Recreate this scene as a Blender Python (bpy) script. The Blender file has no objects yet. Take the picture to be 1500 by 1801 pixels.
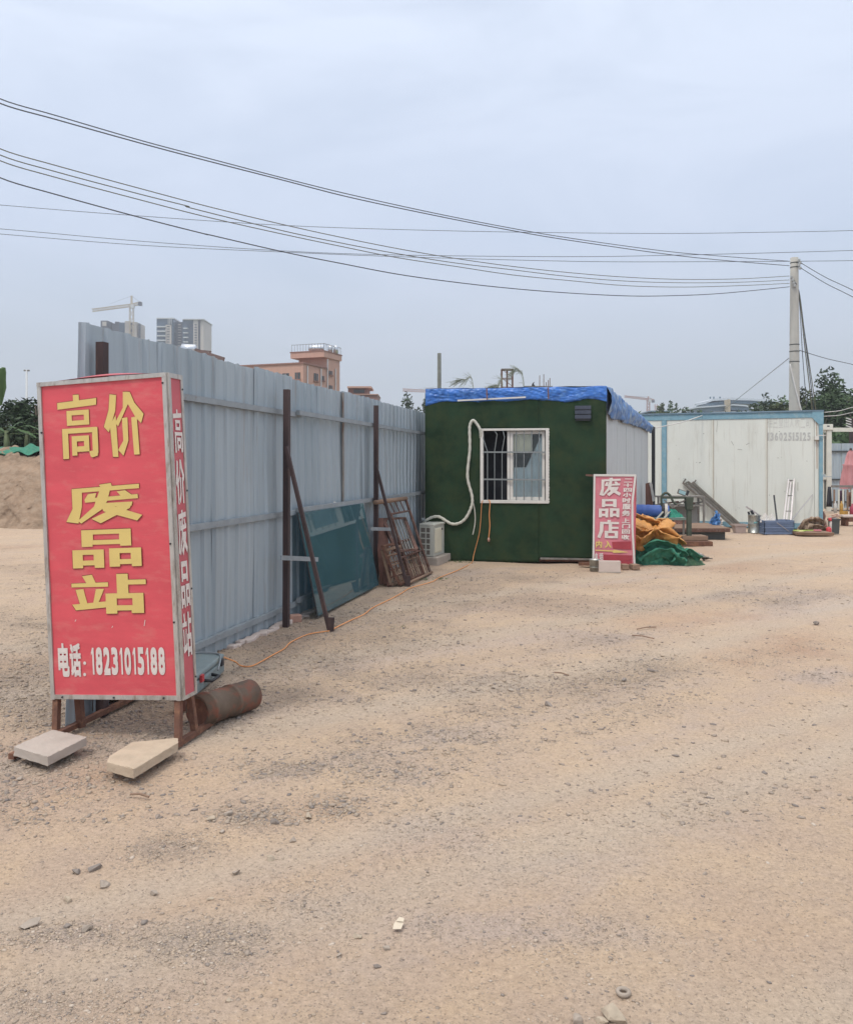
import bpy, bmesh, math, random
import numpy as np
from mathutils import Vector, Matrix, noise
R = math.radians
random.seed(7); rng = np.random.default_rng(7)
sc = bpy.context.scene
COL = sc.collection

# ------------------------------------------------------------------ camera
EYE = 1.6; F = 1500.0; CX = 750.0; HY = 817.0      # measured in the 1500 x 1801 photograph
cam = bpy.data.cameras.new('camera'); cam_o = bpy.data.objects.new('camera', cam); COL.objects.link(cam_o)
cam_o.location = (0, 0, EYE); cam_o.rotation_euler = (R(90), 0, 0)
cam.sensor_fit = 'HORIZONTAL'; cam.sensor_width = 36; cam.lens = 36 * F / 1500
cam.shift_y = (HY - 900.5) / 1500; cam.clip_start = 0.05; cam.clip_end = 6000
sc.camera = cam_o
sc.view_settings.view_transform = 'Standard'; sc.view_settings.look = 'None'
sc.view_settings.exposure = 0.14; sc.view_settings.gamma = 1.0
sc.render.resolution_x = 852; sc.render.resolution_y = 1024
sc.cycles.volume_bounces = 0
sc.cycles.max_bounces = 6; sc.cycles.transparent_max_bounces = 16

# ------------------------------------------------------------------ sky and sun
SUN_EL, SUN_AZ = R(58), R(215)      # azimuth clockwise from +Y (the camera looks along +Y)
w = bpy.data.worlds.new('World'); sc.world = w; w.use_nodes = True
nt = w.node_tree; nt.nodes.clear()
def N(nt, t, **k):
    n = nt.nodes.new(t)
    for a, b in k.items(): setattr(n, a, b)
    return n
out = N(nt, 'ShaderNodeOutputWorld')
sky = N(nt, 'ShaderNodeTexSky', sky_type='NISHITA', sun_disc=False, sun_elevation=SUN_EL, sun_rotation=SUN_AZ)
sky.air_density = 1.2; sky.dust_density = 3.0
b1 = N(nt, 'ShaderNodeBackground'); b1.inputs['Strength'].default_value = 0.14
nt.links.new(sky.outputs[0], b1.inputs['Color'])
tc = N(nt, 'ShaderNodeTexCoord'); sep = N(nt, 'ShaderNodeSeparateXYZ'); nt.links.new(tc.outputs['Generated'], sep.inputs[0])
rp = N(nt, 'ShaderNodeValToRGB')                    # the thin cloud deck: dull at the horizon, brighter overhead
cr = rp.color_ramp; cr.elements[0].position = 0.0; cr.elements[0].color = (.50, .555, .635, 1)
cr.elements[1].position = 1.0; cr.elements[1].color = (1.75, 1.72, 1.68, 1)
for p_, c_ in ((.10, (.53, .60, .705, 1)), (.25, (.57, .655, .82, 1)), (.48, (.68, .76, .91, 1))):
    e = cr.elements.new(p_); e.color = c_
nt.links.new(sep.outputs['Z'], rp.inputs[0])
mp = N(nt, 'ShaderNodeMapping'); mp.inputs['Scale'].default_value = (1.0, 1.0, 3.2); mp.inputs['Rotation'].default_value = (0.2, 0.35, 0.4)
nz = N(nt, 'ShaderNodeTexNoise'); nz.inputs['Scale'].default_value = 2.6; nz.inputs['Detail'].default_value = 7; nz.inputs['Roughness'].default_value = .52; nz.inputs['Distortion'].default_value = .5
nt.links.new(tc.outputs['Generated'], mp.inputs[0]); nt.links.new(mp.outputs[0], nz.inputs['Vector'])
mr = N(nt, 'ShaderNodeMapRange'); mr.inputs['From Min'].default_value = .36; mr.inputs['From Max'].default_value = .62
mr.inputs['To Min'].default_value = .74; mr.inputs['To Max'].default_value = 1.0; nt.links.new(nz.outputs[0], mr.inputs[0])
b2 = N(nt, 'ShaderNodeBackground'); nt.links.new(rp.outputs[0], b2.inputs['Color']); b2.inputs['Strength'].default_value = 1.1
mx = N(nt, 'ShaderNodeMixShader'); nt.links.new(mr.outputs[0], mx.inputs[0]); nt.links.new(b1.outputs[0], mx.inputs[1]); nt.links.new(b2.outputs[0], mx.inputs[2])
nt.links.new(mx.outputs[0], out.inputs['Surface'])
sd = bpy.data.lights.new('sun', 'SUN'); sd.energy = 1.5; sd.angle = R(7); sd.color = (1.0, .95, .86)
so = bpy.data.objects.new('sun', sd); COL.objects.link(so)
sdir = Vector((math.sin(SUN_AZ) * math.cos(SUN_EL), math.cos(SUN_AZ) * math.cos(SUN_EL), math.sin(SUN_EL)))
so.rotation_euler = sdir.to_track_quat('Z', 'Y').to_euler(); so.location = sdir * 60

# ------------------------------------------------------------------ geometry helpers
def at(px, py, Y): return Vector(((px - CX) / F * Y, Y, EYE + (HY - py) / F * Y))
def gp(px, py):
    Y = EYE * F / (py - HY); return Vector(((px - CX) / F * Y, Y, 0))
def on_line(px, A, B):
    k = (px - CX) / F; dx, dy = B[0] - A[0], B[1] - A[1]
    t = (k * A[1] - A[0]) / (dx - k * dy); return A[0] + t * dx, A[1] + t * dy
WORLD = {}
class MB:
    def __init__(s): s.v = []; s.f = []; s.smooth = False
    def add(s, vs, fs):
        n = len(s.v); s.v += [tuple(v) for v in vs]; s.f += [tuple(n + i for i in f) for f in fs]; return s
    def hexa(s, p):      # p: 8 points, bottom ring then top ring
        return s.add(p, [(3, 2, 1, 0), (4, 5, 6, 7), (0, 1, 5, 4), (1, 2, 6, 5), (2, 3, 7, 6), (3, 0, 4, 7)])
    def box(s, c, d, rz=0, M=None):
        x, y, z = d[0] / 2, d[1] / 2, d[2] / 2
        P = [Vector(q) for q in ((-x, -y, -z), (x, -y, -z), (x, y, -z), (-x, y, -z), (-x, -y, z), (x, -y, z), (x, y, z), (-x, y, z))]
        m = M if M is not None else Matrix.Rotation(rz, 3, 'Z')
        return s.hexa([Vector(c) + m @ q for q in P])
    def beam(s, a, b, w_, h_, up=(0, 0, 1)):
        a, b = Vector(a), Vector(b); d = (b - a).normalized(); u = Vector(up)
        if abs(d.dot(u)) > .98: u = Vector((0, 1, 0))
        x = d.cross(u).normalized() * w_ / 2; z = x.cross(d).normalized() * h_ / 2
        return s.hexa([a - x - z, a + x - z, b + x - z, b - x - z, a - x + z, a + x + z, b + x + z, b - x + z])
    def tube(s, pts, r, n=8, cap=True):
        pts = [Vector(p) for p in pts]; k = len(pts); rs = r if isinstance(r, (list, tuple)) else [r] * k
        up = None; base = len(s.v)
        for i, p in enumerate(pts):
            d = (pts[min(i + 1, k - 1)] - pts[max(i - 1, 0)]).normalized()
            if up is None: up = Vector((0, 0, 1)) if abs(d.z) < .9 else Vector((1, 0, 0))
            x = d.cross(up).normalized(); up = x.cross(d).normalized()
            for j in range(n):
                a = 2 * math.pi * j / n; s.v.append(tuple(p + (x * math.cos(a) + up * math.sin(a)) * rs[i]))
        for i in range(k - 1):
            for j in range(n):
                a = base + i * n + j; b = base + i * n + (j + 1) % n; s.f.append((a, b, b + n, a + n))
        if cap:
            s.f.append(tuple(base + j for j in range(n))[::-1]); s.f.append(tuple(base + (k - 1) * n + j for j in range(n)))
        return s
    def prism(s, ring, off):  # ring of points, offset vector
        n = len(ring); off = Vector(off); a = [Vector(p) for p in ring]
        return s.add(a + [p + off for p in a], [tuple(range(n))[::-1], tuple(range(n, 2 * n))] + [(i, (i + 1) % n, n + (i + 1) % n, n + i) for i in range(n)])
    def grid(s, fn, nu, nv, wrap=False):
        b = len(s.v)
        for i in range(nu + 1):
            for j in range(nv + 1): s.v.append(tuple(fn(i / nu, j / nv)))
        for i in range(nu):
            for j in range(nv):
                a = b + i * (nv + 1) + j; s.f.append((a, a + nv + 1, a + nv + 2, a + 1))
        return s
    def build(s, name, m, parent=None, label=None, cat=None, group=None, kind=None, smooth=None, bevel=0, thick=0):
        vs = np.array(s.v, float); c = Vector(((vs[:, 0].min() + vs[:, 0].max()) / 2, (vs[:, 1].min() + vs[:, 1].max()) / 2, vs[:, 2].min()))
        me = bpy.data.meshes.new(name); me.from_pydata([tuple(Vector(v) - c) for v in s.v], [], s.f); me.update()
        if m: me.materials.append(m)
        bm = bmesh.new(); bm.from_mesh(me); bmesh.ops.recalc_face_normals(bm, faces=bm.faces); bm.to_mesh(me); bm.free()
        if smooth if smooth is not None else s.smooth: me.polygons.foreach_set('use_smooth', [True] * len(me.polygons))
        o = bpy.data.objects.new(name, me); COL.objects.link(o); o.location = c
        if thick:
            q = o.modifiers.new('thickness', 'SOLIDIFY'); q.thickness = thick; q.offset = 0
        if bevel:
            q = o.modifiers.new('edge', 'BEVEL'); q.width = bevel; q.segments = 2; q.limit_method = 'ANGLE'; q.angle_limit = R(50)
        WORLD[o.name] = Matrix.Translation(c)
        if parent:
            o.parent = parent; o.matrix_parent_inverse = WORLD[parent.name].inverted()
        tag(o, label, cat, group, kind); return o
def tag(o, label=None, cat=None, group=None, kind=None):
    if label: o['label'] = label
    if cat: o['category'] = cat
    if group: o['group'] = group
    if kind: o['kind'] = kind
def thing(name, loc, label, cat, group=None):
    o = bpy.data.objects.new(name, None); COL.objects.link(o); o.location = loc; o.empty_display_size = .2
    WORLD[o.name] = Matrix.Translation(Vector(loc)); tag(o, label, cat, group); return o
class Face:
    """an upright wall plane from A to B (plan); s runs along it, z up, d out of it towards the camera side"""
    def __init__(s, A, B, lean=0):
        s.A = Vector((A[0], A[1], 0)); d = Vector((B[0] - A[0], B[1] - A[1], 0)); s.L = d.length; s.u = d.normalized()
        s.n = Vector((s.u.y, -s.u.x, 0))
        if s.n.dot(-s.A) < 0: s.n = -s.n
        s.z = Vector((0, 0, 1)); s.B = s.A + d
    def P(s, a, z, d=0): return s.A + s.u * a + s.n * d + s.z * z
    def st(s, px, py, off=0):
        A = s.A + s.n * off; B = s.B + s.n * off
        x, y = on_line(px, A, B); q = Vector((x, y, 0)) - A
        return q.dot(s.u), EYE + (HY - py) / F * y
    def box(s, mb, a0, a1, z0, z1, d0, d1):
        return mb.hexa([s.P(a0, z0, d0), s.P(a1, z0, d0), s.P(a1, z0, d1), s.P(a0, z0, d1), s.P(a0, z1, d0), s.P(a1, z1, d0), s.P(a1, z1, d1), s.P(a0, z1, d1)])
def curve_pts(pts, n=8):
    pts = [Vector(p) for p in pts]; out = []
    for i in range(len(pts) - 1):
        p0, p1, p2, p3 = pts[max(i - 1, 0)], pts[i], pts[i + 1], pts[min(i + 2, len(pts) - 1)]
        for k in range(n):
            t = k / n
            out.append(.5 * ((2 * p1) + (p2 - p0) * t + (2 * p0 - 5 * p1 + 4 * p2 - p3) * t * t + (3 * p1 - p0 - 3 * p2 + p3) * t ** 3))
    return out + [pts[-1]]
def hsh(i, j, s): 
    n = (i * 374761393 + j * 668265263 + s * 982451653).astype(np.int64) & 0x7fffffff
    n = ((n ^ (n >> 13)) * 1274126177) & 0x7fffffff
    return ((n ^ (n >> 16)) & 0xffff) / 65535.0
def vn(x, y, s=0):
    xi = np.floor(x).astype(np.int64); yi = np.floor(y).astype(np.int64); fx = x - xi; fy = y - yi
    fx = fx * fx * (3 - 2 * fx); fy = fy * fy * (3 - 2 * fy)
    a = hsh(xi, yi, s); b = hsh(xi + 1, yi, s); c = hsh(xi, yi + 1, s); d = hsh(xi + 1, yi + 1, s)
    return (a * (1 - fx) + b * fx) * (1 - fy) + (c * (1 - fx) + d * fx) * fy
def fbm(x, y, s=0, o=4):
    t = 0; a = .5
    for k in range(o): t = t + a * vn(x, y, s + k); x = x * 2.03 + 3.1; y = y * 2.03 + 1.7; a *= .5
    return t / (1 - .5 ** o)

# ------------------------------------------------------------------ materials
def mat(name, col, rough=.6, metal=0, var=.18, scale=4, bump=0, bscale=80, col2=None, c2=(.55, .7), stretch=(1, 1, 1), spec=.4, detail=6, streak=None):
    m = bpy.data.materials.new(name); m.use_nodes = True; t = m.node_tree; b = t.nodes['Principled BSDF']
    b.inputs['Roughness'].default_value = rough; b.inputs['Metallic'].default_value = metal; b.inputs['Specular IOR Level'].default_value = spec
    g = N(t, 'ShaderNodeNewGeometry'); mp = N(t, 'ShaderNodeMapping'); mp.inputs['Scale'].default_value = stretch; t.links.new(g.outputs['Position'], mp.inputs[0])
    n = N(t, 'ShaderNodeTexNoise'); n.inputs['Scale'].default_value = scale; n.inputs['Detail'].default_value = detail; n.inputs['Roughness'].default_value = .62
    t.links.new(mp.outputs[0], n.inputs['Vector'])
    r = N(t, 'ShaderNodeValToRGB'); e = r.color_ramp.elements
    lo = [max(0, c * (1 - var)) for c in col]; hi = [min(1, c * (1 + var)) for c in col]
    e[0].position = .3; e[0].color = (*lo, 1); e[1].position = .7; e[1].color = (*hi, 1)
    t.links.new(n.outputs[0], r.inputs[0]); last = r.outputs[0]
    if col2:
        n2 = N(t, 'ShaderNodeTexNoise'); n2.inputs['Scale'].default_value = scale * 1.7; n2.inputs['Detail'].default_value = 8; n2.inputs['Roughness'].default_value = .68; t.links.new(mp.outputs[0], n2.inputs['Vector'])
        k = N(t, 'ShaderNodeMapRange'); k.inputs['From Min'].default_value = c2[0]; k.inputs['From Max'].default_value = c2[1]; t.links.new(n2.outputs[0], k.inputs[0])
        x = N(t, 'ShaderNodeMix', data_type='RGBA'); t.links.new(k.outputs[0], x.inputs[0]); t.links.new(last, x.inputs[6]); x.inputs[7].default_value = (*col2, 1); last = x.outputs[2]
    if streak:
        ms = N(t, 'ShaderNodeMapping'); ms.inputs['Scale'].default_value = (16, 16, .7); t.links.new(g.outputs['Position'], ms.inputs[0])
        n4 = N(t, 'ShaderNodeTexNoise'); n4.inputs['Scale'].default_value = 1; n4.inputs['Detail'].default_value = 9; n4.inputs['Roughness'].default_value = .7; t.links.new(ms.outputs[0], n4.inputs['Vector'])
        k4 = N(t, 'ShaderNodeMapRange'); k4.inputs['From Min'].default_value = streak[1]; k4.inputs['From Max'].default_value = streak[2]; k4.inputs['To Max'].default_value = streak[3]; t.links.new(n4.outputs[0], k4.inputs[0])
        x4 = N(t, 'ShaderNodeMix', data_type='RGBA'); t.links.new(k4.outputs[0], x4.inputs[0]); t.links.new(last, x4.inputs[6]); x4.inputs[7].default_value = (*streak[0], 1); last = x4.outputs[2]
    t.links.new(last, b.inputs['Base Color'])
    if bump:
        n3 = N(t, 'ShaderNodeTexNoise'); n3.inputs['Scale'].default_value = bscale; n3.inputs['Detail'].default_value = 4; t.links.new(mp.outputs[0], n3.inputs['Vector'])
        bp = N(t, 'ShaderNodeBump'); bp.inputs['Strength'].default_value = .6; bp.inputs['Distance'].default_value = bump; t.links.new(n3.outputs[0], bp.inputs['Height']); t.links.new(bp.outputs[0], b.inputs['Normal'])
    return m
M = {}
M['red'] = mat('red_banner', (.62, .085, .105), .42, var=.10, scale=3, bump=.0006, bscale=30, stretch=(1, 1, 3), col2=(.62, .17, .16), c2=(.5, .75), detail=9)
M['red_side'] = mat('red_banner_shaded', (.48, .10, .12), .5, var=.12, scale=4, col2=(.5, .14, .13))  # darker than the front: the side face's shade put into the colour
M['yellow'] = mat('yellow_print', (.66, .50, .17), .5, var=.05)
M['white_print'] = mat('white_print', (.66, .60, .56), .5, var=.07, scale=14)
M['outline'] = mat('dark_print_outline', (.20, .03, .03), .5, var=.05)
M['alu'] = mat('aluminium_trim', (.47, .45, .42), .42, metal=.4, var=.16, scale=14, stretch=(1, 1, .3), col2=(.28, .23, .19), c2=(.5, .68))
M['rust'] = mat('rusty_iron', (.13, .062, .042), .85, var=.35, scale=9, bump=.003, bscale=90, col2=(.22, .11, .065), c2=(.5, .65))
M['rust_red'] = mat('red_rusty_iron', (.125, .065, .05), .85, var=.4, scale=9, bump=.003, bscale=90, col2=(.24, .19, .16), c2=(.52, .68))
M['brown'] = mat('brown_steel', (.055, .036, .036), .7, var=.3, scale=6, col2=(.10, .06, .05), stretch=(1, 1, .3))
FS = [mat('fence_sheet', c_, .45, metal=.12, var=.08, scale=2.2, stretch=(3, 3, .25), bump=.004, bscale=3, col2=tuple(x * .84 for x in c_), c2=(.5, .8), detail=9, streak=((.25, .19, .15), .56, .74, .6)) for c_ in ((.345, .405, .445), (.32, .38, .42), (.355, .41, .445))]; M['fence'] = FS[0]
M['rail'] = mat('grey_rail', (.26, .29, .31), .6, var=.15, scale=6, col2=(.20, .15, .12), c2=(.6, .72))
M['slab'] = mat('grey_concrete', (.43, .375, .325), .88, var=.10, scale=6, bump=.002, bscale=160)
M['stone'] = mat('yellow_stone', (.47, .375, .275), .88, var=.13, scale=9, bump=.004, bscale=90, col2=(.44, .36, .27))
M['case'] = mat('blue_grey_case', (.20, .25, .26), .5, var=.12, scale=7, col2=(.25, .25, .22))
M['black'] = mat('black_plastic', (.035, .037, .042), .55, var=.2)
M['pipe'] = mat('rusty_pipe', (.125, .09, .065), .8, var=.3, scale=6, bump=.003, bscale=60, col2=(.21, .085, .055), c2=(.48, .6))
M['orange'] = mat('orange_rubber', (.72, .31, .12), .6, var=.06)
M['turf'] = mat('artificial_turf', (.025, .051, .029), .95, var=.25, scale=2.6, bump=.012, bscale=240, col2=(.042, .060, .030), c2=(.42, .7), spec=.1)
M['sidewall'] = mat('sandwich_panel', (.46, .49, .50), .6, var=.07, scale=2.5, stretch=(3, 3, .4), col2=(.40, .41, .40), streak=((.28, .27, .25), .54, .75, .6))
M['bluetarp'] = mat('blue_tarpaulin', (.042, .15, .47), .36, var=.35, scale=6, bump=.012, bscale=7, col2=(.12, .26, .54), c2=(.5, .75), detail=5)
M['bluetarp2'] = mat('worn_blue_tarpaulin', (.085, .18, .39), .45, var=.3, scale=6, stretch=(1, 1, .3), bump=.02, bscale=9, col2=(.27, .35, .43), c2=(.48, .62), detail=9)
M['upvc'] = mat('white_window_plastic', (.62, .60, .56), .45, var=.07, scale=5)
M['steelbar'] = mat('steel_bar', (.27, .29, .29), .4, metal=.5, var=.12)
M['darkroom'] = mat('dark_wall_and_shade', (.022, .024, .032), .8, var=.15)  # wall behind the turf, and the room's shade put into colour
M['curtain'] = mat('pale_blue_curtain', (.55, .64, .68), .9, var=.12, scale=3, stretch=(6, 6, .4))
M['board'] = mat('cream_board', (.70, .66, .52), .8, var=.05)
M['white'] = mat('weathered_white', (.65, .67, .62), .55, var=.05, scale=1.2, stretch=(1, 1, .4), col2=(.54, .545, .49), c2=(.55, .8), streak=((.40, .37, .31), .54, .75, .6))
M['blueframe'] = mat('sky_blue_paint', (.18, .33, .41), .5, var=.12, scale=5, col2=(.27, .39, .43), c2=(.5, .7))
M['faded'] = mat('faded_lettering', (.47, .475, .455), .7, var=.12, scale=20)
M['cream'] = mat('cream_paint', (.62, .62, .55), .6, var=.06, scale=3, col2=(.42, .36, .28), c2=(.66, .72))
M['acw'] = mat('ivory_casing', (.55, .55, .49), .5, var=.06, scale=4)
M['acin'] = mat('condenser_fins', (.17, .15, .13), .7, var=.3, scale=60)
M['insul'] = mat('pipe_insulation', (.55, .54, .47), .85, var=.10, scale=18, bump=.004, bscale=40)
M['whitebox'] = mat('pale_red_banner', (.58, .18, .22), .55, var=.12, scale=4, col2=(.58, .24, .26), c2=(.5, .7))
M['darkred'] = mat('dark_red_patch', (.34, .045, .06), .5, var=.12)
M['tin'] = mat('galvanised_tin', (.40, .41, .38), .38, metal=.65, var=.18, scale=9, stretch=(3, 3, .6))
M['block'] = mat('pinkish_block', (.56, .47, .42), .85, var=.07, bump=.001)
M['wood'] = mat('weathered_wood', (.25, .165, .115), .85, var=.22, scale=5, stretch=(1, 5, 5), bump=.002)
M['plank'] = mat('reddish_plank', (.17, .085, .065), .85, var=.3, scale=8, stretch=(4, 4, .5))
M['orangetarp'] = mat('orange_tarpaulin', (.60, .29, .085), .55, var=.15, scale=5, bump=.006, bscale=22, col2=(.44, .20, .075), c2=(.52, .72))
M['greennet'] = mat('green_netting', (.038, .185, .12), .8, var=.25, scale=7, bump=.006, bscale=120, col2=(.13, .20, .10), c2=(.56, .7))
M['scalegreen'] = mat('dark_green_paint', (.06, .075, .055), .6, var=.25, scale=9, col2=(.12, .085, .06), c2=(.58, .7))
M['tablegreen'] = mat('pale_green_paint', (.25, .33, .28), .6, var=.15)
M['bluepvc'] = mat('blue_roll', (.07, .15, .46), .4, var=.12, scale=5, bump=.006, bscale=12)
M['greyiron'] = mat('grey_iron', (.20, .19, .175), .65, var=.25, scale=9, col2=(.17, .10, .07), c2=(.55, .68))
M['deskback'] = mat('grey_sheet', (.30, .30, .285), .6, var=.08)
M['chan'] = mat('dull_channel', (.17, .16, .14), .6, metal=.2, var=.25, scale=8, col2=(.22, .15, .12))
M['bluebag'] = mat('blue_bag', (.08, .24, .55), .4, var=.2, scale=20)
M['whitebag'] = mat('white_bag', (.62, .59, .55), .6, var=.12, scale=20)
M['bucket'] = mat('mauve_plastic', (.38, .30, .27), .6, var=.08)
M['crate'] = mat('blue_crate_plastic', (.15, .20, .31), .55, var=.12, scale=14)
M['ladder'] = mat('aluminium_ladder', (.46, .43, .43), .35, metal=.6, var=.08)
M['sack'] = mat('muddy_sack', (.34, .255, .185), .8, var=.3, scale=7, bump=.01, bscale=30, col2=(.18, .11, .08), c2=(.52, .64))
M['redplastic'] = mat('red_plastic', (.48, .05, .06), .45, var=.1)
M['bin'] = mat('charcoal_plastic', (.062, .068, .068), .55, var=.12)
M['lime'] = mat('lime_plastic', (.36, .48, .10), .5, var=.1)
M['paleyellow'] = mat('pale_yellow_plastic', (.62, .58, .25), .5, var=.05)
M['pinkcloth'] = mat('faded_pink_cloth', (.50, .23, .235), .85, var=.12, scale=6, stretch=(5, 5, .5))
M['concrete'] = mat('pole_concrete', (.42, .405, .365), .85, var=.09, scale=4, stretch=(1, 1, .4), bump=.002, col2=(.33, .32, .29), c2=(.56, .72))
M['wire'] = mat('wire_sheath', (.06, .065, .075), .6, var=.1)
M['wireg'] = mat('brownish_wire', (.13, .125, .09), .6, var=.1)
M['wirew'] = mat('pale_wire', (.55, .53, .5), .6, var=.1)
M['porc'] = mat('porcelain', (.42, .43, .42), .35, var=.15)
M['peach'] = mat('peach_tiles', (.50, .305, .235), .7, var=.08, scale=2, stretch=(6, 6, .3))
M['peachtrim'] = mat('dark_peach_trim', (.26, .14, .11), .7, var=.1)
M['pane'] = mat('dark_window', (.06, .075, .08), .2, var=.25, scale=.6)
M['towerd'] = mat('dark_tower_cladding', (.05, .055, .08), .6, var=.12, scale=.2)
M['towerl'] = mat('pale_tower_cladding', (.48, .43, .38), .7, var=.06, scale=.2)
M['towerg'] = mat('tower_glass', (.045, .08, .125), .25, var=.25, scale=.35)
M['towerw'] = mat('balcony_white', (.55, .56, .56), .6, var=.05)
M['craney'] = mat('crane_paint', (.46, .38, .27), .6, var=.1)
M['craner'] = mat('crane_red', (.42, .22, .18), .6, var=.1)
M['silver'] = mat('polished_tank', (.62, .64, .66), .22, metal=.85, var=.06)
M['roofb'] = mat('brown_roof', (.16, .11, .10), .7, var=.15)
M['palewhite'] = mat('pale_roof_panel', (.52, .56, .60), .5, var=.05)
M['band'] = mat('blue_glass_band', (.15, .22, .28), .3, var=.2, scale=.3)
M['bark'] = mat('bark', (.09, .07, .05), .9, var=.25, scale=6)
M['hill'] = mat('grassy_bank', (.05, .085, .03), .95, var=.35, scale=1.5, bump=.1, bscale=4)
def leafmat(name, c, v=.35):
    m = mat(name, c, .65, var=v, scale=1.3, spec=.3, detail=3)
    return m
M['leafd'] = leafmat('dark_leaves', (.038, .062, .028)); M['leafm'] = leafmat('mid_leaves', (.06, .10, .042)); M['leafb'] = leafmat('banana_leaf', (.055, .10, .035), .3)
M['leafo'] = leafmat('olive_leaves', (.085, .105, .05)); M['plume'] = mat('grass_plume', (.24, .26, .20), .8, var=.15)
M['paper'] = mat('torn_paper', (.58, .50, .39), .8, var=.06)
M['rockg'] = mat('grey_rock', (.34, .285, .235), .9, var=.2, scale=14, bump=.004, bscale=120)
M['rockt'] = mat('tan_rock', (.40, .33, .25), .9, var=.2, scale=12, bump=.004, bscale=120)
M['rockd'] = mat('dark_rock', (.235, .20, .175), .85, var=.2, scale=14, bump=.003, bscale=120)
M['brick'] = mat('pink_brick', (.44, .26, .20), .9, var=.15, scale=10, bump=.004)
# glass sheets: tinted see-through with a mirror-like film
def glassmat(name, tint, refl=.3, film=(.3, .42, .45), opaque=.35):
    m = bpy.data.materials.new(name); m.use_nodes = True; t = m.node_tree; t.nodes.clear(); o = N(t, 'ShaderNodeOutputMaterial')
    tr = N(t, 'ShaderNodeBsdfTransparent'); tr.inputs[0].default_value = (*tint, 1)
    df = N(t, 'ShaderNodeBsdfDiffuse'); df.inputs[0].default_value = (*film, 1)
    gl = N(t, 'ShaderNodeBsdfGlossy'); gl.inputs['Roughness'].default_value = .03; gl.inputs[0].default_value = (.85, .92, .95, 1)
    a = N(t, 'ShaderNodeMixShader'); a.inputs[0].default_value = opaque
    ns = N(t, 'ShaderNodeTexNoise'); ns.inputs['Scale'].default_value = 3; ns.inputs['Detail'].default_value = 6
    k = N(t, 'ShaderNodeMapRange'); k.inputs['To Min'].default_value = opaque * .6; k.inputs['To Max'].default_value = opaque * 1.4; t.links.new(ns.outputs[0], k.inputs[0]); t.links.new(k.outputs[0], a.inputs[0])
    t.links.new(tr.outputs[0], a.inputs[1]); t.links.new(df.outputs[0], a.inputs[2])
    b = N(t, 'ShaderNodeMixShader'); lw = N(t, 'ShaderNodeFresnel'); lw.inputs[0].default_value = 1.5
    mm = N(t, 'ShaderNodeMath', operation='MULTIPLY'); mm.inputs[1].default_value = refl * 4; t.links.new(lw.outputs[0], mm.inputs[0])
    t.links.new(mm.outputs[0], b.inputs[0]); t.links.new(a.outputs[0], b.inputs[1]); t.links.new(gl.outputs[0], b.inputs[2]); t.links.new(b.outputs[0], o.inputs[0]); return m
M['glass'] = glassmat('teal_glass', (.40, .60, .66), .24, (.10, .22, .26), .46)
M['winglass'] = glassmat('window_glass', (.93, .95, .95), .16, (.5, .55, .56), .05)

# ------------------------------------------------------------------ lettering
G = {}
def R4(a, b, c, d): return [(a, b), (c, b), (c, d), (a, d)]
def boxy(x0, y0, x1, y1, tx, ty): return [R4(x0, y0, x1, y0 + ty), R4(x0, y1 - ty, x1, y1), R4(x0, y0 + ty * .6, x0 + tx, y1 - ty * .6), R4(x1 - tx, y0 + ty * .6, x1, y1 - ty * .6)]
G['高'] = (R4(0, 0, 1, 1), [R4(.41, 0, .56, .1), [(0, .11), (1, .075), (.99, .18), (0, .215)]] + boxy(.23, .245, .8, .48, .13, .075)
    + [R4(.1, .525, .98, .605), R4(.1, .53, .25, 1), R4(.86, .53, 1, .93), [(.77, .9), (1, .88), (.98, .975), (.84, 1), (.8, .98)]] + boxy(.34, .65, .78, .9, .13, .085) + [R4(.34, .8, .47, .955)])
def nrm(polys, x0, y0, x1, y1): return [[((x - x0) / (x1 - x0), (y - y0) / (y1 - y0)) for x, y in p] for p in polys]
G['价'] = (0, nrm([[(652, 215), (700, 225), (688, 340), (635, 492), (600, 450), (640, 330)], [(645, 440), (690, 370), (697, 675), (657, 672)],
    [(750, 205), (800, 210), (785, 292), (705, 452), (683, 425), (745, 320)], [(770, 206), (800, 210), (830, 290), (893, 375), (872, 440), (836, 400), (780, 290)],
    [(735, 395), (775, 392), (775, 560), (735, 668), (697, 625), (738, 560)], [(803, 395), (843, 390), (852, 665), (812, 665)]], 600, 205, 893, 675))
G['废'] = (0, nrm([[(572, 880), (660, 872), (668, 900), (585, 902)], [(370, 903), (863, 888), (863, 920), (370, 935)], [(370, 905), (447, 905), (440, 1040), (410, 1160), (320, 1145), (370, 1050)],
    [(490, 945), (552, 940), (540, 976), (465, 1008), (462, 985)], [(475, 978), (850, 962), (853, 992), (465, 1008)], [(700, 935), (762, 930), (808, 965), (742, 985)],
    [(575, 925), (652, 925), (630, 1000), (600, 1055), (430, 1162), (408, 1140), (530, 1040)], [(590, 1017), (812, 1015), (805, 1045), (590, 1047)],
    [(730, 1020), (812, 1016), (790, 1062), (575, 1165), (508, 1130), (690, 1052)], [(585, 1045), (665, 1040), (878, 1115), (840, 1155), (600, 1078)]], 320, 872, 878, 1165))
G['品'] = (0, boxy(.14, 0, .86, .39, .17, .12) + [R4(.14, .3, .3, .44), R4(.70, .3, .86, .44)] + boxy(0, .52, .46, .93, .15, .13) + [R4(0, .85, .15, 1), R4(.32, .85, .46, 1)] + boxy(.54, .5, 1, .92, .15, .13) + [R4(.54, .85, .69, .98), R4(.86, .85, 1, .98)])
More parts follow.
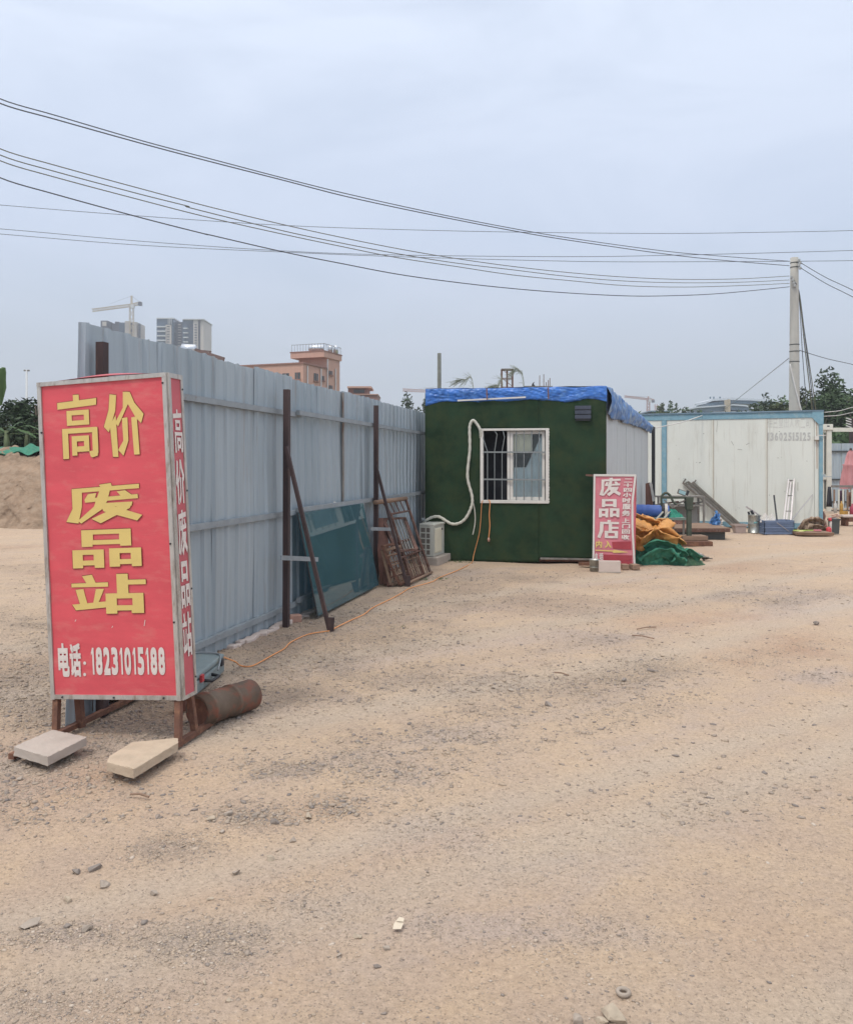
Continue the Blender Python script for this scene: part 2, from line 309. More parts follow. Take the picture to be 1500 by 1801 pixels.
G['站'] = (0, nrm([[(365, 245), (425, 238), (447, 290), (392, 292)], [(298, 288), (520, 284), (520, 310), (298, 310)], [(322, 325), (370, 320), (390, 408), (345, 410)], [(446, 322), (495, 322), (455, 410), (425, 408)],
    [(298, 412), (515, 395), (515, 430), (320, 446)], R4(572, 237, 640, 360), R4(630, 272, 745, 300)] + boxy(503, 350, 728, 450, 66, 30) + [R4(503, 430, 570, 468), R4(655, 430, 728, 466)], 298, 235, 745, 468))
G['店'] = (0, [R4(.46, 0, .62, .14), R4(.12, .1, 1, .22), [(.12, .12), (.29, .12), (.27, .6), (.14, .98), (0, .93), (.1, .6)], R4(.52, .2, .68, .62), R4(.62, .36, .98, .47)] + boxy(.34, .58, .96, .97, .16, .12))
GLYPH = {}
def font_glyph(ch):
    if ch in GLYPH: return GLYPH[ch]
    c = bpy.data.curves.new('glyph', 'FONT'); c.body = ch; c.resolution_u = 3
    o = bpy.data.objects.new('glyph', c); COL.objects.link(o)
    me = bpy.data.meshes.new_from_object(o.evaluated_get(bpy.context.evaluated_depsgraph_get()))
    v = [tuple(q.co) for q in me.vertices]; f = [tuple(p.vertices) for p in me.polygons]
    bpy.data.objects.remove(o); bpy.data.curves.remove(c); bpy.data.meshes.remove(me)
    a = np.array(v); lo = a.min(0); hi = a.max(0)
    GLYPH[ch] = ([((x - lo[0]) / (hi[0] - lo[0]), 1 - (y - lo[1]) / (hi[1] - lo[1])) for x, y, z in v], f); return GLYPH[ch]
def put(mb, fn, ch, a0, z1, a1, z0, d=.003, bold=0, hand=True):
    """draw ch in the rectangle (a0..a1, z0..z1); fn(a, z, d) maps to the world"""
    sx, sz = a1 - a0, z1 - z0
    if hand and ch in G:
        for k, p in enumerate(G[ch][1]):
            dd = d + .00025 * k; mb.add([fn(a0 + u * sx, z1 - v * sz, dd) for u, v in p], [tuple(range(len(p)))])
        return
    v, f = font_glyph(ch); offs = [(0, 0)] if not bold else [(-1, -1), (1, -1), (-1, 1), (1, 1), (0, 0)]
    bx, bz = bold * sx, bold * sz
    for k, (ox, oz) in enumerate(offs):
        dd = d + .00025 * k
        mb.add([fn(a0 + bx + u * (sx - 2 * bx) + ox * bx, z1 - bz - vv * (sz - 2 * bz) + oz * bz, dd) for u, vv in v], f)

# ------------------------------------------------------------------ ground
PATCH = [  # px, py, rx, ry, gravel, grey, red : stony, dusty and red-earth patches as they lie on the ground
    (60, 1190, 190, 90, .9, .2, .0), (60, 1400, 200, 50, .35, .2, .2), (210, 1250, 130, 40, .8, .1, .1), (480, 1150, 160, 45, .9, .2, 0), (620, 1100, 140, 35, .8, .1, .1), (760, 1045, 120, 26, .9, .25, .2),
    (850, 1010, 110, 14, 1, .6, 0), (960, 1060, 160, 24, .6, .2, .3), (880, 1200, 150, 45, .6, .5, 0), (1120, 1180, 130, 26, .5, .3, 0), (1360, 1050, 120, 16, .7, .9, 0), (1100, 1065, 120, 14, .3, .2, .2),
    (1400, 1150, 90, 30, .2, 0, .9), (1200, 1085, 140, 14, .0, 0, .7), (1440, 1190, 70, 9, .4, 1, 0), (470, 1225, 130, 30, .6, .3, 0), (420, 1440, 80, 26, .8, .3, .2), (290, 1500, 70, 25, .9, .5, .1),
    (150, 1640, 100, 22, .9, .6, 0), (370, 1665, 110, 30, .95, .6, 0), (560, 1425, 60, 24, .7, .3, .5), (660, 1350, 110, 35, .5, .5, .1), (470, 1350, 80, 20, .6, .4, .2), (110, 1330, 120, 40, .4, .3, .5),
    (760, 1290, 120, 20, .4, .5, 0), (900, 1640, 150, 30, .25, .8, 0), (760, 1500, 200, 60, .2, .7, 0), (60, 1750, 100, 40, .3, 0, .2), (1300, 1440, 200, 60, .1, .3, .3), (550, 1600, 120, 40, .3, .6, 0), (230, 1330, 70, 18, .5, .2, .2),
    (40, 1000, 70, 12, .5, .1, .1), (700, 1180, 120, 30, .5, .2, 0), (1000, 1130, 120, 24, .35, .4, .1), (1250, 1000, 200, 10, .2, .1, .4), (350, 1260, 110, 26, .7, .1, .1)]
def masks(X, Y):
    Yc = np.maximum(Y, .8); px = CX + F * X / Yc; py = HY + EYE * F / Yc
    g = np.zeros_like(X); gr = np.zeros_like(X); rd = np.zeros_like(X)
    wx = (fbm(X * 1.3, Y * 1.3, 5) - .5) * 2.2 + (fbm(X * 5, Y * 5, 8) - .5) * 1.2; wy = (fbm(X * 1.3 + 9, Y * 1.3, 6) - .5) * 2.2 + (fbm(X * 5 + 3, Y * 5, 9) - .5) * 1.2
    for (a, b, rx, ry, p, q, r_) in PATCH:
        e = np.exp(-(((px - a) / rx + wx) ** 2 + ((py - b) / ry + wy) ** 2) * .9) * (Y > .8)
        g = np.maximum(g, e * p); gr = np.maximum(gr, e * q); rd = np.maximum(rd, e * r_)
    u = X * .815 + Y * .58; v = -X * .58 + Y * .815       # along / across the wheel tracks
    st = fbm(u * .22, v * 2.0, 11, 5)
    g = np.clip(g * (.45 + 1.3 * fbm(X * 2.2, Y * 2.2, 21, 4)) + np.clip(fbm(u * .45, v * 2.2, 31, 4) - .55, 0, 1) * 1.0, 0, 1)
    gr = np.clip(gr * (.4 + 1.1 * fbm(X * 1.5, Y * 1.5, 41)) + (st - .5) * 1.5, 0, 1)
    rd = np.clip(rd * (.3 + 1.2 * fbm(X * 1.7, Y * 1.7, 51)) + np.clip(fbm(X * .6, Y * .6, 61) - .56, 0, 1) * 1.5, 0, 1)
    return g, gr, rd, u, v, st
def rut(v, c, wd): return np.exp(-((v - c) / wd) ** 2)
TRK = [(1.6, .12), (2.9, .14), (3.35, .10), (5.1, .15), (6.6, .15), (8.4, .16), (.2, .12)]
def gheight(X, Y):
    g, gr, rd, u, v, st = masks(X, Y)
    h = (fbm(X * .5, Y * .5, 71) - .5) * .05 + (fbm(X * 2.1, Y * 2.1, 72) - .5) * .020 + (fbm(X * 9, Y * 9, 73, 3) - .5) * .011 * (.5 + g) + (fbm(X * 26, Y * 26, 74, 3) - .5) * .006 * (.25 + 1.4 * g) + (st - .5) * .02
    vv = v + .35 * np.sin(u * .35)
    for c, wd in TRK: h = h - rut(vv, c, wd) * .009 * (1 + .25 * np.sin(u * 60))
    fade = np.clip((Y + 2) / 3, 0, 1) * np.clip((60 - Y) / 30, 0, 1)
    return h * fade - .012
ROWS = np.concatenate([np.linspace(-25, .5, 22), .5 + 1.2 * (1.0115 ** np.arange(1, 330) - 1) * 1.0, []])
y0 = ROWS[-1]; ROWS = np.concatenate([ROWS, y0 * 1.06 ** np.arange(1, 90)])
U = np.linspace(-1.35, 1.35, 560)
YY, UU = np.meshgrid(ROWS, U, indexing='ij'); XX = UU * (5 + .72 * np.abs(YY))
ZZ = gheight(XX, YY)
g_, gr_, rd_, u_, v_, st_ = masks(XX, YY)
nr, nc = XX.shape
me = bpy.data.meshes.new('ground'); me.vertices.add(nr * nc)
me.vertices.foreach_set('co', np.stack([XX, YY, ZZ], -1).astype(np.float32).ravel())
I = (np.arange(nr - 1)[:, None] * nc + np.arange(nc - 1)[None]).ravel()
Q = np.stack([I, I + 1, I + nc + 1, I + nc], -1).astype(np.int32)
me.loops.add(Q.size); me.loops.foreach_set('vertex_index', Q.ravel()); me.polygons.add(len(Q))
me.polygons.foreach_set('loop_start', np.arange(0, Q.size, 4, dtype=np.int32)); me.polygons.foreach_set('use_smooth', np.ones(len(Q), bool))
me.update(calc_edges=True)
vvv = v_ + .35 * np.sin(u_ * .35); tk = np.zeros_like(XX)
for c, wd in TRK: tk = np.maximum(tk, rut(vvv, c, wd * 1.5) * (.5 + .5 * fbm(u_ * .5, v_, 91)))
ca = me.color_attributes.new('soil', 'FLOAT_COLOR', 'POINT'); ca.data.foreach_set('color', np.stack([g_, gr_, rd_, tk], -1).astype(np.float32).ravel())
m = bpy.data.materials.new('dirt_and_gravel'); m.use_nodes = True; t = m.node_tree; b = t.nodes['Principled BSDF']; b.inputs['Roughness'].default_value = .95; b.inputs['Specular IOR Level'].default_value = .15
at_ = N(t, 'ShaderNodeAttribute', attribute_name='soil'); sp = N(t, 'ShaderNodeSeparateColor'); t.links.new(at_.outputs['Color'], sp.inputs[0])
geo = N(t, 'ShaderNodeNewGeometry')
def noi(s, d=6, r=.6, v=None):
    n = N(t, 'ShaderNodeTexNoise'); n.inputs['Scale'].default_value = s; n.inputs['Detail'].default_value = d; n.inputs['Roughness'].default_value = r; t.links.new(v or geo.outputs['Position'], n.inputs['Vector']); return n
def rng_(o, a, b_, c=0, d=1):
    k = N(t, 'ShaderNodeMapRange'); k.inputs['From Min'].default_value = a; k.inputs['From Max'].default_value = b_; k.inputs['To Min'].default_value = c; k.inputs['To Max'].default_value = d; t.links.new(o, k.inputs[0]); return k.outputs[0]
def mixc(f, a, b_, mode='MIX'):
    x = N(t, 'ShaderNodeMix', data_type='RGBA', blend_type=mode)
    for s_, v_ in ((x.inputs[0], f), (x.inputs[6], a), (x.inputs[7], b_)):
        if isinstance(v_, (tuple, float, int)): s_.default_value = v_ if not isinstance(v_, tuple) else (*v_, 1)
        else: t.links.new(v_, s_)
    return x.outputs[2]
def mth(op, a, b_):
    x = N(t, 'ShaderNodeMath', operation=op)
    for s_, v_ in zip(x.inputs, (a, b_)):
        if isinstance(v_, (float, int)): s_.default_value = v_
        else: t.links.new(v_, s_)
    return x.outputs[0]
c = mixc(rng_(noi(.7).outputs[0], .35, .65), (.50, .380, .280), (.462, .350, .266))
c = mixc(rng_(noi(3.1, 7, .65).outputs[0], .42, .7), c, (.53, .395, .275))
gf = rng_(mth('ADD', sp.outputs[0], mth('MULTIPLY', noi(17, 8, .75).outputs[0], 1.1)), .72, 1.05)
qf = rng_(mth('ADD', sp.outputs[1], mth('MULTIPLY', noi(9, 8, .75).outputs[0], 1.0)), .62, 1.15)
c = mixc(mth('MULTIPLY', qf, .6), c, (.45, .372, .335))
c = mixc(mth('MULTIPLY', sp.outputs[2], .8), c, (.42, .265, .18))
c = mixc(mth('MULTIPLY', at_.outputs['Alpha'], .65), c, (.49, .41, .33))
c = mixc(mth('MULTIPLY', gf, .12), c, (.36, .285, .24))
v1 = N(t, 'ShaderNodeTexVoronoi'); v1.inputs['Scale'].default_value = 62; t.links.new(geo.outputs['Position'], v1.inputs['Vector'])
v2 = N(t, 'ShaderNodeTexVoronoi'); v2.inputs['Scale'].default_value = 150; t.links.new(geo.outputs['Position'], v2.inputs['Vector'])
hs = N(t, 'ShaderNodeSeparateColor'); t.links.new(v1.outputs['Color'], hs.inputs[0])
hs2 = N(t, 'ShaderNodeSeparateColor'); t.links.new(v2.outputs['Color'], hs2.inputs[0])
# a cell is a pebble where its random number is under the local gravel amount; fine cells also paint small shadow marks
peb = mth('MULTIPLY', mth('LESS_THAN', hs.outputs[0], mth('ADD', mth('MULTIPLY', sp.outputs[0], .55), .015)), rng_(v1.outputs['Distance'], .52, .36))
peb_shade = mth('MULTIPLY', mth('LESS_THAN', hs2.outputs[0], mth('ADD', mth('MULTIPLY', sp.outputs[0], .55), .14)), rng_(v2.outputs['Distance'], .55, .35))
pc = mixc(hs.outputs[1], (.29, .24, .205), (.50, .42, .345)); pc2 = mixc(hs2.outputs[1], (.27, .215, .17), (.53, .43, .335))
c = mixc(mth('MULTIPLY', peb_shade, .6), c, pc2); c = mixc(mth('MULTIPLY', peb, .65), c, pc)
grain = noi(420, 3, .7); c = mixc(.5, c, mixc(grain.outputs[0], (.15, .15, .15), (.85, .85, .85)), 'OVERLAY')
c = mixc(.75, c, mixc(rng_(noi(48, 9, .85).outputs[0], .33, .67), (.33, .33, .33), (.66, .66, .66)), 'OVERLAY')
c = mixc(mth('MULTIPLY', rng_(noi(26, 9, .85).outputs[0], .60, .68), .55), c, (.25, .19, .15))
far = N(t, 'ShaderNodeSeparateXYZ'); t.links.new(geo.outputs['Position'], far.inputs[0])
c = mixc(rng_(far.outputs[1], 45, 90), c, (.12, .14, .07))
t.links.new(c, b.inputs['Base Color'])
hgt = mth('ADD', mth('MULTIPLY', peb, .9), mth('ADD', mth('MULTIPLY', peb_shade, .45), mth('ADD', mth('MULTIPLY', noi(30, 9, .75).outputs[0], 1.5), mth('MULTIPLY', mth('MULTIPLY', noi(95, 5, .7).outputs[0], sp.outputs[0]), 1.3))))
bp = N(t, 'ShaderNodeBump'); bp.inputs['Distance'].default_value = .012; bp.inputs['Strength'].default_value = .9; t.links.new(hgt, bp.inputs['Height']); t.links.new(bp.outputs[0], b.inputs['Normal'])
me.materials.append(m); GROUNDMAT = m
go = bpy.data.objects.new('ground', me); COL.objects.link(go); go['kind'] = 'structure'
def gz(x, y): return float(gheight(np.array([float(x)]), np.array([float(y)]))[0])

# gravel: thousands of real stones lying on the dirt, one object
def ico(sub):
    bm = bmesh.new(); bmesh.ops.create_icosphere(bm, subdivisions=sub, radius=1); v = np.array([q.co[:] for q in bm.verts]); f = np.array([[q.index for q in p.verts] for p in bm.faces]); bm.free(); return v, f
IV, IF = ico(1); IV2, IF2 = ico(2)
def gravel(name, n, ymin, ymax, smin, smax, bias, m_, label, wmax=.62, sub=1):
    V0, F0 = (IV, IF) if sub == 1 else (IV2, IF2)
    k = n * 6; t_ = rng.random(k); Y = 1 / (1 / ymin + t_ * (1 / ymax - 1 / ymin)); X = (rng.random(k) * 2 - 1) * (wmax * Y + .4)
    g = masks(X, Y)[0]; keep = rng.random(k) < (bias + (1 - bias) * g ** 1.2); X, Y = X[keep][:n], Y[keep][:n]; n = len(X)
    zs = gheight(X, Y); s_ = smin * (smax / smin) ** (rng.random(n) ** 2.6)
    sc3 = np.stack([1 + rng.random(n) * .7, .7 + rng.random(n) * .5, .42 + rng.random(n) * .35], -1) * s_[:, None]
    a = rng.random(n) * 6.283; ca_, sa = np.cos(a), np.sin(a)
    Vn = np.repeat(V0[None], n, 0)
    for _ in range(5):
        pn = rng.normal(size=(n, 1, 3)); pn /= np.linalg.norm(pn, axis=-1, keepdims=True); dd = (Vn * pn).sum(-1, keepdims=True); Vn = Vn - pn * np.maximum(0, dd - (.35 + .4 * rng.random((n, 1, 1))))
    V = Vn * (1 + (rng.random((n, len(V0), 1)) - .5) * .22) * sc3[:, None]
    x = V[..., 0] * ca_[:, None] - V[..., 1] * sa[:, None] + X[:, None]; y = V[..., 0] * sa[:, None] + V[..., 1] * ca_[:, None] + Y[:, None]
    z = V[..., 2] + (zs + sc3[:, 2] * .12)[:, None]
    P = np.stack([x, y, z], -1).reshape(-1, 3).astype(np.float32); Fc = (F0[None] + (np.arange(n) * len(V0))[:, None, None]).reshape(-1, 3).astype(np.int32)
    me = bpy.data.meshes.new(name); me.vertices.add(len(P)); me.vertices.foreach_set('co', P.ravel()); me.loops.add(Fc.size); me.loops.foreach_set('vertex_index', Fc.ravel())
    me.polygons.add(len(Fc)); me.polygons.foreach_set('loop_start', np.arange(0, Fc.size, 3, dtype=np.int32)); me.update(calc_edges=True)
    cl = me.color_attributes.new('tone', 'FLOAT_COLOR', 'POINT'); tn = np.repeat(rng.random((n, 1)) * (.55 if name == 'coarse_gravel' else 1), len(V0), 1).ravel(); t2 = np.repeat(rng.random((n, 1)), len(V0), 1).ravel()
    cl.data.foreach_set('color', np.stack([tn, t2, tn * 0, tn * 0 + 1], -1).astype(np.float32).ravel()); me.materials.append(m_)
    o = bpy.data.objects.new(name, me); COL.objects.link(o); tag(o, label, 'gravel', kind='stuff'); return o
m = bpy.data.materials.new('gravel_stones'); m.use_nodes = True; t = m.node_tree; b = t.nodes['Principled BSDF']; b.inputs['Roughness'].default_value = .92; b.inputs['Specular IOR Level'].default_value = .15
ta = N(t, 'ShaderNodeAttribute', attribute_name='tone'); sp = N(t, 'ShaderNodeSeparateColor'); t.links.new(ta.outputs['Color'], sp.inputs[0])
rr = N(t, 'ShaderNodeValToRGB'); e = rr.color_ramp.elements; e[0].color = (.21, .185, .17, 1); e[1].color = (.50, .43, .36, 1); e[1].position = 1
for p_, c_ in ((.12, (.30, .25, .21, 1)), (.5, (.39, .31, .235, 1)), (.85, (.44, .35, .27, 1))):
    q = e.new(p_); q.color = c_
t.links.new(sp.outputs[0], rr.inputs[0]); t.links.new(rr.outputs[0], b.inputs['Base Color'])
gravel("gravel", 60000, 2.1, 17, .0022, .0085, .03, m, "loose grey and tan pebbles scattered in patches over the dirt yard")
gravel("coarse_gravel", 24000, 3.8, 20, .005, .019, .025, m, "coarser loose gravel lying in bands over the middle of the yard")
gravel("pebbles", 380, 2.1, 15, .006, .016, .10, m, "larger scattered stones lying among the fine gravel of the yard")
def rock(px, py, size, m_, label, name='rock', group='larger loose stones on the yard', flat=.6, sink=.3, pts=2):
    p = gp(px, py); V0 = IV2; mb = MB(); sd_ = random.random() * 50; a = random.random() * 6
    planes = [(Vector((random.gauss(0, 1), random.gauss(0, 1), random.gauss(0, 1))).normalized(), random.uniform(.38, .68)) for _ in range(11)]
    ax = size * (.9 + .3 * random.random()); ay = size * (.65 + .2 * random.random())
    for v in V0:
        q = Vector(v); k = 1 + .45 * noise.noise(q * 1.1 + Vector((sd_, 0, 0))) + .12 * noise.noise(q * 3 + Vector((sd_, 3, 0)))
        q = q * k
        for pn, pd in planes:
            dd_ = q.dot(pn)
            if dd_ > pd: q = q - pn * (dd_ - pd)
        x, y = q.x * ax, q.y * ay; mb.v.append((p.x + x * math.cos(a) - y * math.sin(a), p.y + x * math.sin(a) + y * math.cos(a), gz(p.x, p.y) + q.z * size * flat + size * flat * (1 - 2 * sink) * .6))
    mb.f = [tuple(f) for f in IF2]; return mb.build(name, m_, label=label, cat='rock', group=group)

# ------------------------------------------------------------------ metal sheet fence
FA = (-1.75, 7.4); FB = (0.05, 7.4 + 1.8 / .2227)
fe = Face(FA, FB)
def fs(px, py=HY, off=0): return fe.st(px, py, off)[0]
fence = thing('metal_fence', tuple(fe.P(fs(372), 0)), 'long blue-grey corrugated sheet fence with brown posts and raking braces', 'fence')
s_end = fs(136)
seams = [s_end]
s0 = fs(372)
while s0 - .87 > s_end + .5: s0 -= .87
while s0 < fe.L + .1: seams.append(s0); s0 += .87 * (1 + random.uniform(-.03, .03))
random.seed(11)
for i in range(len(seams) - 1):
    a, b_ = seams[i], seams[i + 1]; mb = MB(); top = 2.505 + random.uniform(-.012, .012); bot = -.05 + random.uniform(-.02, .02); wob = random.uniform(-.006, .006); off = (i % 2) * .004
    prof = [(0, 0)]
    nrib = 4; pw = (b_ - a + .02) / nrib
    for k in range(nrib): x = k * pw; prof += [(x + pw * .10, .0), (x + pw * .18, .022), (x + pw * .34, .022), (x + pw * .42, 0), (x + pw * .93, .001)]
    prof += [(nrib * pw + .004, .020), (nrib * pw + .006, -.004)]
    nz_ = 10
    for j in range(nz_ + 1):
        z = bot + (top - bot) * j / nz_
        for (x, d) in prof:
            lean = -.13 * (1 - j / nz_) * max(0, 1 - x / .5) if i == 0 else 0
            mb.v.append(tuple(fe.P(a + x + lean, z + (random.uniform(-.006, .006) if j in (0, nz_) else 0), d + off + wob * math.sin(3 * j / nz_) + .004 * math.sin(j * .9 + i * 2) + .012 * noise.noise(Vector((a * 1.7 + x, z * 1.3, i * .3))))))
    n = len(prof)
    for j in range(nz_):
        for k in range(n - 1): q = j * n + k; mb.f.append((q, q + 1, q + n + 1, q + n))
    mb.build('fence_sheet', FS[(i * 7) % 3], fence, thick=.0012)
# rails
def rail(a, b_, za, zb, d0=.018, h=.05):
    mb = MB(); mb.hexa([fe.P(a, za, d0), fe.P(b_, zb, d0), fe.P(b_, zb, d0 + .04), fe.P(a, za, d0 + .04), fe.P(a, za + h, d0), fe.P(b_, zb + h, d0), fe.P(b_, zb + h, d0 + .04), fe.P(a, za + h, d0 + .04)]); mb.build('rail', M['rail'], fence)
for z, dz in ((2.10, 0), (1.075, .01), (.12, .025)):
    rail(s_end + .06, fs(521), z, z + .0)
    rail(fs(511), fe.L - .02, z + .015 + dz, z + .01 + dz, .062)
mb = MB(); fe.box(mb, fs(599), fs(599) + .055, .03, 2.49, .017, .030); mb.build('rust_strip', mat('rust_streaked_strip', (.24, .23, .215), .8, var=.25, scale=7, stretch=(2, 2, .3), col2=(.17, .10, .075), c2=(.52, .62)), fence, label='rust-streaked joint strip')
posts = [(173, 602, .06), (500, 685, .12), (658, 713, .12), (749, 742, .12)]
for k, (px, pt, off) in enumerate(posts):
    s_, z_ = fe.st(px, pt, off); mb = MB()
    ln = -.02 if k == 1 else 0
    mb.hexa([fe.P(s_ - .03 + ln, -.08, off), fe.P(s_ + .03 + ln, -.08, off), fe.P(s_ + .03 + ln, -.08, off + .055), fe.P(s_ - .03 + ln, -.08, off + .055), fe.P(s_ - .03, z_, off), fe.P(s_ + .03, z_, off), fe.P(s_ + .03, z_, off + .055), fe.P(s_ - .03, z_, off + .055)])
    mb.build('post', M['brown'], fence)
for (a, b_, w_) in (((503, 785, .2), (581, 1110), .035), ((661, 818, .2), (717, 1030), .035), ((752, 832, .2), (803, 984), .028)):
    s_, z_ = fe.st(a[0], a[1], .18); g_1 = gp(*b_); mb = MB(); mb.beam(fe.P(s_, z_, .18), g_1 + Vector((0, 0, -.03)), w_, w_); 
    mb.beam(g_1 + Vector((0, 0, -.06)), g_1 + Vector((.01, 0, .13)), .06, .03); mb.build('brace', M['brown'], fence)
for (a, b_) in (((494, 981), (559, 984)), ((652, 930), (692, 931)), ((742, 913), (786, 914))):
    s_, z_ = fe.st(a[0], a[1], .19); p = fe.P(s_, z_, .19); s2, z2 = fe.st(b_[0], b_[1], .30)
    q = fe.P(s2, z2, .30); mb = MB(); mb.beam(p, q, .012, .045); mb.build('tie_bar', M['rail'], fence)
# low mortar kerb and a brick at the fence foot
mb = MB()
random.seed(3)
for k in range(46):
    s_ = fs(400) + k * .085; 
    if fs(540) < s_ and s_ > fs(628): continue
    p = fe.P(s_, .0, .05 + random.uniform(-.02, .03)); mb.box((p.x, p.y, gz(p.x, p.y) + .004), (.10, .05 + random.random() * .05, .03 + random.random() * .03), rz=math.atan2(fe.u.y, fe.u.x) + random.uniform(-.4, .4))
mb.build('mortar_strip', M['block'], label='broken strip of pale mortar along the foot of the fence', cat='mortar', bevel=.008)
p = gp(512, 1096); mb = MB(); mb.box((p.x + .02, p.y + .1, .03), (.13, .09, .08), rz=.5); mb.build('brick', M['brick'], label='pinkish broken brick beside the foot of the nearest brown fence post', cat='brick', bevel=.012)

# ------------------------------------------------------------------ big red sign box
AX = Vector((1, -.2227, 0)).normalized(); BK = Vector((.2227, 1, 0)).normalized(); UZ = Vector((0, 0, 1))
TILT = R(2.9)
O = Vector((-2.225, 5.07, .205)); SW, SH, SD = .845, 1.885, .165
ca_, sa_ = math.cos(TILT), math.sin(TILT)
def S(a, z, d=0):  # a to the right on the front, z up, d out of the front
    return O + (AX * (a * ca_ - z * sa_)) + UZ * (z * ca_ + a * sa_) - BK * d
def S_side(a, z, d=0):  # right side: a goes backwards
    return O + AX * ((SW + d) * ca_ - z * sa_) + UZ * (z * ca_ + SW * sa_) + BK * a
sign = thing('signboard', (O.x + .4, O.y, 0), 'tall red box sign with large yellow characters on rusty legs beside the fence end', 'sign')
def wr(u, v): return .0012 * noise.noise(Vector((u * 4, v * 5, 1))) + .012 * max(0, .14 - u) / .14 * noise.noise(Vector((2, v * 7, 3)))
mb = MB(); mb.grid(lambda u, v: S(.012 + u * (SW - .024), .012 + v * (SH - .024), .004 + wr(u, v)), 24, 60); fp = mb.build('front_panel', M['red'], sign, smooth=True)
mb = MB(); mb.grid(lambda u, v: S_side(.012 + u * (SD - .024), .012 + v * (SH - .024), .004), 2, 10); sp_ = mb.build('side_panel', M['red_side'], sign, label='red right-hand side panel, darkened to put in its shade')
mb = MB(); mb.hexa([S(0, 0, 0), S(SW, 0, 0), S(SW, 0, -SD), S(0, 0, -SD), S(0, SH, 0), S(SW, SH, 0), S(SW, SH, -SD), S(0, SH, -SD)]); mb.build('box_body', M['red_side'], sign)
mb = MB()
for pts in (((.10, SH + .004), (.75, SH + .004)),):
    mb.grid(lambda u, v: S(.12 + u * .62, SH + .006 + .022 * math.sin(math.pi * u) * (1 if v > .1 else .4), -.02 - v * (SD - .04)), 12, 4)
mb.build('loose_top_sheet', M['red_side'], sign, smooth=True)
def fr(name, f, pts, wd, dd, m_='alu'):
    (a0, z0), (a1, z1) = pts; mb = MB(); v = Vector((a1 - a0, z1 - z0)).normalized(); n = Vector((-v.y, v.x)) * wd / 2
    q = [(a0 - n.x, z0 - n.y), (a1 - n.x, z1 - n.y), (a1 + n.x, z1 + n.y), (a0 + n.x, z0 + n.y)]
    mb.add([f(a, z, 0) for a, z in q] + [f(a, z, dd) for a, z in q], [(0, 1, 2, 3)[::-1], (4, 5, 6, 7), (0, 1, 5, 4), (1, 2, 6, 5), (2, 3, 7, 6), (3, 0, 4, 7)])
    return mb.build(name, M[m_], sign)
T = .025
fr('frame_strip', S, ((T / 2, 0), (T / 2, SH - T)), T, .014); fr('frame_strip', S, ((SW - T / 2, 0), (SW - T / 2, SH - T)), T, .0145)
fr('frame_strip', S, ((T, .016), (SW - T, .016)), T, .0135); fr('frame_strip', S, ((0, SH - T / 2), (SW, SH - T / 2)), T, .016)
fr('frame_strip', S_side, ((.013, 0), (.013, SH - .028)), .026, .010); fr('frame_strip', S_side, ((SD - .012, 0), (SD - .012, SH)), .024, .0105)
fr('frame_strip', S_side, ((.026, .008), (SD - .024, .008)), .02, .010); fr('frame_strip', S_side, ((0, SH - .014), (SD - .024, SH - .014)), .028, .0112)
mb = MB()
for a, z in ((.08, .016), (.74, .016), (.42, .016), (SW - .02, SH - .06), (SW - .018, .9), (SW - .018, .45), (.02, SH - .3)):
    mb = MB(); mb.tube([S(a, z, .012), S(a, z, .019)], .006, 8); mb.build('rivet', M['black'], sign)
for z in (.1, .62, 1.2, 1.8): mb = MB(); mb.tube([S_side(SD - .012, z, .008), S_side(SD - .012, z, .014)], .006, 8); mb.build('rivet', M['black'], sign)
def s_px(px, py):   # photo pixel -> (a, z) on the sign front
    n = -BK; o_ = S(0, 0); e1 = S(1, 0) - o_; e2 = S(0, 1) - o_; ray = at(px, py, 1.0) - Vector((0, 0, EYE)); ray = Vector(((px - CX) / F, 1, (HY - py) / F))
    t_ = (o_ - Vector((0, 0, EYE))).dot(n) / ray.dot(n); q = Vector((0, 0, EYE)) + ray * t_ - o_
    return q.dot(e1), q.dot(e2)
def sq(mb, ch, box, d, hand=True, bold=0, grow=0):
    x0, y0, x1, y1 = box; cx, cy = (x0 + x1) / 2, (y0 + y1) / 2
    a0, zc = s_px(x0, cy); a1, zd = s_px(x1, cy); _, z1 = s_px(cx, y0); _, z0 = s_px(cx, y1)
    sh = (zd - zc) * .5      # characters follow the sign, already tilted
    put(mb, S, ch, a0 - grow, z1 + grow, a1 + grow, z0 - grow, d, bold, hand)
big = [('高', (104, 694, 173, 806)), ('价', (184, 689, 255, 803)), ('废', (117, 850, 251, 920)), ('品', (129, 931, 250, 998)), ('站', (128, 1009, 259, 1079))]
mb = MB()
for ch, bx in big: sq(mb, ch, bx, .0085)
mb.build('yellow_characters', M['yellow'], fp)
mb = MB()
for ch, bx in big: sq(mb, ch, bx, .0070, grow=.0035)
mb.build('character_outline', M['outline'], fp)
mb = MB()
for ch, bx in (('电', (104, 1131, 123.5, 1190)), ('话', (124.5, 1131, 144, 1190))): sq(mb, ch, bx, .0085, False, .045)
for yb in (1163, 1183): sq(mb, '.', (148, yb, 153, yb + 6), .0085, False)
xs = 161; wds = {'1': 8.5}
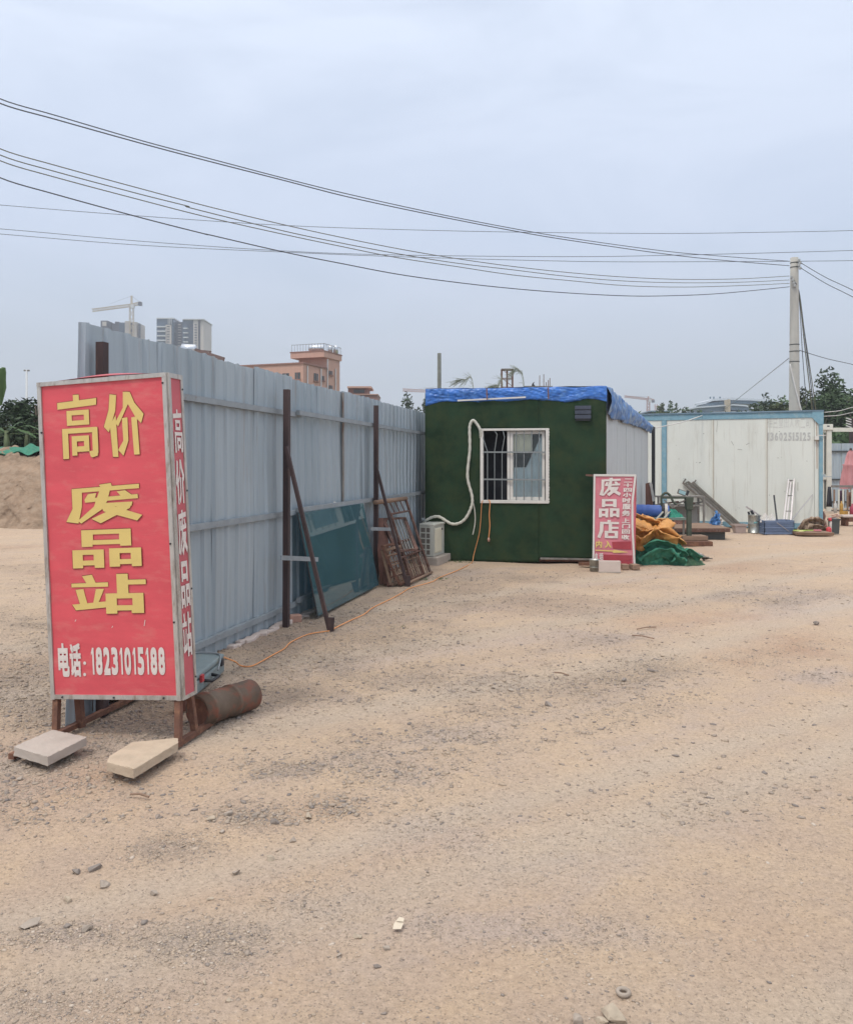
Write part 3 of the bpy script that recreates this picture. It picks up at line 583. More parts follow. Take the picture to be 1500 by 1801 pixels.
for ch in '18231015188':
    w_ = 7 if ch == '1' else 11.5
    if ch == '1':
        a0, z1 = s_px(xs, 1139); a1, z0 = s_px(xs + 7, 1186); w1 = a1 - a0
        mb.add([S(a0 + w1 * .42, z1, .0085), S(a1, z1, .0085), S(a1, z0, .0085), S(a0 + w1 * .42, z0, .0085)], [(0, 1, 2, 3)]); mb.add([S(a0, z1 - .028, .0087), S(a0 + w1 * .5, z1, .0087), S(a0 + w1 * .5, z1 - .03, .0087), S(a0, z1 - .046, .0087)], [(0, 1, 2, 3)])
    else: sq(mb, ch, (xs, 1138, xs + w_, 1187), .0085, False, .06)
    xs += w_ + 2.2
mb.build('phone_number', M['white_print'], fp)
mb = MB()
for ch, y0, y1, wd in (('高', 722, 800, 17), ('价', 812, 893, 17), ('废', 902, 985, 18), ('品', 995, 1078, 18), ('站', 1086, 1166, 19)):
    z1 = 1.885 * (1238 - y0) / 580; z0 = 1.885 * (1238 - y1) / 580
    put(mb, S_side, ch, .034, z1, .134, z0, .007)
mb.build('side_characters', M['white_print'], sp_)
mb = MB()
for a, z, l in ((.63, .43, .035), (.18, .46, .012), (.42, .42, .012)): mb = MB(); mb.add([S(a, z, .0075), S(a + .004, z, .0075), S(a + .012, z + l, .0075), S(a + .008, z + l, .0075)], [(0, 1, 2, 3)]); mb.build('scratch', M['white_print'], fp)
# legs and skids
def leg(a, d, foot, w_=.035):
    p = S(a, 0.02, d); mb = MB(); mb.beam(foot, p, w_, w_, up=BK); mb.build('leg', M['rust'], sign)
FR = Vector((-1.405, 4.83, 0)); AXL = Vector((-2.185, 5.03, 0))
leg(SW - .03, -.02, FR); leg(.02, -.02, AXL); leg(SW - .03, -SD + .02, FR + BK * .2); leg(.075, -SD + .02, AXL + BK * .17 + AX * .05, .04)
for base, f0, f1 in ((FR, -.30, .70), (AXL + AX * .03, -.42, .9)):
    mb = MB(); mb.beam(base + BK * f0 + UZ * .018, base + BK * f1 + UZ * .022, .035, .03); mb.build('skid_rail', M['rust'], sign)
# slabs weighing down the skids
def slab(ring_px, zt, th, m_, nm, lb, tilt=None):
    pts = []
    for px, py in ring_px:
        Y = (EYE - zt) * F / (py - HY); pts.append(Vector(((px - CX) / F * Y, Y, zt)))
    if tilt: pts = [p + Vector((0, 0, tilt(p))) for p in pts]
    mb = MB(); mb.prism(pts, (0, 0, -th)); o = mb.build(nm, m_, label=lb, cat='slab')
    bm = bmesh.new(); bm.from_mesh(o.data); bmesh.ops.triangulate(bm, faces=[f for f in bm.faces if len(f.verts) > 4])
    for _ in range(4): bmesh.ops.subdivide_edges(bm, edges=bm.edges[:], cuts=1, use_grid_fill=True)
    bm.normal_update(); edge = {v: sum(1 for f in v.link_faces if f.normal.dot(v.link_faces[0].normal) < .5) for v in bm.verts}
    for v in bm.verts:
        w_ = o.location + v.co; nn = noise.noise(w_ * 28) * .0022 + noise.noise(w_ * 90) * .001; v.co += v.normal * (nn - (.004 * (.6 + noise.noise(w_ * 45)) + .006 * max(0, noise.noise(w_ * 16) - .15) if edge[v] else 0))
    bm.to_mesh(o.data); bm.free(); return o
slab([(24, 1313), (84, 1331), (153, 1296), (92, 1283)], .085, .052, M['slab'], 'concrete_slab', 'smooth grey concrete slab resting on the left rusty skid of the big red sign')
slab([(188, 1340), (235, 1353), (313, 1306), (313, 1298), (232, 1305), (192, 1330)], .085, .05, M['stone'], 'stone_slab', 'pale yellow rough stone slab with a pointed end on the right skid of the big red sign')

# blue-grey case and rusty pipes behind the sign
cs_c = Vector((-1.60, 6.24, 0))
case = thing('hard_case', tuple(cs_c), 'blue-grey hard case with latches lying behind the big red sign', 'case')
a1 = BK; a0 = AX
def C(a, b_, z): return cs_c + Vector((1, -.05, 0)) * a + Vector((.05, 1, 0)) * b_ + UZ * (z * .6 + .004)
def cbox(mb, x0, x1, y0, y1, z0, z1): mb.hexa([C(x0, y0, z0), C(x1, y0, z0), C(x1, y1, z0), C(x0, y1, z0), C(x0, y0, z1), C(x1, y0, z1), C(x1, y1, z1), C(x0, y1, z1)])
LX = .03
mb = MB(); cbox(mb, -.5, LX, -.36, .33, .0, .155); mb.build('case_bottom', M['case'], case, bevel=.015)
mb = MB(); cbox(mb, -.5, LX, -.36, .33, .162, .235); mb.build('case_lid', M['case'], case, bevel=.015)
for y in (-.28, .20):
    mb = MB(); cbox(mb, LX, LX + .018, y, y + .05, .12, .20); mb.build('latch', M['black'] if y > 0 else M['redplastic'], case)
mb = MB(); mb.tube([C(LX, -.18, .10), C(LX + .05, -.16, .09), C(LX + .06, -.02, .09), C(LX, .0, .10)], .012, 6); mb.build('handle', M['black'], case, smooth=True)
mb = MB(); mb.tube(curve_pts([C(-.42, .1, .245), C(-.2, .29, .25), C(-.02, .28, .25), C(LX + .01, .18, .22), C(LX + .03, .05, .13)], 6), .006, 6)
mb.build('power_cable', M['rail'], label='thin grey cable draped over the blue-grey case', cat='cable', smooth=True)
def pipe(p0, p1, r, lb, collars, nm='rusty_pipe', inner=True):
    p0, p1 = Vector(p0), Vector(p1); d = (p1 - p0); o = thing(nm, ((p0.x + p1.x) / 2, (p0.y + p1.y) / 2, 0), lb, 'pipe', 'rusty pipes lying behind the big red sign')
    mb = MB(); n = 26; up = Vector((0, 0, 1)); x = d.normalized().cross(up).normalized(); z = x.cross(d.normalized())
    def ring(t_, r_): return [tuple(p0 + d * t_ + (x * math.cos(2 * math.pi * k / n) + z * math.sin(2 * math.pi * k / n)) * r_) for k in range(n)]
    prof = [(.10, r * .80), (0.01, r * .80), (0, r)]
    for c in collars: prof += [(c - .03, r), (c - .028, r * 1.06), (c + .028, r * 1.06), (c + .03, r)]
    prof += [(1, r), (.995, r * .85)]
    for t_, r_ in prof: mb.v += ring(t_, r_)
    for i in range(len(prof) - 1):
        for k in range(n): a = i * n + k; b_ = i * n + (k + 1) % n; mb.f.append((a, b_, b_ + n, a + n))
    mb.f.append(tuple(range(n))); mb.f.append(tuple((len(prof) - 1) * n + k for k in range(n)))
    mb.build('pipe_wall', M['pipe'], o, smooth=True); 
    e = MB(); e.tube([p0 - d.normalized() * .004, p0 + d.normalized() * .012], r * 1.04, 26); 
    return o
g0, g1 = gp(372, 1283), gp(440, 1262)
o = pipe((-1.39, 5.17, .10), (-1.15, 5.58, .095), .098, 'thick rusty pipe with collars lying right of the big red sign', (.16, .60))
d_ = Vector((.275, .43, 0)).normalized(); p_ = Vector((-1.39, 5.17, .10)); mb = MB(); mb.tube([p_ + d_ * .012, p_ + d_ * .022], .086, 24); mb.build('end_plate', M['rust'], o)
o = pipe((-2.14, 5.72, .11), (-1.93, 6.08, .11), .11, 'brown rusty pipe lying under the big red sign, its open end forward', (.2,))
mb = MB(); mb.box((-1.60, 5.55, .045), (.075, .075, .09), rz=.2); mb.build('wood_block', M['plank'], label='small dark block standing under the big red sign', cat='block', bevel=.004)
mb = MB(); mb.hexa([(-2.33, 5.55, 0), (-2.16, 5.52, 0), (-2.16, 5.6, 0), (-2.33, 5.63, 0), (-2.33, 5.55, .2), (-2.16, 5.52, .23), (-2.16, 5.6, .23), (-2.33, 5.63, .2)])
mb.build('scrap_iron', M['rust_red'], label='rusty scrap iron lying behind the left leg of the big red sign', cat='scrap iron')

# ------------------------------------------------------------------ glass sheet with added bars behind it as a window reflection
A_ = gp(558, 1087); B_ = gp(665, 1031); sT, zT = fe.st(522, 903, .105); tA = fe.P(sT, zT, .11); sT, zT = fe.st(637, 885, .105); tB = fe.P(sT, zT, .11)
gl = thing('glass_sheet', tuple((A_ + B_) / 2), 'large teal tinted glass sheet leaning on the fence rail', 'glass')
A_.z = B_.z = .015
nrm_ = (B_ - A_).cross(tA - A_).normalized(); nrm_ *= -1 if nrm_.y > 0 else 1
mb = MB(); ring = [A_, B_, tB, tA]; mb.prism(ring, nrm_ * .008); mb.build('pane', M['glass'], gl)
mb = MB(); mb.beam(A_ + nrm_ * .004, tA + nrm_ * .004, .012, .014); mb.build('edge_tape', M['black'], gl)
def Gq(u, v, d): return A_.lerp(B_, u).lerp(tA.lerp(tB, u), v) + nrm_ * d
wf = thing('window_frame_shape', tuple(Gq(.3, .4, -.1)), 'pale tilted bars behind the teal glass sheet, added for a window reflection', 'reflection bars')  # added bars stand in for a window mirrored in the glass
for (p, q) in (((.20, 1.02), (.30, .66)), ((.30, .66), (.68, .80)), ((.68, .80), (.56, 1.05)), ((.50, 1.04), (.61, .775)), ((.26, 1.03), (.355, .70)), ((.78, .76), (.95, .85))):
    mb = MB(); mb.beam(Gq(*p, -.03), Gq(*q, -.03), .045, .02, up=nrm_); mb.build('frame_bar', M['upvc'], wf)

# ------------------------------------------------------------------ rusty ironwork leaning on the fence
def fpx(px, py, off): s_, z_ = fe.st(px, py, off); return fe.P(s_, z_, off)
def lean(px, py, px0, py0):  # point on the ground
    return gp(px0, py0)
def poly(mb, pts, r, n=8): mb.tube(pts, r, n)
gt = thing('gate_frame', tuple(gp(735, 1015)), 'tall rusty tube gate frame leaning on the fence, a fat pipe across its top', 'gate frame', 'rusty ironwork leaning on the fence')
TL, TR = fpx(661, 886, .16), fpx(714, 879, .16); BL, BR = gp(714, 1030), gp(757, 1010)
def q4(u, v): return BL.lerp(BR, u).lerp(TL.lerp(TR, u), v) + UZ * .02
mb = MB(); mb.tube([q4(-.02, 1), q4(1, 1)], .032, 12); mb.build('top_pipe', M['wood'], gt, smooth=True)
mb = MB(); mb.tube([q4(.98, .99), q4(.99, .02)], .022, 8); mb.build('side_bar', M['rust_red'], gt, smooth=True)
mb = MB(); mb.tube([q4(.22, .98), q4(.32, .82), q4(.20, .02)], .016, 8); mb.build('side_bar', M['rust_red'], gt, smooth=True)
for v_1 in (.83, .30): mb = MB(); mb.tube([q4(.28 if v_1 > .5 else .1, v_1), q4(.99, v_1)], .014, 8); mb.build('cross_bar', M['rust_red'], gt, smooth=True)
mb = MB(); mb.tube([q4(.02, .0), q4(1.06, .0)], .02, 8); mb.build('bottom_bar', M['wood'], gt, smooth=True)
for u in (.45, .62, .8): mb = MB(); mb.tube([q4(u - .04, .99), q4(u, .83)], .010, 6); mb.build('short_bar', M['rust_red'], gt)
for u in (.3, .5, .7, .88): mb = MB(); mb.tube([q4(u, .30), q4(u, .02)], .008, 6); mb.build('lower_bar', M['rust_red'], gt)
# window grille
gr1 = thing('window_grille', tuple(gp(700, 1020)), 'rusty window grille with upright bars between the plank bundle and the tube gate frame', 'grille', 'rusty ironwork leaning on the fence')
TL2, TR2 = fpx(674, 913, .14), fpx(711, 911, .14); BL2, BR2 = gp(684, 1030) + BK * .35 + UZ * .42, gp(722, 1026) + BK * .35 + UZ * .42
def q2(u, v): return BL2.lerp(BR2, u).lerp(TL2.lerp(TR2, u), v)
for a, b_ in (((0, 0), (1, 0)), ((0, 1), (1, 1)), ((0, 0), (0, 1)), ((1, 0), (1, 1))): mb = MB(); mb.beam(q2(*a), q2(*b_), .05, .03); mb.build('frame_bar', M['rust_red'], gr1)
for k in range(1, 7): mb = MB(); mb.tube([q2(k / 7, .02), q2(k / 7, .98)], .010, 6); mb.build('bar', M['greyiron'], gr1)
# plank bundle
for k, (px, pt, pb, pw) in enumerate(((663, 913, 1028, 6), (670, 912, 1029, 6), (676, 914, 1031, 5))):
    mb = MB(); g_1 = gp(px + 9, pb); tp = fpx(px, pt, .13); mb.beam(g_1 + UZ * .0, tp, .06, .035); mb.build('rusty_beam', M['plank'], label=['reddish rusty beam nearest the glass sheet, leaning on the fence', 'middle one of three reddish rusty beams leaning on the fence', 'reddish rusty beam touching the window grille, leaning on the fence'][k], cat='beam', group='reddish beams leaning on the fence')
# two slatted lattices low in front
def lattice(c0, c1, t0, t1, lb, nb, nc, m1, m2, nm):
    o = thing(nm, tuple((c0 + c1) / 2), lb, 'lattice', 'rusty ironwork leaning on the fence')
    def q(u, v): return c0.lerp(c1, u).lerp(t0.lerp(t1, u), v) + UZ * .02
    for a, b_ in (((0, 0), (1, 0)), ((0, 1), (1, 1)), ((0, 0), (0, 1)), ((1, 0), (1, 1))): mb = MB(); mb.beam(q(*a), q(*b_), .04, .03); mb.build('frame_bar', M[m1], o)
    for k in range(1, nb): mb = MB(); mb.beam(q(k / nb, .03), q(k / nb, .97), .014, .014); mb.build('bar', M[m2], o)
    for k in range(1, nc): mb = MB(); mb.beam(q(.02, k / nc), q(.98, k / nc), .03, .012); mb.build('cross_bar', M[m2], o)
    return o
a0_, a1_ = gp(700, 1031), gp(752, 1012)
lattice(a0_ + AX * .02, a1_ + AX * -.06, a0_ + UZ * .50 - AX * .20 - BK * .05, a1_ + UZ * .50 - AX * .24 + BK * .02, 'small rusty lattice of close bars at the foot of the gate frame', 12, 4, 'rust', 'wood', 'iron_lattice')
b0_, b1_ = gp(690, 1031), gp(712, 1026)
lattice(b0_ - AX * .02, b1_ + BK * .2, b0_ + UZ * .44 - AX * .14, b1_ + UZ * .46 - AX * .12 + BK * .2, 'pale-edged rusty rack lying on edge below the window grille', 4, 5, 'wood', 'plank', 'iron_lattice')

# ------------------------------------------------------------------ green turf-clad cabin
HL, HR = (0.0, 14.25), (2.88, 13.75); HBR, HBL = (5.0, 19.3), (2.12, 19.8)
hf = Face(HL, HR); hs_ = Face(HR, HBR)
cab = thing('site_cabin', (2.5, 16.8, 0), 'small site cabin with a dark green turf front, grey side and barred window', 'cabin')
wx0, wz1 = hf.st(845, 754); wx1, _ = hf.st(965, 754); _, wz0 = hf.st(900, 885)
WT = .07
ZF, ZB = 2.80, 2.46
def wallparts(face, z0, zt0, zt1, d0, d1, hole=None):
    mb = MB(); L = face.L
    def zt(a): return zt0 + (zt1 - zt0) * a / L
    def bx(a0, a1, za, zb=None):
        t0, t1 = (zt(a0), zt(a1)) if zb is None else (zb, zb)
        mb.hexa([face.P(a0, za, d0), face.P(a1, za, d0), face.P(a1, za, d1), face.P(a0, za, d1), face.P(a0, t0, d0), face.P(a1, t1, d0), face.P(a1, t1, d1), face.P(a0, t0, d1)])
    if hole: a, b_, c_, d_ = hole; bx(0, a, z0); bx(b_, L, z0); bx(a, b_, z0, c_); bx(a, b_, d_)
    else: bx(0, L, z0)
    return mb
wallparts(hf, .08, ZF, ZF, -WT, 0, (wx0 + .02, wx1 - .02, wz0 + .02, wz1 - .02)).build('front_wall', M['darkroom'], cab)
mb = wallparts(hs_, .06, ZF, ZB, -WT, -.004); mb.build('side_wall', M['sidewall'], cab)
hb = Face(HBL, HBR); mb = MB(); mb.prism([(HL[0], HL[1], .08), (HBL[0], HBL[1], .08), (HBL[0], HBL[1], ZB), (HL[0], HL[1], ZF)], (WT, -.01, 0)); mb.build('side_wall', M['sidewall'], cab)
mb = MB(); mb.prism([(HBL[0], HBL[1], .08), (HBR[0], HBR[1], .08), (HBR[0], HBR[1], ZB), (HBL[0], HBL[1], ZB)], (-.02, -WT, 0)); mb.build('back_wall', M['sidewall'], cab)
mb = MB(); mb.prism([(HL[0], HL[1], .02), (HR[0], HR[1], .02), (HBR[0], HBR[1], .02), (HBL[0], HBL[1], .02)], (0, 0, .05)); mb.build('floor_frame', M['rust'], cab)
mb = MB(); mb.prism([(HL[0], HL[1], ZF + .003), (HR[0], HR[1], ZF + .003), (HBR[0], HBR[1], ZB + .003), (HBL[0], HBL[1], ZB + .003)], (0, 0, .05)); mb.build('roof', M['sidewall'], cab)
# side wall panel ribs and seams
L5 = hs_.L
for k in range(5):
    a0_, a1_ = k * L5 / 5 + .012, (k + 1) * L5 / 5 - .012; mb = MB(); zt = lambda a: ZF + (ZB - ZF) * a / L5 - .01
    mb.hexa([hs_.P(a0_, .1, 0), hs_.P(a1_, .1, 0), hs_.P(a1_, .1, .012), hs_.P(a0_, .1, .012), hs_.P(a0_, zt(a0_), 0), hs_.P(a1_, zt(a1_), 0), hs_.P(a1_, zt(a1_), .012), hs_.P(a0_, zt(a0_), .012)]); mb.build('side_panel', M['sidewall'], cab)
mb = MB(); hs_.box(mb, -.005, .05, .1, ZF - .02, .002, .018); mb.build('corner_trim', M['upvc'], cab)
# turf cladding with the window hole and a loose lower right sheet
seam_a = hf.st(948, 900)[0]
def turf(a_lo, a_hi, zb, dbase, nm, ph):
    ae = sorted(set([round(a, 4) for a in np.linspace(a_lo, a_hi, max(3, int((a_hi - a_lo) / .05)))] + [wx0, wx1])); ae = [a for a in ae if a_lo - 1e-3 <= a <= a_hi + 1e-3]
    ze = sorted(set([round(z, 4) for z in np.linspace(zb, 2.79, 56)] + [wz0, wz1])); mb = MB(); idx = {}
    for i, a in enumerate(ae):
        for j, z in enumerate(ze):
            zz = z + (.018 * noise.noise(Vector((a * 7, ph, 0))) if j == 0 else 0)
            d = dbase + .010 * noise.noise(Vector((a * 1.6, z * .7, ph))) + .005 * noise.noise(Vector((a * 6, z * 2, ph))) + .02 * max(0, .35 - z) * noise.noise(Vector((a * 3, 2, ph)))
            idx[i, j] = len(mb.v); mb.v.append(tuple(hf.P(a, zz, d)))
    for i in range(len(ae) - 1):
        for j in range(len(ze) - 1):
            am, zm = (ae[i] + ae[i + 1]) / 2, (ze[j] + ze[j + 1]) / 2
            if wx0 < am < wx1 and wz0 < zm < wz1: continue
            mb.f.append((idx[i, j], idx[i + 1, j], idx[i + 1, j + 1], idx[i, j + 1]))
    return mb.build(nm, M['turf'], cab, smooth=True, thick=.008)
turf(-.02, seam_a, .0, .026, 'turf_cladding', 1.0); turf(seam_a, hf.L + .02, .07, .026, 'turf_cladding', 1.0)
mb = MB(); hf.box(mb, seam_a + .02, hf.L, .055, .085, .012, .05); mb.build('sill_beam', M['greyiron'], cab)
# window
win = MB()
for a0_, a1_, z0_, z1_ in ((wx0, wx0 + .05, wz0, wz1), (wx1 - .05, wx1, wz0, wz1), (wx0 + .05, wx1 - .05, wz0, wz0 + .05), (wx0 + .05, wx1 - .05, wz1 - .035, wz1)): hf.box(win, a0_, a1_, z0_, z1_, -.06, .055)
winf = win.build('window_frame_shape', M['upvc'], cab, bevel=.004)
mid, _ = hf.st(893, 800); sx1, _ = hf.st(958, 800)
sash = MB(); zb_, zt_ = wz0 + .055, wz1 - .045
hf.box(sash, mid + .035, mid + .085, zb_, zt_, -.05, -.01); hf.box(sash, sx1 - .045, sx1, zb_, zt_, -.05, -.01); hf.box(sash, mid + .085, sx1 - .045, zb_, zb_ + .05, -.05, -.01); hf.box(sash, mid + .085, sx1 - .045, zt_ - .045, zt_, -.05, -.01)
hf.box(sash, mid - .01, mid + .03, zb_, zt_, -.055, .0)
sash.build('sliding_sash', M['upvc'], winf)
mb = MB(); hf.box(mb, mid + .085, sx1 - .045, zb_ + .05, zt_ - .045, -.034, -.028); mb.build('pane', M['winglass'], winf)
mb = MB(); hf.box(mb, wx0, mid + .03, wz0, wz1, -.40, -.38); mb.build('interior_shade_sheet', M['darkroom'], cab)  # dark sheet added behind the open half to paint the room's shade
def cur(a0_, a1_, z0_, z1f, ph):
    mb = MB(); mb.grid(lambda u, v: hf.P(a0_ + u * (a1_ - a0_), z0_ + v * (z1f(u) - z0_), -.062 + .012 * math.sin(u * 34 + ph) + .005 * math.sin(u * 11 + v * 3)), 40, 12); return mb
zm_ = hf.st(900, 795)[1]
cur(mid + .06, sx1 - .02, wz0 + .05, lambda u: hf.st(900, 822)[1] + (0 if u < .45 else (u - .45) * 1.1), 0).build('curtain', M['curtain'], winf, smooth=True)
mb = MB(); hf.box(mb, mid + .10, mid + .40, zm_, wz1 - .05, -.048, -.040); mb.build('cream_board', M['board'], winf)
mb = MB(); hf.box(mb, mid + .04, mid + .10, wz0 + .05, wz1 - .05, -.060, -.052); mb.build('inner_curtain', mat('grey_curtain', (.40, .38, .34), .9), winf)
# bars
for pz in (795, 843):
    mb = MB(); z_ = hf.st(900, pz)[1]; mb.beam(hf.P(wx0 + .04, z_, .035), hf.P(wx1 - .035, z_ - .005, .035), .022, .025); mb.build('grille_rail', M['steelbar'], winf)
zl, zh = wz0 + .03, wz1 - .02; zr = hf.st(900, 794)[1]
for px, bent in ((857.5, [(850, 771), (849.5, 757)]), (870, [(874.5, 764), (869, 756)]), (883, [(887.5, 769), (884.5, 756)]), (908, None), (921.5, None), (935, None), (948, None)):
    a = hf.st(px, 840)[0]; pts = [hf.P(a, zl, .032), hf.P(a, zr, .032)]
    if bent: pts += [hf.P(*hf.st(bent[0][0], bent[0][1]), .05), hf.P(*hf.st(bent[1][0], bent[1][1]), .035)]
    else: pts += [hf.P(a + .004, zh, .032)]
    mb = MB(); mb.tube(pts, .0085, 6); mb.build('grille_bar', M['steelbar'], winf, label='bent window bar' if bent else None)
# torn turf fringe round the window
mb = MB()
for k in range(26):
    z_ = wz0 + (wz1 - wz0) * k / 26; mb.add([hf.P(wx1 - .004, z_, .056), hf.P(wx1 + .012 + .012 * noise.noise(Vector((k * .7, 0, 0))), z_ + .02, .05), hf.P(wx1 + .010 + .012 * noise.noise(Vector((k * .7 + .7, 0, 0))), z_ + .045, .05), hf.P(wx1 - .004, z_ + .045, .056)], [(0, 1, 2, 3)])
mb.build('sealant', M['upvc'], winf)
# louvre vent
v0, vz1 = hf.st(1012, 716); v1_, _ = hf.st(1038, 716); _, vz0 = hf.st(1025, 740); mb = MB(); hf.box(mb, v0, v1_, vz0, vz1, .03, .07)
ve = mb.build('vent', M['black'], cab)
for k in range(3): mb = MB(); z_ = vz0 + (vz1 - vz0) * (k + .5) / 3; hf.box(mb, v0 - .01, v1_ + .01, z_ - .005, z_ + .055, .072, .095); mb.build('louvre', mat('slate_plastic', (.05, .06, .085), .5), ve)
# drain pole at the far corner
p = Vector((HBR[0] + .12, HBR[1] - .05, 0)); mb = MB(); mb.tube([p, p + UZ * 2.45], .04, 10); mb.build('corner_post', M['black'], label='dark upright pole at the rear corner of the turf-clad cabin', cat='pole')
p2 = at(1245, 727, 22.2); mb = MB(); mb.tube(curve_pts([p + UZ * 2.42, (p + UZ * 2.42).lerp(p2, .5) - UZ * .04, p2], 8), .012, 6); mb.build('stay_wire', M['wirew'], label='pale wire strung from the turf cabin to the white container', cat='wire', smooth=True)
# tarpaulin over the roof: front skirt, side skirt, top
tarp = thing('tarpaulin', (2.5, 16.8, 2.4), 'creased blue tarpaulin wrapped over the roof of the turf-clad cabin', 'tarpaulin')
_, zfl = hf.st(760, 711); _, zfr = hf.st(1050, 706)
def tf(u, v):   # v 0 bottom .. 1 top
    a = -.008 + u * (hf.L + .035); zb = 2.635 + .05 * noise.noise(Vector((a * 2, 0, 3))) - .06 * max(0, .12 - u) / .12 - .05 * max(0, .28 - u) ; zt = 2.865 + .014 * noise.noise(Vector((a * 3, 7, 3)))
    if u > .9: zb -= (u - .9) * .5
    bulge = .04 + .008 * math.sin(math.pi * v) + .025 * noise.noise(Vector((a * 2.3, v * 2.2, 1))) + .016 * abs(noise.noise(Vector((a * 5 + v * 2, v * 4 + a * 3, 1)))) + .010 * noise.noise(Vector((a * 19, v * 9, 1)))
    return hf.P(a, zb + (zt - zb) * v, bulge - (.05 if v > .97 else 0) - (.02 if v < .05 else 0))
mb = MB(); mb.grid(tf, 220, 22); mb.build('front_skirt', M['bluetarp'], tarp, smooth=True, thick=.003)
def ts(u, v):
    a = -.05 + u * (L5 + .15); zb = 2.36 + .03 * noise.noise(Vector((a * 1.3, 0, 9))) + (.05 if u < .04 else 0); zt = ZF + .06 + (ZB - ZF) * u + .012 * noise.noise(Vector((a * 2.5, 7, 3)))
    zb -= .06 * max(0, u - .8) * 5; b_ = .05 + .05 * math.sin(math.pi * v) + .05 * noise.noise(Vector((a * 4.5, v * 1.1, 4))) + .05 * abs(noise.noise(Vector((a * 7, v * 2 + a, 4)))) + .015 * noise.noise(Vector((a * 18, v * 5, 4)))
    return hs_.P(a, zb + (zt - zb) * v, b_ - (.05 if v > .97 else 0))
mb = MB(); mb.grid(ts, 320, 20); mb.build('side_skirt', M['bluetarp2'], tarp, smooth=True, thick=.003, label='worn paler side skirt of the tarpaulin')
def tt(u, v):
    a = Vector((HL[0], HL[1], 0)).lerp(Vector((HR[0], HR[1], 0)), u); b_ = Vector((HBL[0], HBL[1], 0)).lerp(Vector((HBR[0], HBR[1], 0)), u); q = a.lerp(b_, v); c_ = Vector((2.5, 16.8, 0)); q = c_ + (q - c_) * 1.012
    q.z = ZF + .066 + (ZB - ZF) * v + .015 * noise.noise(Vector((u * 8, v * 10, 5))); return q
mb = MB(); mb.grid(tt, 60, 60); mb.build('top_sheet', M['bluetarp'], tarp, smooth=True)
for px in (858, 965):
    a = hf.st(px, 700)[0]; mb = MB(); mb.beam(hf.P(a, 2.66, .125), hf.P(a - .01, 2.85, .11), .02, .004); mb.build('tape_strip', M['plank'], tarp)
mb = MB(); a = hf.st(795, 700)[0]; a2 = hf.st(925, 706)[0]; mb.beam(hf.P(a + .1, hf.st(795, 705)[1], .075), hf.P(a2, hf.st(925, 699)[1], .08), .01, .025); mb.build('pale_batten', M['upvc'], tarp)

# ------------------------------------------------------------------ air conditioner
acn = thing('air_conditioner', (.3, 14.0, 0), 'ivory outdoor air conditioning unit on a concrete pad beside the turf cabin', 'air conditioner')
P0 = Vector((.118, 13.55, 0)); ux = (Vector((-.235, .15, 0))).normalized(); uy = Vector((.30, .95, 0)).normalized(); ZA = .13
def Aq(a, b_, z): return P0 + ux * a + uy * b_ + UZ * (z + ZA)
def abox(mb, a0, a1, b0, b1, z0, z1): mb.hexa([Aq(a0, b0, z0), Aq(a1, b0, z0), Aq(a1, b1, z0), Aq(a0, b1, z0), Aq(a0, b0, z1), Aq(a1, b0, z1), Aq(a1, b1, z1), Aq(a0, b1, z1)])
AW, AD, AH = .27, .62, .52
mb = MB(); abox(mb, .012, AW - .005, .012, AD, 0, AH - .03); mb.build('casing', M['acw'], acn, bevel=.008)
mb = MB(); abox(mb, -.006, AW + .006, -.004, AD + .006, AH - .03, AH); mb.build('top_cover', M['acw'], acn, bevel=.006)
mb = MB(); abox(mb, .07, AW - .012, .004, .011, .03, AH - .05); mb.build('condenser_fins', M['acin'], acn)
gm = MB()
for a in (.012, .15, AW - .014): abox(gm, a - .006 if a > .02 else .0, (a + .012) if a > .02 else .075, -.004, .004, .01, AH - .031)
for k in range(6): z_ = .02 + k * (AH - .075) / 5; abox(gm, .07, AW - .01, -.006, .002, z_ - .008, z_ + .010)
gm.build('side_grille', M['acw'], acn)
mb = MB(); mb.add([Aq(.004, .06, .05), Aq(.004, .42, .05), Aq(.004, .42, .45), Aq(.004, .06, .45), Aq(-.008, .08, .07), Aq(-.008, .40, .07), Aq(-.008, .40, .43), Aq(-.008, .08, .43)], [(4, 5, 6, 7), (0, 1, 5, 4), (1, 2, 6, 5), (2, 3, 7, 6), (3, 0, 4, 7)]); mb.build('front_panel', M['board'], acn)
mb = MB(); abox(mb, .0, .011, .46, .50, .40, .43); mb.build('handle', M['black'], acn)
mb = MB(); mb.hexa([P0 + ux * a + uy * b_ + UZ * z for z in (-.02, ZA - .002) for a, b_ in ((-.09, -.06), (AW + .08, -.06), (AW + .08, AD + .1), (-.09, AD + .1))]); mb.build('concrete_pad', M['slab'], label='low concrete pad under the ivory air conditioning unit', cat='pad', bevel=.01)
# insulated pipe
pts = [hf.P(*hf.st(742, 928), .02), hf.P(*hf.st(752, 914), .07), hf.P(*hf.st(772, 908), .08), hf.P(*hf.st(796, 921), .07), hf.P(*hf.st(816, 915), .07), hf.P(*hf.st(829, 893), .07), hf.P(*hf.st(831, 873), .07), hf.P(*hf.st(823, 838), .07), hf.P(*hf.st(827, 790), .07), hf.P(*hf.st(827, 752), .08), hf.P(*hf.st(832, 740), .09), hf.P(*hf.st(838, 744), .08), hf.P(*hf.st(845, 756), .07), hf.P(*hf.st(846, 770), .03)]
pts = [Aq(.12, .25, AH - .1)] + pts
cp = curve_pts(pts, 10); mb = MB(); mb.tube(cp, [.024 + .003 * math.sin(i * 1.9) for i in range(len(cp))], 10); mb.build('insulated_pipe', M['insul'], label='fat white insulated pipe looping from the air conditioner up to the window', cat='pipe', smooth=True)
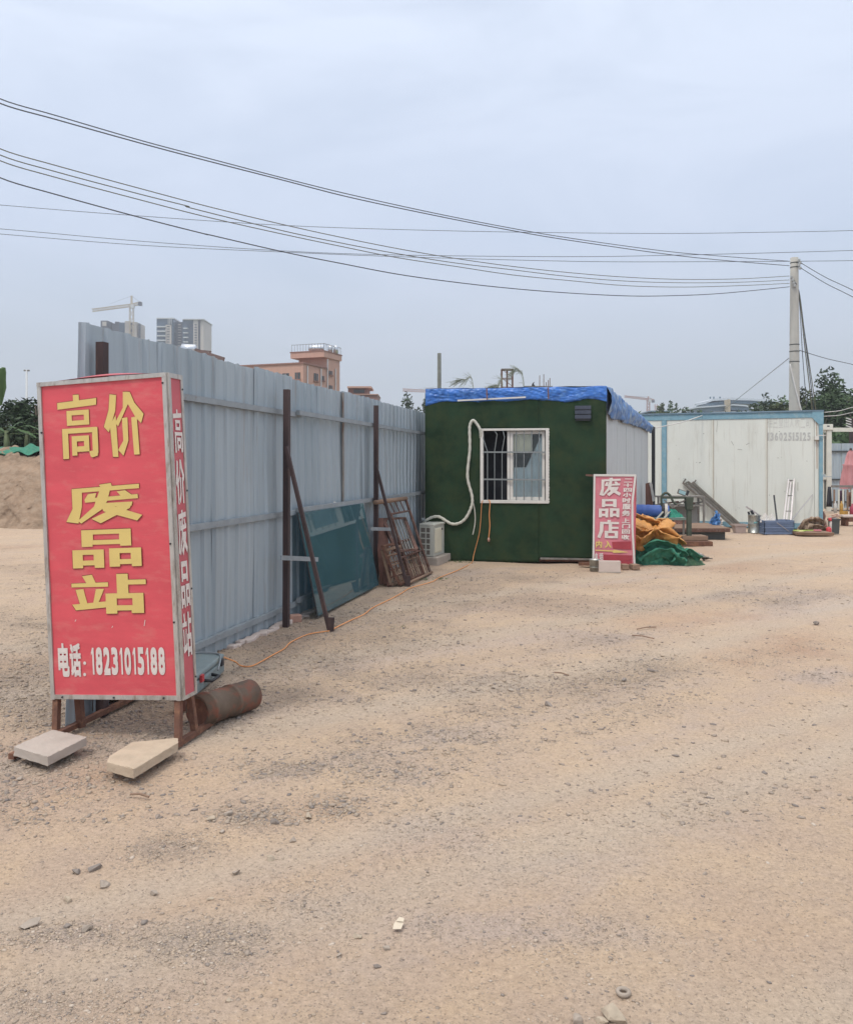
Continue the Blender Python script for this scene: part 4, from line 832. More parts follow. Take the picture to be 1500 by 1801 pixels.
mb = MB(); mb.tube(curve_pts([hf.P(*hf.st(829, 868), .06), hf.P(*hf.st(835, 895), .05), hf.P(*hf.st(836, 918), .05), hf.P(*hf.st(832, 940), .05)], 8), .010, 6); mb.build('drain_hose', M['insul'], label='thin pale drain hose hanging beside the insulated pipe', cat='hose', smooth=True)
# orange cables
def gpz(px, py, z=.012): p = gp(px, py); p.z = gz(p.x, p.y) + z; return p
pts = [C(LX - .01, .30, .20), C(LX + .08, .33, .13)] + [gpz(*q) for q in ((424, 1170), (445, 1170), (480, 1152), (500, 1142), (512, 1130), (543, 1117), (582, 1110), (590, 1106), (615, 1093), (640, 1080), (655, 1068), (680, 1056), (705, 1043), (722, 1034), (760, 1022), (772, 1015), (800, 1006), (815, 999), (830, 990))] + [hf.P(*hf.st(834, 975), .07), hf.P(*hf.st(843, 940), .06), hf.P(*hf.st(846, 915), .06), hf.P(*hf.st(848, 885), .07), hf.P(*hf.st(851, 880), .04)]
mb = MB(); mb.tube(curve_pts(pts, 6), .0055, 7); mb.build('extension_cord', M['orange'], label='orange cord snaking from the blue-grey case over the dirt up to the window', cat='cord', smooth=True)
oc = thing('plug_cord', tuple(hf.P(*hf.st(861, 948), .05)), 'short orange cord hanging from the window sill with a plug', 'cord')
mb = MB(); mb.tube(curve_pts([hf.P(*hf.st(860, 879), .06), hf.P(*hf.st(862.5, 884), .08), hf.P(*hf.st(861, 905), .06), hf.P(*hf.st(862, 925), .06), hf.P(*hf.st(860, 945), .06)], 6), .0085, 6); mb.build('cord', M['orange'], oc, smooth=True)
mb = MB(); q = hf.P(*hf.st(860, 948), .06); mb.tube([q + UZ * .03, q + UZ * .0, q - UZ * .04], [.012, .022, .016], 8); mb.build('plug', M['brick'], oc, smooth=True)

# ------------------------------------------------------------------ small red sign by the cabin corner
SF = Face((2.60, 13.36), (3.235, 13.22))
LEAN = -.045
def T2(a, z, d=0): q = SF.P(a, z, d); return q + Vector((0, 0, 0)) - SF.n * (z * .045) + SF.u * (z * .012 if z > .0 else 0)
W2, H2, Z2 = SF.L, 1.445, .07
sg2 = thing('shop_sign', (2.92, 13.3, 0), 'smaller faded red box sign with white characters at the turf cabin corner', 'sign')
mb = MB(); mb.hexa([T2(0, Z2, 0), T2(W2, Z2 - .03, 0), T2(W2, Z2 - .03, -.2), T2(0, Z2, -.2), T2(.0, H2, 0), T2(W2, H2, 0), T2(W2, H2, -.2), T2(.0, H2, -.2)]); mb.build('box_body', M['red_side'], sg2)
mb = MB(); mb.grid(lambda u, v: T2(.02 + u * (W2 - .04), Z2 + .0 + v * (H2 - Z2 - .02), .006 + .005 * noise.noise(Vector((u * 5, v * 9, 2)))), 16, 36); f2 = mb.build('front_panel', M['whitebox'], sg2, smooth=True)
def bar2(a0, z0, a1, z1, wd, nm='frame_strip', m_='upvc', d=.014):
    mb = MB(); mb.beam(T2(a0, z0, d), T2(a1, z1, d), wd, .012, up=SF.n); return mb.build(nm, M[m_], sg2)
bar2(.012, Z2, .012, H2, .03); bar2(W2 - .012, Z2 - .02, W2 - .05, Z2 + .55, .03); bar2(W2 - .05, Z2 + .55, W2 - .055, Z2 + .95, .03); bar2(W2 - .055, Z2 + .95, W2 - .015, H2 - .03, .03); bar2(0, H2 - .012, W2, H2 - .014, .034)
def t2px(x, y):  # zoomed crop coordinates (901 x 1801 over 1030..1130, 820..1020) -> sign face
    return ((x / 9.01 + 1030) - 1045.5) / 68.5 * W2 + (.004), H2 - ((y / 9.005 + 820) - 834.5) / 154.5 * (H2 - Z2) 
def p2(mb, ch, x0, y0, x1, y1, d=.019, hand=True, bold=0):
    a0, z1 = t2px(x0, y0); a1, z0 = t2px(x1, y1); put(mb, T2, ch, a0, z1, a1, z0, d, bold, hand)
mb = MB()
p2(mb, '废', 222, 180, 535, 475); p2(mb, '品', 218, 520, 515, 810); p2(mb, '店', 200, 850, 512, 1145)
yy = 195
for ch, hh, x0 in (('二', 62, 578), ('十', 62, 572), ('四', 62, 570), ('小', 70, 562), ('时', 80, 556), ('服', 90, 556), ('务', 90, 552)):
    p2(mb, ch, x0, yy, x0 + 122, yy + hh, hand=False, bold=.045); yy += hh + 12
yy = 822
for ch, hh, x0 in (('上', 70, 552), ('门', 72, 556), ('回', 72, 554), ('收', 76, 548)): p2(mb, ch, x0, yy, x0 + 116, yy + hh, hand=False, bold=.045); yy += hh + 14
mb.build('white_characters', M['white_print'], f2)
mb = MB(); p2(mb, '内', 180, 1178, 270, 1290, hand=False, bold=.04); p2(mb, '入', 312, 1180, 405, 1290, hand=False, bold=.04)
ar = [(176, 1322), (440, 1328), (440, 1315), (665, 1352), (430, 1368), (430, 1348), (176, 1340)]
mb.add([T2(*t2px(x, y), .0188) for x, y in ar], [tuple(range(7))]); mb.build('yellow_print', M['yellow'], f2)
mb = MB(); p2(mb, '电', 172, 1372, 212, 1485, hand=False, bold=.04); p2(mb, '话', 232, 1372, 290, 1485, hand=False, bold=.04); mb.build('small_white_characters', M['white_print'], f2)
mb = MB()
for r_ in (((410, 1195), (690, 1180), (692, 1310), (430, 1300)), ((296, 1395), (705, 1400), (700, 1480), (560, 1500), (296, 1485)), ((552, 1495), (705, 1490), (700, 1570), (552, 1570))): mb.add([T2(*t2px(x, y), .0135) for x, y in r_], [tuple(range(len(r_)))])
mb.build('patches', M['darkred'], f2, label='darker red patches on the faded banner')
def T2s(a, z, d=0): return T2(W2, z, 0) + SF.u * d - SF.n * a
mb = MB(); mb.hexa([T2s(.01, .8, .002), T2s(.19, .8, .002), T2s(.19, .8, .006), T2s(.01, .8, .006), T2s(.01, H2 - .02, .002), T2s(.19, H2 - .02, .002), T2s(.19, H2 - .02, .006), T2s(.01, H2 - .02, .006)]); sp2 = mb.build('side_panel', mat('bleached_banner', (.50, .42, .40), .7, var=.12, scale=14, col2=(.40, .16, .17), c2=(.5, .62)), sg2, label='bleached peeling side panel')
mb = MB()
for k, ch in enumerate('回收'): put(mb, T2s, ch, .05, 1.16 - k * .2, .15, 1.01 - k * .2, .008, .03, False)
mb.build('side_characters', M['darkred'], sp2)
mb = MB(); mb.beam(T2(.02, H2 - .02, -.04), T2(-.125, H2 - .01, -.04), .04, .03); mb.build('stick', M['rust_red'], label='short rusty red bar sticking out left behind the top of the smaller red sign', cat='bar')
for k, (px, wd) in enumerate(((1103, .10), (1119, .12))):
    p = gp(px, 1003); mb = MB(); mb.box((p.x + wd / 2 - .06, p.y + .12, .04), (wd, .14, .08), rz=.2 * k); mb.build('timber_block', M['wood'], label=['brown timber block under the right end of the smaller red sign', 'yellowish timber block just right of the smaller red sign'][k], cat='block', bevel=.008)
p = gp(1035, 998); mb = MB(); mb.beam(p + Vector((-.12, .15, .04)), p + Vector((.1, .05, .05)), .09, .05); mb.build('scrap_plate', M['rust'], label='rusty scrap plate left of the tin bucket under the cabin edge', cat='scrap iron')
p = gp(1047, 1005)
bk = thing('tin_bucket', (p.x, p.y, 0), 'dented galvanised tin bucket left of the pinkish block', 'bucket')
mb = MB(); mb.tube([(p.x, p.y + .07, 0), (p.x, p.y + .07, .16), (p.x, p.y + .07, .162), (p.x, p.y + .07, .175)], [.070, .076, .080, .080], 20, cap=False); mb.v.append((p.x, p.y + .07, .004)); c_ = len(mb.v) - 1; mb.f += [(k, (k + 1) % 20, c_) for k in range(20)]; mb.build('bucket_body', M['tin'], bk, smooth=True, thick=.003)
mb = MB(); mb.tube([(p.x, p.y + .07, .055), (p.x, p.y + .07, .063)], .0765, 20); mb.build('rim_band', M['tin'], bk, smooth=True)
p = gp(1073, 1007); mb = MB(); mb.box((p.x, p.y + .05, .088), (.315, .08, .16), rz=-.1); mb.build('pinkish_block', M['block'], label='pinkish white block propping the foot of the smaller red sign', cat='block', bevel=.004)
mb = MB(); mb.box((p.x, p.y + .05, .004), (.325, .09, .016), rz=-.1); mb.build('tile', M['slab'], label='grey tile lying under the pinkish block', cat='tile')

# ------------------------------------------------------------------ crumpled heaps
def heap(name, m_, c, rx, ry, h, seed, label, cat, fold=.12, fr_=2.6, rot=0, nu=72, nv=26, parent=None, base=0, p_=2.2):
    mb = MB()
    for i in range(nv + 1):
        t_ = i / nv
        for j in range(nu):
            a = 2 * math.pi * j / nu; q = Vector((math.cos(a), math.sin(a), 0)); e = 1 + .28 * noise.noise(q * 1.5 + Vector((0, 0, seed))) + .12 * noise.noise(q * 4 + Vector((0, 3, seed)))
            x, y = q.x * t_ * e, q.y * t_ * e; v = Vector((x * fr_, y * fr_, seed)); v = v + Vector((noise.noise(v), noise.noise(v + Vector((5, 0, 0))), 0)) * .8
            rd_ = 1 - abs(noise.noise(v)) * 2; rd2 = 1 - abs(noise.noise(v * 2.3 + Vector((9, 0, 0)))) * 2
            z = h * (1 - t_ ** p_) + (fold * (rd_ - .6) + fold * .45 * (rd2 - .5)) * (1 - t_ ** 6) 
            z = max(z, .0) + base - .02 * t_
            X, Y = x * rx, y * ry; mb.v.append((c[0] + X * math.cos(rot) - Y * math.sin(rot), c[1] + X * math.sin(rot) + Y * math.cos(rot), z))
    for i in range(nv):
        for j in range(nu): a = i * nu + j; b_ = i * nu + (j + 1) % nu; mb.f.append((a, b_, b_ + nu, a + nu))
    return mb.build(name, m_, parent, label=label, cat=cat, smooth=True)
def ribbon(mb, pts, wd, tilt=0, n=10, wv=.02, seed=0):
    cp = curve_pts(pts, n); k = len(cp); b0 = len(mb.v); m_ = 6
    for i, p in enumerate(cp):
        d = (cp[min(i + 1, k - 1)] - cp[max(i - 1, 0)]).normalized(); x = d.cross(Vector((0, 0, 1))).normalized(); zz = x.cross(d); x = x * math.cos(tilt) + zz * math.sin(tilt); nn = x.cross(d)
        for j in range(m_ + 1):
            u = j / m_ - .5; mb.v.append(tuple(p + x * u * wd * (1 + .25 * noise.noise(Vector((i * .2, seed, 0)))) + nn * (wv * noise.noise(Vector((i * .25, u * 5, seed))) - wd * .5 * u * u)))
    for i in range(k - 1):
        for j in range(m_): a = b0 + i * (m_ + 1) + j; mb.f.append((a, a + 1, a + m_ + 2, a + m_ + 1))
gn = thing('green_net', (3.85, 14.0, 0), 'crumpled dark green netting heaped on the ground under the orange tarpaulin', 'netting')
heap('net_bundle', M['greennet'], (3.66, 14.05), .40, .36, .36, 3.3, None, None, fold=.14, rot=-.15, fr_=3.6, nu=120, nv=40, parent=gn)
heap('net_bundle', M['greennet'], (4.02, 13.98), .38, .30, .26, 14.3, None, None, fold=.14, rot=.3, fr_=4.2, nu=120, nv=40, parent=gn)
for k, (pts, wd) in enumerate((([(3.42, 13.62, .03), (3.60, 13.60, .16), (3.80, 13.60, .20), (3.98, 13.62, .10), (4.12, 13.58, .02)], .22), ([(3.5, 13.7, .25), (3.7, 13.66, .34), (3.95, 13.66, .26), (4.15, 13.65, .12)], .2), ([(3.9, 13.6, .02), (4.05, 13.66, .16), (4.22, 13.72, .20), (4.40, 13.72, .08)], .16))):
    mb = MB(); ribbon(mb, [Vector(p) for p in pts], wd, .9, wv=.07, seed=30 + k); mb.build('net_fold', M['greennet'], gn, smooth=True, thick=.01)
heap('net_tail', mat('dirty_green_netting', (.05, .11, .06), .85, var=.25, scale=9, col2=(.14, .17, .09)), (4.22, 13.86), .30, .20, .13, 8.1, 'dirty green netting trailing out flat at the right end of the heap', 'netting', fold=.06, rot=.1)
ot = thing('orange_tarpaulin', (3.8, 14.5, .3), 'folded orange tarpaulin slumped over the green netting right of the smaller sign', 'tarpaulin')
heap('tarp_heap', M['orangetarp'], (3.78, 14.45), .50, .36, .58, 12.7, None, None, fold=.15, rot=-.2, parent=ot, fr_=3.4, p_=3, nu=130, nv=44)
def P3(px, py, Y): return at(px, py, Y)
for sdx, (pts, wd, tl) in enumerate(((((1114, 903, 14.2), (1135, 912, 14.1), (1160, 922, 14.1), (1185, 940, 14.0), (1203, 958, 14.0)), .17, .5), (((1114, 916, 14.0), (1135, 922, 13.95), (1152, 930, 13.95), (1165, 925, 13.95), (1180, 915, 14.05)), .20, -.5),
        (((1114, 932, 13.9), (1130, 940, 13.85), (1148, 938, 13.85), (1170, 936, 13.85), (1188, 948, 13.85)), .24, .9), (((1114, 948, 13.75), (1126, 955, 13.72), (1140, 944, 13.74), (1150, 936, 13.8)), .24, 1.0), (((1155, 938, 13.78), (1172, 950, 13.7), (1190, 955, 13.75)), .30, 1.0), (((1130, 905, 14.4), (1150, 913, 14.3), (1170, 915, 14.3), (1182, 925, 14.3)), .14, .3))):
    mb = MB(); ribbon(mb, [P3(*q) for q in pts], wd, tl, wv=.05, seed=sdx * 3.1); mb.build('fold', M['orangetarp'], ot, smooth=True, thick=.012)
for k, (px, py, l) in enumerate(((1205, 972, .5), (1222, 978, .28))):
    p = gp(px, py + 6); mb = MB(); ribbon(mb, [p + Vector((-.22, .1, .06)), p + Vector((0, .05, .11)), p + Vector((.16, .0, .05)), p + Vector((.24, .05, .01))], .16, .2, wv=.05, seed=20 + k); mb.build('crumpled_sheet', M['greyiron'] if k else M['whitebag'], label=['crumpled pale sheet lying behind the green netting', 'crumpled grey strip at the right end of the green netting'][k], cat='sheet', smooth=True, thick=.006)
# low green table with rolls
tb = thing('work_table', (4.75, 17.6, 0), 'low pale green table carrying a blue roll and green cloth', 'table')
tz = .505; tx0, tx1, ty0, ty1 = 4.22, 5.22, 17.15, 17.95
mb = MB(); mb.box(((tx0 + tx1) / 2, (ty0 + ty1) / 2, tz), (tx1 - tx0, ty1 - ty0, .05)); mb.build('table_top', M['tablegreen'], tb, bevel=.004)
for x in (tx0 + .04, tx1 - .04):
    for y in (ty0 + .04, ty1 - .04): mb = MB(); mb.beam((x, y, 0), (x, y, tz - .026), .035, .035); mb.build('leg', M['greyiron'], tb)
mb = MB(); mb.beam((tx0 + .06, ty0 + .04, .16), (tx1 - .06, ty0 + .04, .16), .02, .025); mb.build('stretcher', M['greyiron'], tb)
rl = thing('blue_roll', (4.6, 17.4, tz), 'thick shiny blue roll lying on the low green table', 'roll')
cp = [Vector((4.20, 17.45, tz + .17)) + Vector((.72, -.12, -.02)) * (i / 24) for i in range(25)]
mb = MB(); mb.tube(cp, [.135 + .012 * noise.noise(Vector((i * .5, 0, 0))) for i in range(25)], 24); 
mb.v = [(x, y, tz + .03 + (z - tz - .03) * (.92 if z > tz + .17 else 1.0)) for x, y, z in mb.v]; mb.build('sheet_roll', M['bluepvc'], rl, smooth=True)
mb = MB(); mb.tube([cp[19], cp[21]], [.146, .146], 24); mb.build('dark_wrap', M['black'], rl, smooth=True)
mb = MB(); mb.tube([cp[21], cp[23]], [.149, .149], 24); mb.build('white_wrap', M['whitebag'], rl, smooth=True)
heap('green_cloth', mat('teal_cloth', (.03, .25, .17), .7, var=.2, scale=8), (5.02, 17.45), .26, .22, .13, 5.5, 'bright green cloth bundled on the right end of the low green table', 'cloth', fold=.07, base=tz + .026, fr_=3)
for k, (a, b_) in enumerate((((1154, 913, 17.0), (1166, 900, 17.05)), ((1168, 911, 17.0), (1178, 899, 17.05)))):
    mb = MB(); mb.beam(P3(*a), P3(*b_), .03, .02); mb.build('metal_bar', M['acw'], label=['left pale metal bar leaning against the blue roll', 'right pale metal bar leaning against the blue roll'][k], cat='bar')
# platform scale
scl = thing('platform_scale', (5.25, 17.0, 0), 'old dark green platform scale with a tall post behind the tarpaulin heap', 'scale')
SX, SY = 5.215, 16.95
mb = MB(); mb.box((SX + .08, SY - .05, .045), (.62, .42, .09)); mb.build('base_frame', M['rust'], scl, bevel=.006)
mb = MB(); mb.box((SX + .10, SY + .12, .14), (.50, .42, .09)); mb.build('weighing_deck', M['wood'], scl, bevel=.006)
mb = MB(); mb.beam((SX, SY, .09), (SX, SY, .93), .085, .085); mb.build('column', M['scalegreen'], scl, bevel=.004)
mb = MB(); mb.hexa([(SX - .06, SY - .06, .70), (SX + .06, SY - .06, .70), (SX + .06, SY + .06, .70), (SX - .06, SY + .06, .70), (SX - .08, SY - .07, .955), (SX + .075, SY - .07, .955), (SX + .075, SY + .07, .955), (SX - .08, SY + .07, .955)]); mb.build('head_box', M['scalegreen'], scl, bevel=.006)
mb = MB(); mb.beam((SX - .54, SY, .94), (SX - .08, SY, .94), .05, .04); mb.build('beam_arm', M['scalegreen'], scl)
mb = MB(); mb.beam((SX - .32, SY, .74), (SX - .06, SY, .9), .02, .02); mb.beam((SX - .32, SY, .74), (SX - .50, SY, .90), .02, .02); mb.build('bracket', M['greyiron'], scl)
mb = MB(); mb.tube(curve_pts([P3(1164, 893, 17.3), P3(1163, 875, 17.3), P3(1170, 867, 17.3), P3(1178, 871, 17.3), P3(1185, 884, 17.25), P3(1194, 888, 17.2)], 6), .025, 8); mb.build('curved_tube', M['scalegreen'], label='dark curved tube arching over the blue roll', cat='tube', smooth=True)
dv = thing('display_unit', tuple(P3(1199, 872, 17.3)), 'small pale cyan display box tilted on top of the scale arm', 'display')
mb = MB(); c_ = P3(1199, 866, 17.25); Mx = Matrix.Rotation(.35, 3, 'Y'); mb.box(c_, (.17, .05, .10), M=Mx); mb.build('display_case', M['greyiron'], dv, bevel=.004)
mb = MB(); mb.box(c_ + Vector((0, -.028, .0)), (.14, .006, .07), M=Mx); mb.build('screen', mat('pale_screen', (.32, .50, .53), .3), dv)
mb = MB(); mb.beam(P3(1207, 871, 17.25), P3(1210, 863, 17.25), .05, .05); mb.build('side_block', M['black'], dv)
# brown board against the cabin side
mb = MB(); a = Vector((4.62, 18.0, 0)); mb.prism([a + Vector((0, 0, 0)), a + Vector((.14, .0, 0)), a + Vector((.14, 0, .95)), a + Vector((.08, 0, 1.22)), a + Vector((.0, 0, 1.2))], (.03, .06, 0)); mb.build('brown_board', M['plank'], label='reddish brown board standing at the rear of the cabin side wall', cat='board')
mb = MB(); ribbon(mb, [a + Vector((.10, -.03, 1.22)), a + Vector((.13, -.03, 1.05)), a + Vector((.17, -.03, .82))], .05, 1.2, wv=.02, seed=3); mb.build('torn_strip', M['whitebag'], label='torn pale strip hanging on the reddish brown board', cat='strip', smooth=True, thick=.004)
# desk
dk = thing('metal_desk', (6.0, 20.3, 0), 'dusty grey metal desk frame with a back sheet by the white container', 'desk')
DX0, DX1, DY0, DY1 = 5.42, 6.53, 20.0, 20.45
mb = MB(); mb.box(((DX0 + DX1) / 2, (DY0 + DY1) / 2, .845), (DX1 - DX0, DY1 - DY0, .035)); mb.build('desk_top', M['greyiron'], dk)
mb = MB(); mb.box(((DX0 + DX1) / 2, (DY0 + DY1) / 2, .635), (DX1 - DX0 - .05, DY1 - DY0, .035)); mb.build('shelf', M['greyiron'], dk)
for x in (DX0 + .02, DX1 - .02):
    for y in (DY0 + .02, DY1 - .02): mb = MB(); mb.beam((x, y, 0), (x, y, .827), .045, .04); mb.build('leg', M['greyiron'], dk)
mb = MB(); mb.box(((DX0 + DX1) / 2, DY1 - .035, .34), (DX1 - DX0 - .1, .01, .55)); mb.build('back_sheet', M['deskback'], dk)
random.seed(5)
for k in range(5):
    x = DX0 + .2 + k * .2; mb = MB(); mb.beam((x - .12, DY0 + .1 + .04 * k, .67 + .02 * (k % 2)), (x + .14, DY0 + .2, .69 + .03 * (k % 3)), .06, .03)
    mb.build('scrap_piece', M['plank'] if k % 2 else M['greyiron'], label='scrap piece lying on the shelf of the grey desk', cat='scrap', group='scrap pieces on the desk shelf')
# timber platform
pl = thing('timber_platform', (5.9, 18.7, 0), 'low plank platform on a dark base in front of the white container', 'platform')
for k in range(5):
    mb = MB(); y = 18.15 + k * .30; mb.box((5.75 + .01 * (k % 2), y + .14, .235 + .004 * (k % 3)), (1.42, .285, .035)); mb.build('deck_plank', M['wood'], pl, bevel=.004)
mb = MB(); mb.box((5.75, 18.13, .20), (1.40, .04, .07)); mb.build('edge_beam', M['rust_red'], pl)
mb = MB(); mb.box((5.74, 18.85, .08), (1.28, 1.25, .17)); mb.build('base', M['bin'], pl)
bb = thing('blue_bag', (6.45, 18.95, .252), 'crumpled blue and white plastic bag standing on the timber platform', 'bag')
heap('bag_body', M['bluebag'], (6.45, 18.98), .10, .08, .14, 2.2, None, None, fold=.12, base=.252, fr_=5, p_=3, parent=bb)
for k, (dx, dz, w_) in enumerate(((-.03, .30, .16), (.04, .24, .12))): mb = MB(); ribbon(mb, [(6.38 + dx, 18.9, .27), (6.42 + dx, 18.88, .25 + dz * .6), (6.46 + dx * .5, 18.92, .25 + dz)], w_, 1.3, wv=.09, seed=40 + k); mb.build('bag_fold', M['bluebag'], bb, smooth=True, thick=.006)
mb = MB(); ribbon(mb, [(6.50, 18.86, .255), (6.53, 18.86, .33), (6.50, 18.88, .41)], .05, 1.2, wv=.05, seed=44); mb.build('white_fold', M['whitebag'], bb, smooth=True, thick=.006)
for k, (x, y, s_) in enumerate(((5.62, 19.3, .15), (5.85, 19.35, .11))): heap('scrap_pile', M['plank'], (x, y), s_, s_ * .7, .12, 4 + k, ['larger brown scrap pile on the platform under the desk', 'smaller brown scrap pile on the platform beside the desk leg'][k], 'scrap', fold=.09, base=.252, fr_=4)
# channels leaning on the container
CA, CB = (9.68, 20.83), (4.1, 23.06)
cf = Face(CB, CA)
tr = thing('metal_channel', (7.4, 21.3, 0), 'long dull metal channel leaning at a slant on the white container', 'channel')
def cfp(px, py, off): s_, z_ = cf.st(px, py, off); return cf.P(s_, z_, off)
for (a, b_, w_) in (((1201, 849), (1289, 926), .04), ((1218, 848), (1304, 925), .05), ((1211, 848), (1298, 926), .03)):
    mb = MB(); mb.beam(cfp(*a, .06), cfp(*b_, .5), w_, .05); mb.build('rail', M['chan'], tr)
mb = MB(); mb.add([cfp(1202, 852, .05), cfp(1217, 849, .05), cfp(1303, 926, .49), cfp(1290, 927, .49)], [(0, 1, 2, 3)]); mb.build('web', M['greyiron'], tr, thick=.006)
for a, b_ in (((1201, 849), (1206, 842)), ((1211, 847), (1204, 851)), ((1219, 851), (1224, 844))): mb = MB(); mb.beam(cfp(*a, .07), cfp(*b_, .05), .03, .03); mb.build('bent_end', M['chan'], tr)

# ------------------------------------------------------------------ white container cabin
cn = thing('white_container', (6.9, 23.0, 0), 'large weathered white container cabin with a pale blue frame', 'container')
HC = 2.90; depth = 2.4
mb = MB(); cf.box(mb, 0, cf.L, .10, HC - .03, -depth, -.03); mb.build('container_body', M['white'], cn)
mb = MB(); cf.box(mb, 0, cf.L - .16, HC - .15, HC, -.04, .02); mb.build('top_beam', M['blueframe'], cn, bevel=.006)
mb = MB(); cf.box(mb, 0, cf.L - .1, .02, .15, -.04, .015); mb.build('bottom_beam', M['blueframe'], cn)
mb = MB(); cf.box(mb, -.02, cf.L + .02, HC, HC + .035, -depth, .05); mb.build('roof_edge', M['band'], cn)
sa1, _ = cf.st(1168, 800)
mb = MB(); cf.box(mb, sa1 - .06, sa1 + .06, .151, HC - .151, -.03, .022); mb.build('post', M['blueframe'], cn)
mb = MB(); cf.box(mb, cf.L - .085, cf.L + .0, .02, HC - .25, -.1, .03); mb.build('post', M['blueframe'], cn)
mb = MB(); mb.prism([cf.P(cf.L - .24, HC, .04), cf.P(cf.L + .015, HC, .04), cf.P(cf.L + .015, HC - .32, .04), cf.P(cf.L - .09, HC - .32, .04), cf.P(cf.L - .24, HC - .15, .04)], -cf.n * .12); mb.build('corner_block', M['blueframe'], cn)
seam_px = [1254, 1348, 1432]
edges = [.02, sa1 - .065] + [sa1 + .065] + [cf.st(p, 800)[0] for p in seam_px] + [cf.L - .09]
for i in range(len(edges) - 1):
    if i == 1: continue
    mb = MB(); cf.box(mb, edges[i] + .005, edges[i + 1] - .005, .152, HC - .152, -.028, 0); mb.build('wall_panel', M['white'], cn)
for i in (3, 4):
    mb = MB(); cf.box(mb, edges[i] - .028, edges[i] + .006, .155, HC - .155, .002, .010); mb.build('joint_strip', M['cream'], cn); mb = MB(); cf.box(mb, edges[i] + .007, edges[i] + .017, .155, HC - .155, .002, .006); mb.build('seam_line', M['wood'], cn)
mb = MB(); a, z_ = cf.st(1436, 790); mb.prism([cf.P(a - .012, HC - .16, .003), cf.P(a + .012, HC - .16, .003), cf.P(a + .02, 1.5, .003), cf.P(a - .0, 1.5, .003)], cf.n * .002); mb.build('rust_streak', mat('rust_wash', (.42, .33, .26), .8), cn)
# faded lettering
mb = MB()
for k, ch in enumerate('住三里出人收二司'):
    a0_, z1 = cf.st(1350 + k * 9.6, 736); a1_, z0 = cf.st(1358 + k * 9.6, 752); put(mb, cf.P, ch, a0_, z1, a1_, z0, .004)
mb.build('faint_characters', mat('very_faint_lettering', (.545, .55, .52), .7), cn)
mb = MB(); x = 1349.5
for ch in '13602515125':
    w_ = 3 if ch == '1' else 6; a0_, z1 = cf.st(x, 760.5); a1_, z0 = cf.st(x + w_, 775); put(mb, cf.P, ch, a0_, z1, a1_, z0, .005, .05); x += w_ + 1.9
mb.build('faded_phone_number', M['faded'], cn)
mb = MB(); random.seed(9)
for k in range(26):
    a, z_ = cf.st(random.uniform(1172, 1425), random.uniform(755, 905)); r_ = random.uniform(.004, .013); mb.add([cf.P(a + r_ * math.cos(t_) * random.uniform(.6, 1.8), z_ + r_ * math.sin(t_), .0025) for t_ in (0, 1, 2.1, 3.1, 4.2, 5.2)], [(0, 1, 2, 3, 4, 5)])
for x, y, x2, y2, w_ in ((1286, 776, 1290, 783, .012), (1297, 790, 1305, 791, .012), (1312, 782, 1318, 779, .012), (1229, 814, 1232, 813, .02), (1403, 848, 1403, 863, .012), (1262, 740, 1260, 760, .008)):
    mb.beam(cf.P(*cf.st(x, y), .003), cf.P(*cf.st(x2, y2), .003), w_, .001, up=cf.n)
mb.build('stains', mat('grey_stains', (.34, .34, .31), .8), cn, label='small dark stains and scuffs on the white wall', kind='stuff')
lm = thing('wall_lamp', tuple(cf.P(*cf.st(1437, 771), .1)), 'small white lamp box on the right end of the container wall', 'lamp')
mb = MB(); a, z_ = cf.st(1436, 771); cf.box(mb, a - .05, a + .05, z_ - .04, z_ + .055, .012, .11); mb.build('lamp_box', M['upvc'], lm, bevel=.006)
mb = MB(); mb.beam(cf.P(a + .02, z_ + .075, .08), cf.P(a + .20, z_ + .07, .12), .04, .02); mb.build('bracket_arm', M['upvc'], lm)

# ------------------------------------------------------------------ things along the container foot
heap('white_bag', M['whitebag'], (7.06, 20.35), .085, .07, .13, 1.7, 'small white plastic bag on the ground left of the mauve tub', 'bag', fold=.05)
heap('rag_pile', M['plank'], (7.02, 20.62), .11, .07, .36, 6.1, 'dark brown rags piled behind the small white bag', 'rags', fold=.12, p_=1.4)
def taper(nm, m_, cx, cy, w0, w1, d0, d1, h, lb, ct, rim=True, rz=0):
    o = thing(nm, (cx, cy, 0), lb, ct); mb = MB(); Mz = Matrix.Rotation(rz, 3, 'Z')
    def ring(w_, d_, z): return [Vector((cx, cy, 0)) + Mz @ Vector((sx * w_ / 2, sy * d_ / 2, z)) for sx, sy in ((-1, -1), (1, -1), (1, 1), (-1, 1))]
    b = ring(w0, d0, 0); t_ = ring(w1, d1, h); ti = ring(w1 - .02, d1 - .02, h); bi = ring(w0 - .02, d0 - .02, .015)
    mb.v = [tuple(q) for q in b + t_ + ti + bi]; mb.f = [(3, 2, 1, 0), (12, 13, 14, 15)]
    for k in range(4):
        l = (k + 1) % 4; mb.f += [(k, l, 4 + l, 4 + k), (4 + k, 4 + l, 8 + l, 8 + k), (8 + k, 8 + l, 12 + l, 12 + k)]
    mb.build('tub_wall', m_, o)
    if rim:
        mb = MB(); r0, r1 = ring(w1 + .025, d1 + .025, h - .035), ring(w1 + .03, d1 + .03, h + .004); r2 = ring(w1 - .005, d1 - .005, h + .004); r3 = ring(w1 + .003, d1 + .003, h - .035)
        mb.v = [tuple(q) for q in r0 + r1 + r2 + r3]
        for k in range(4): l = (k + 1) % 4; mb.f += [(k, l, 4 + l, 4 + k), (4 + k, 4 + l, 8 + l, 8 + k), (8 + k, 8 + l, 12 + l, 12 + k), (12 + k, 12 + l, l, k)]
        mb.build('rim', m_, o)
    return o
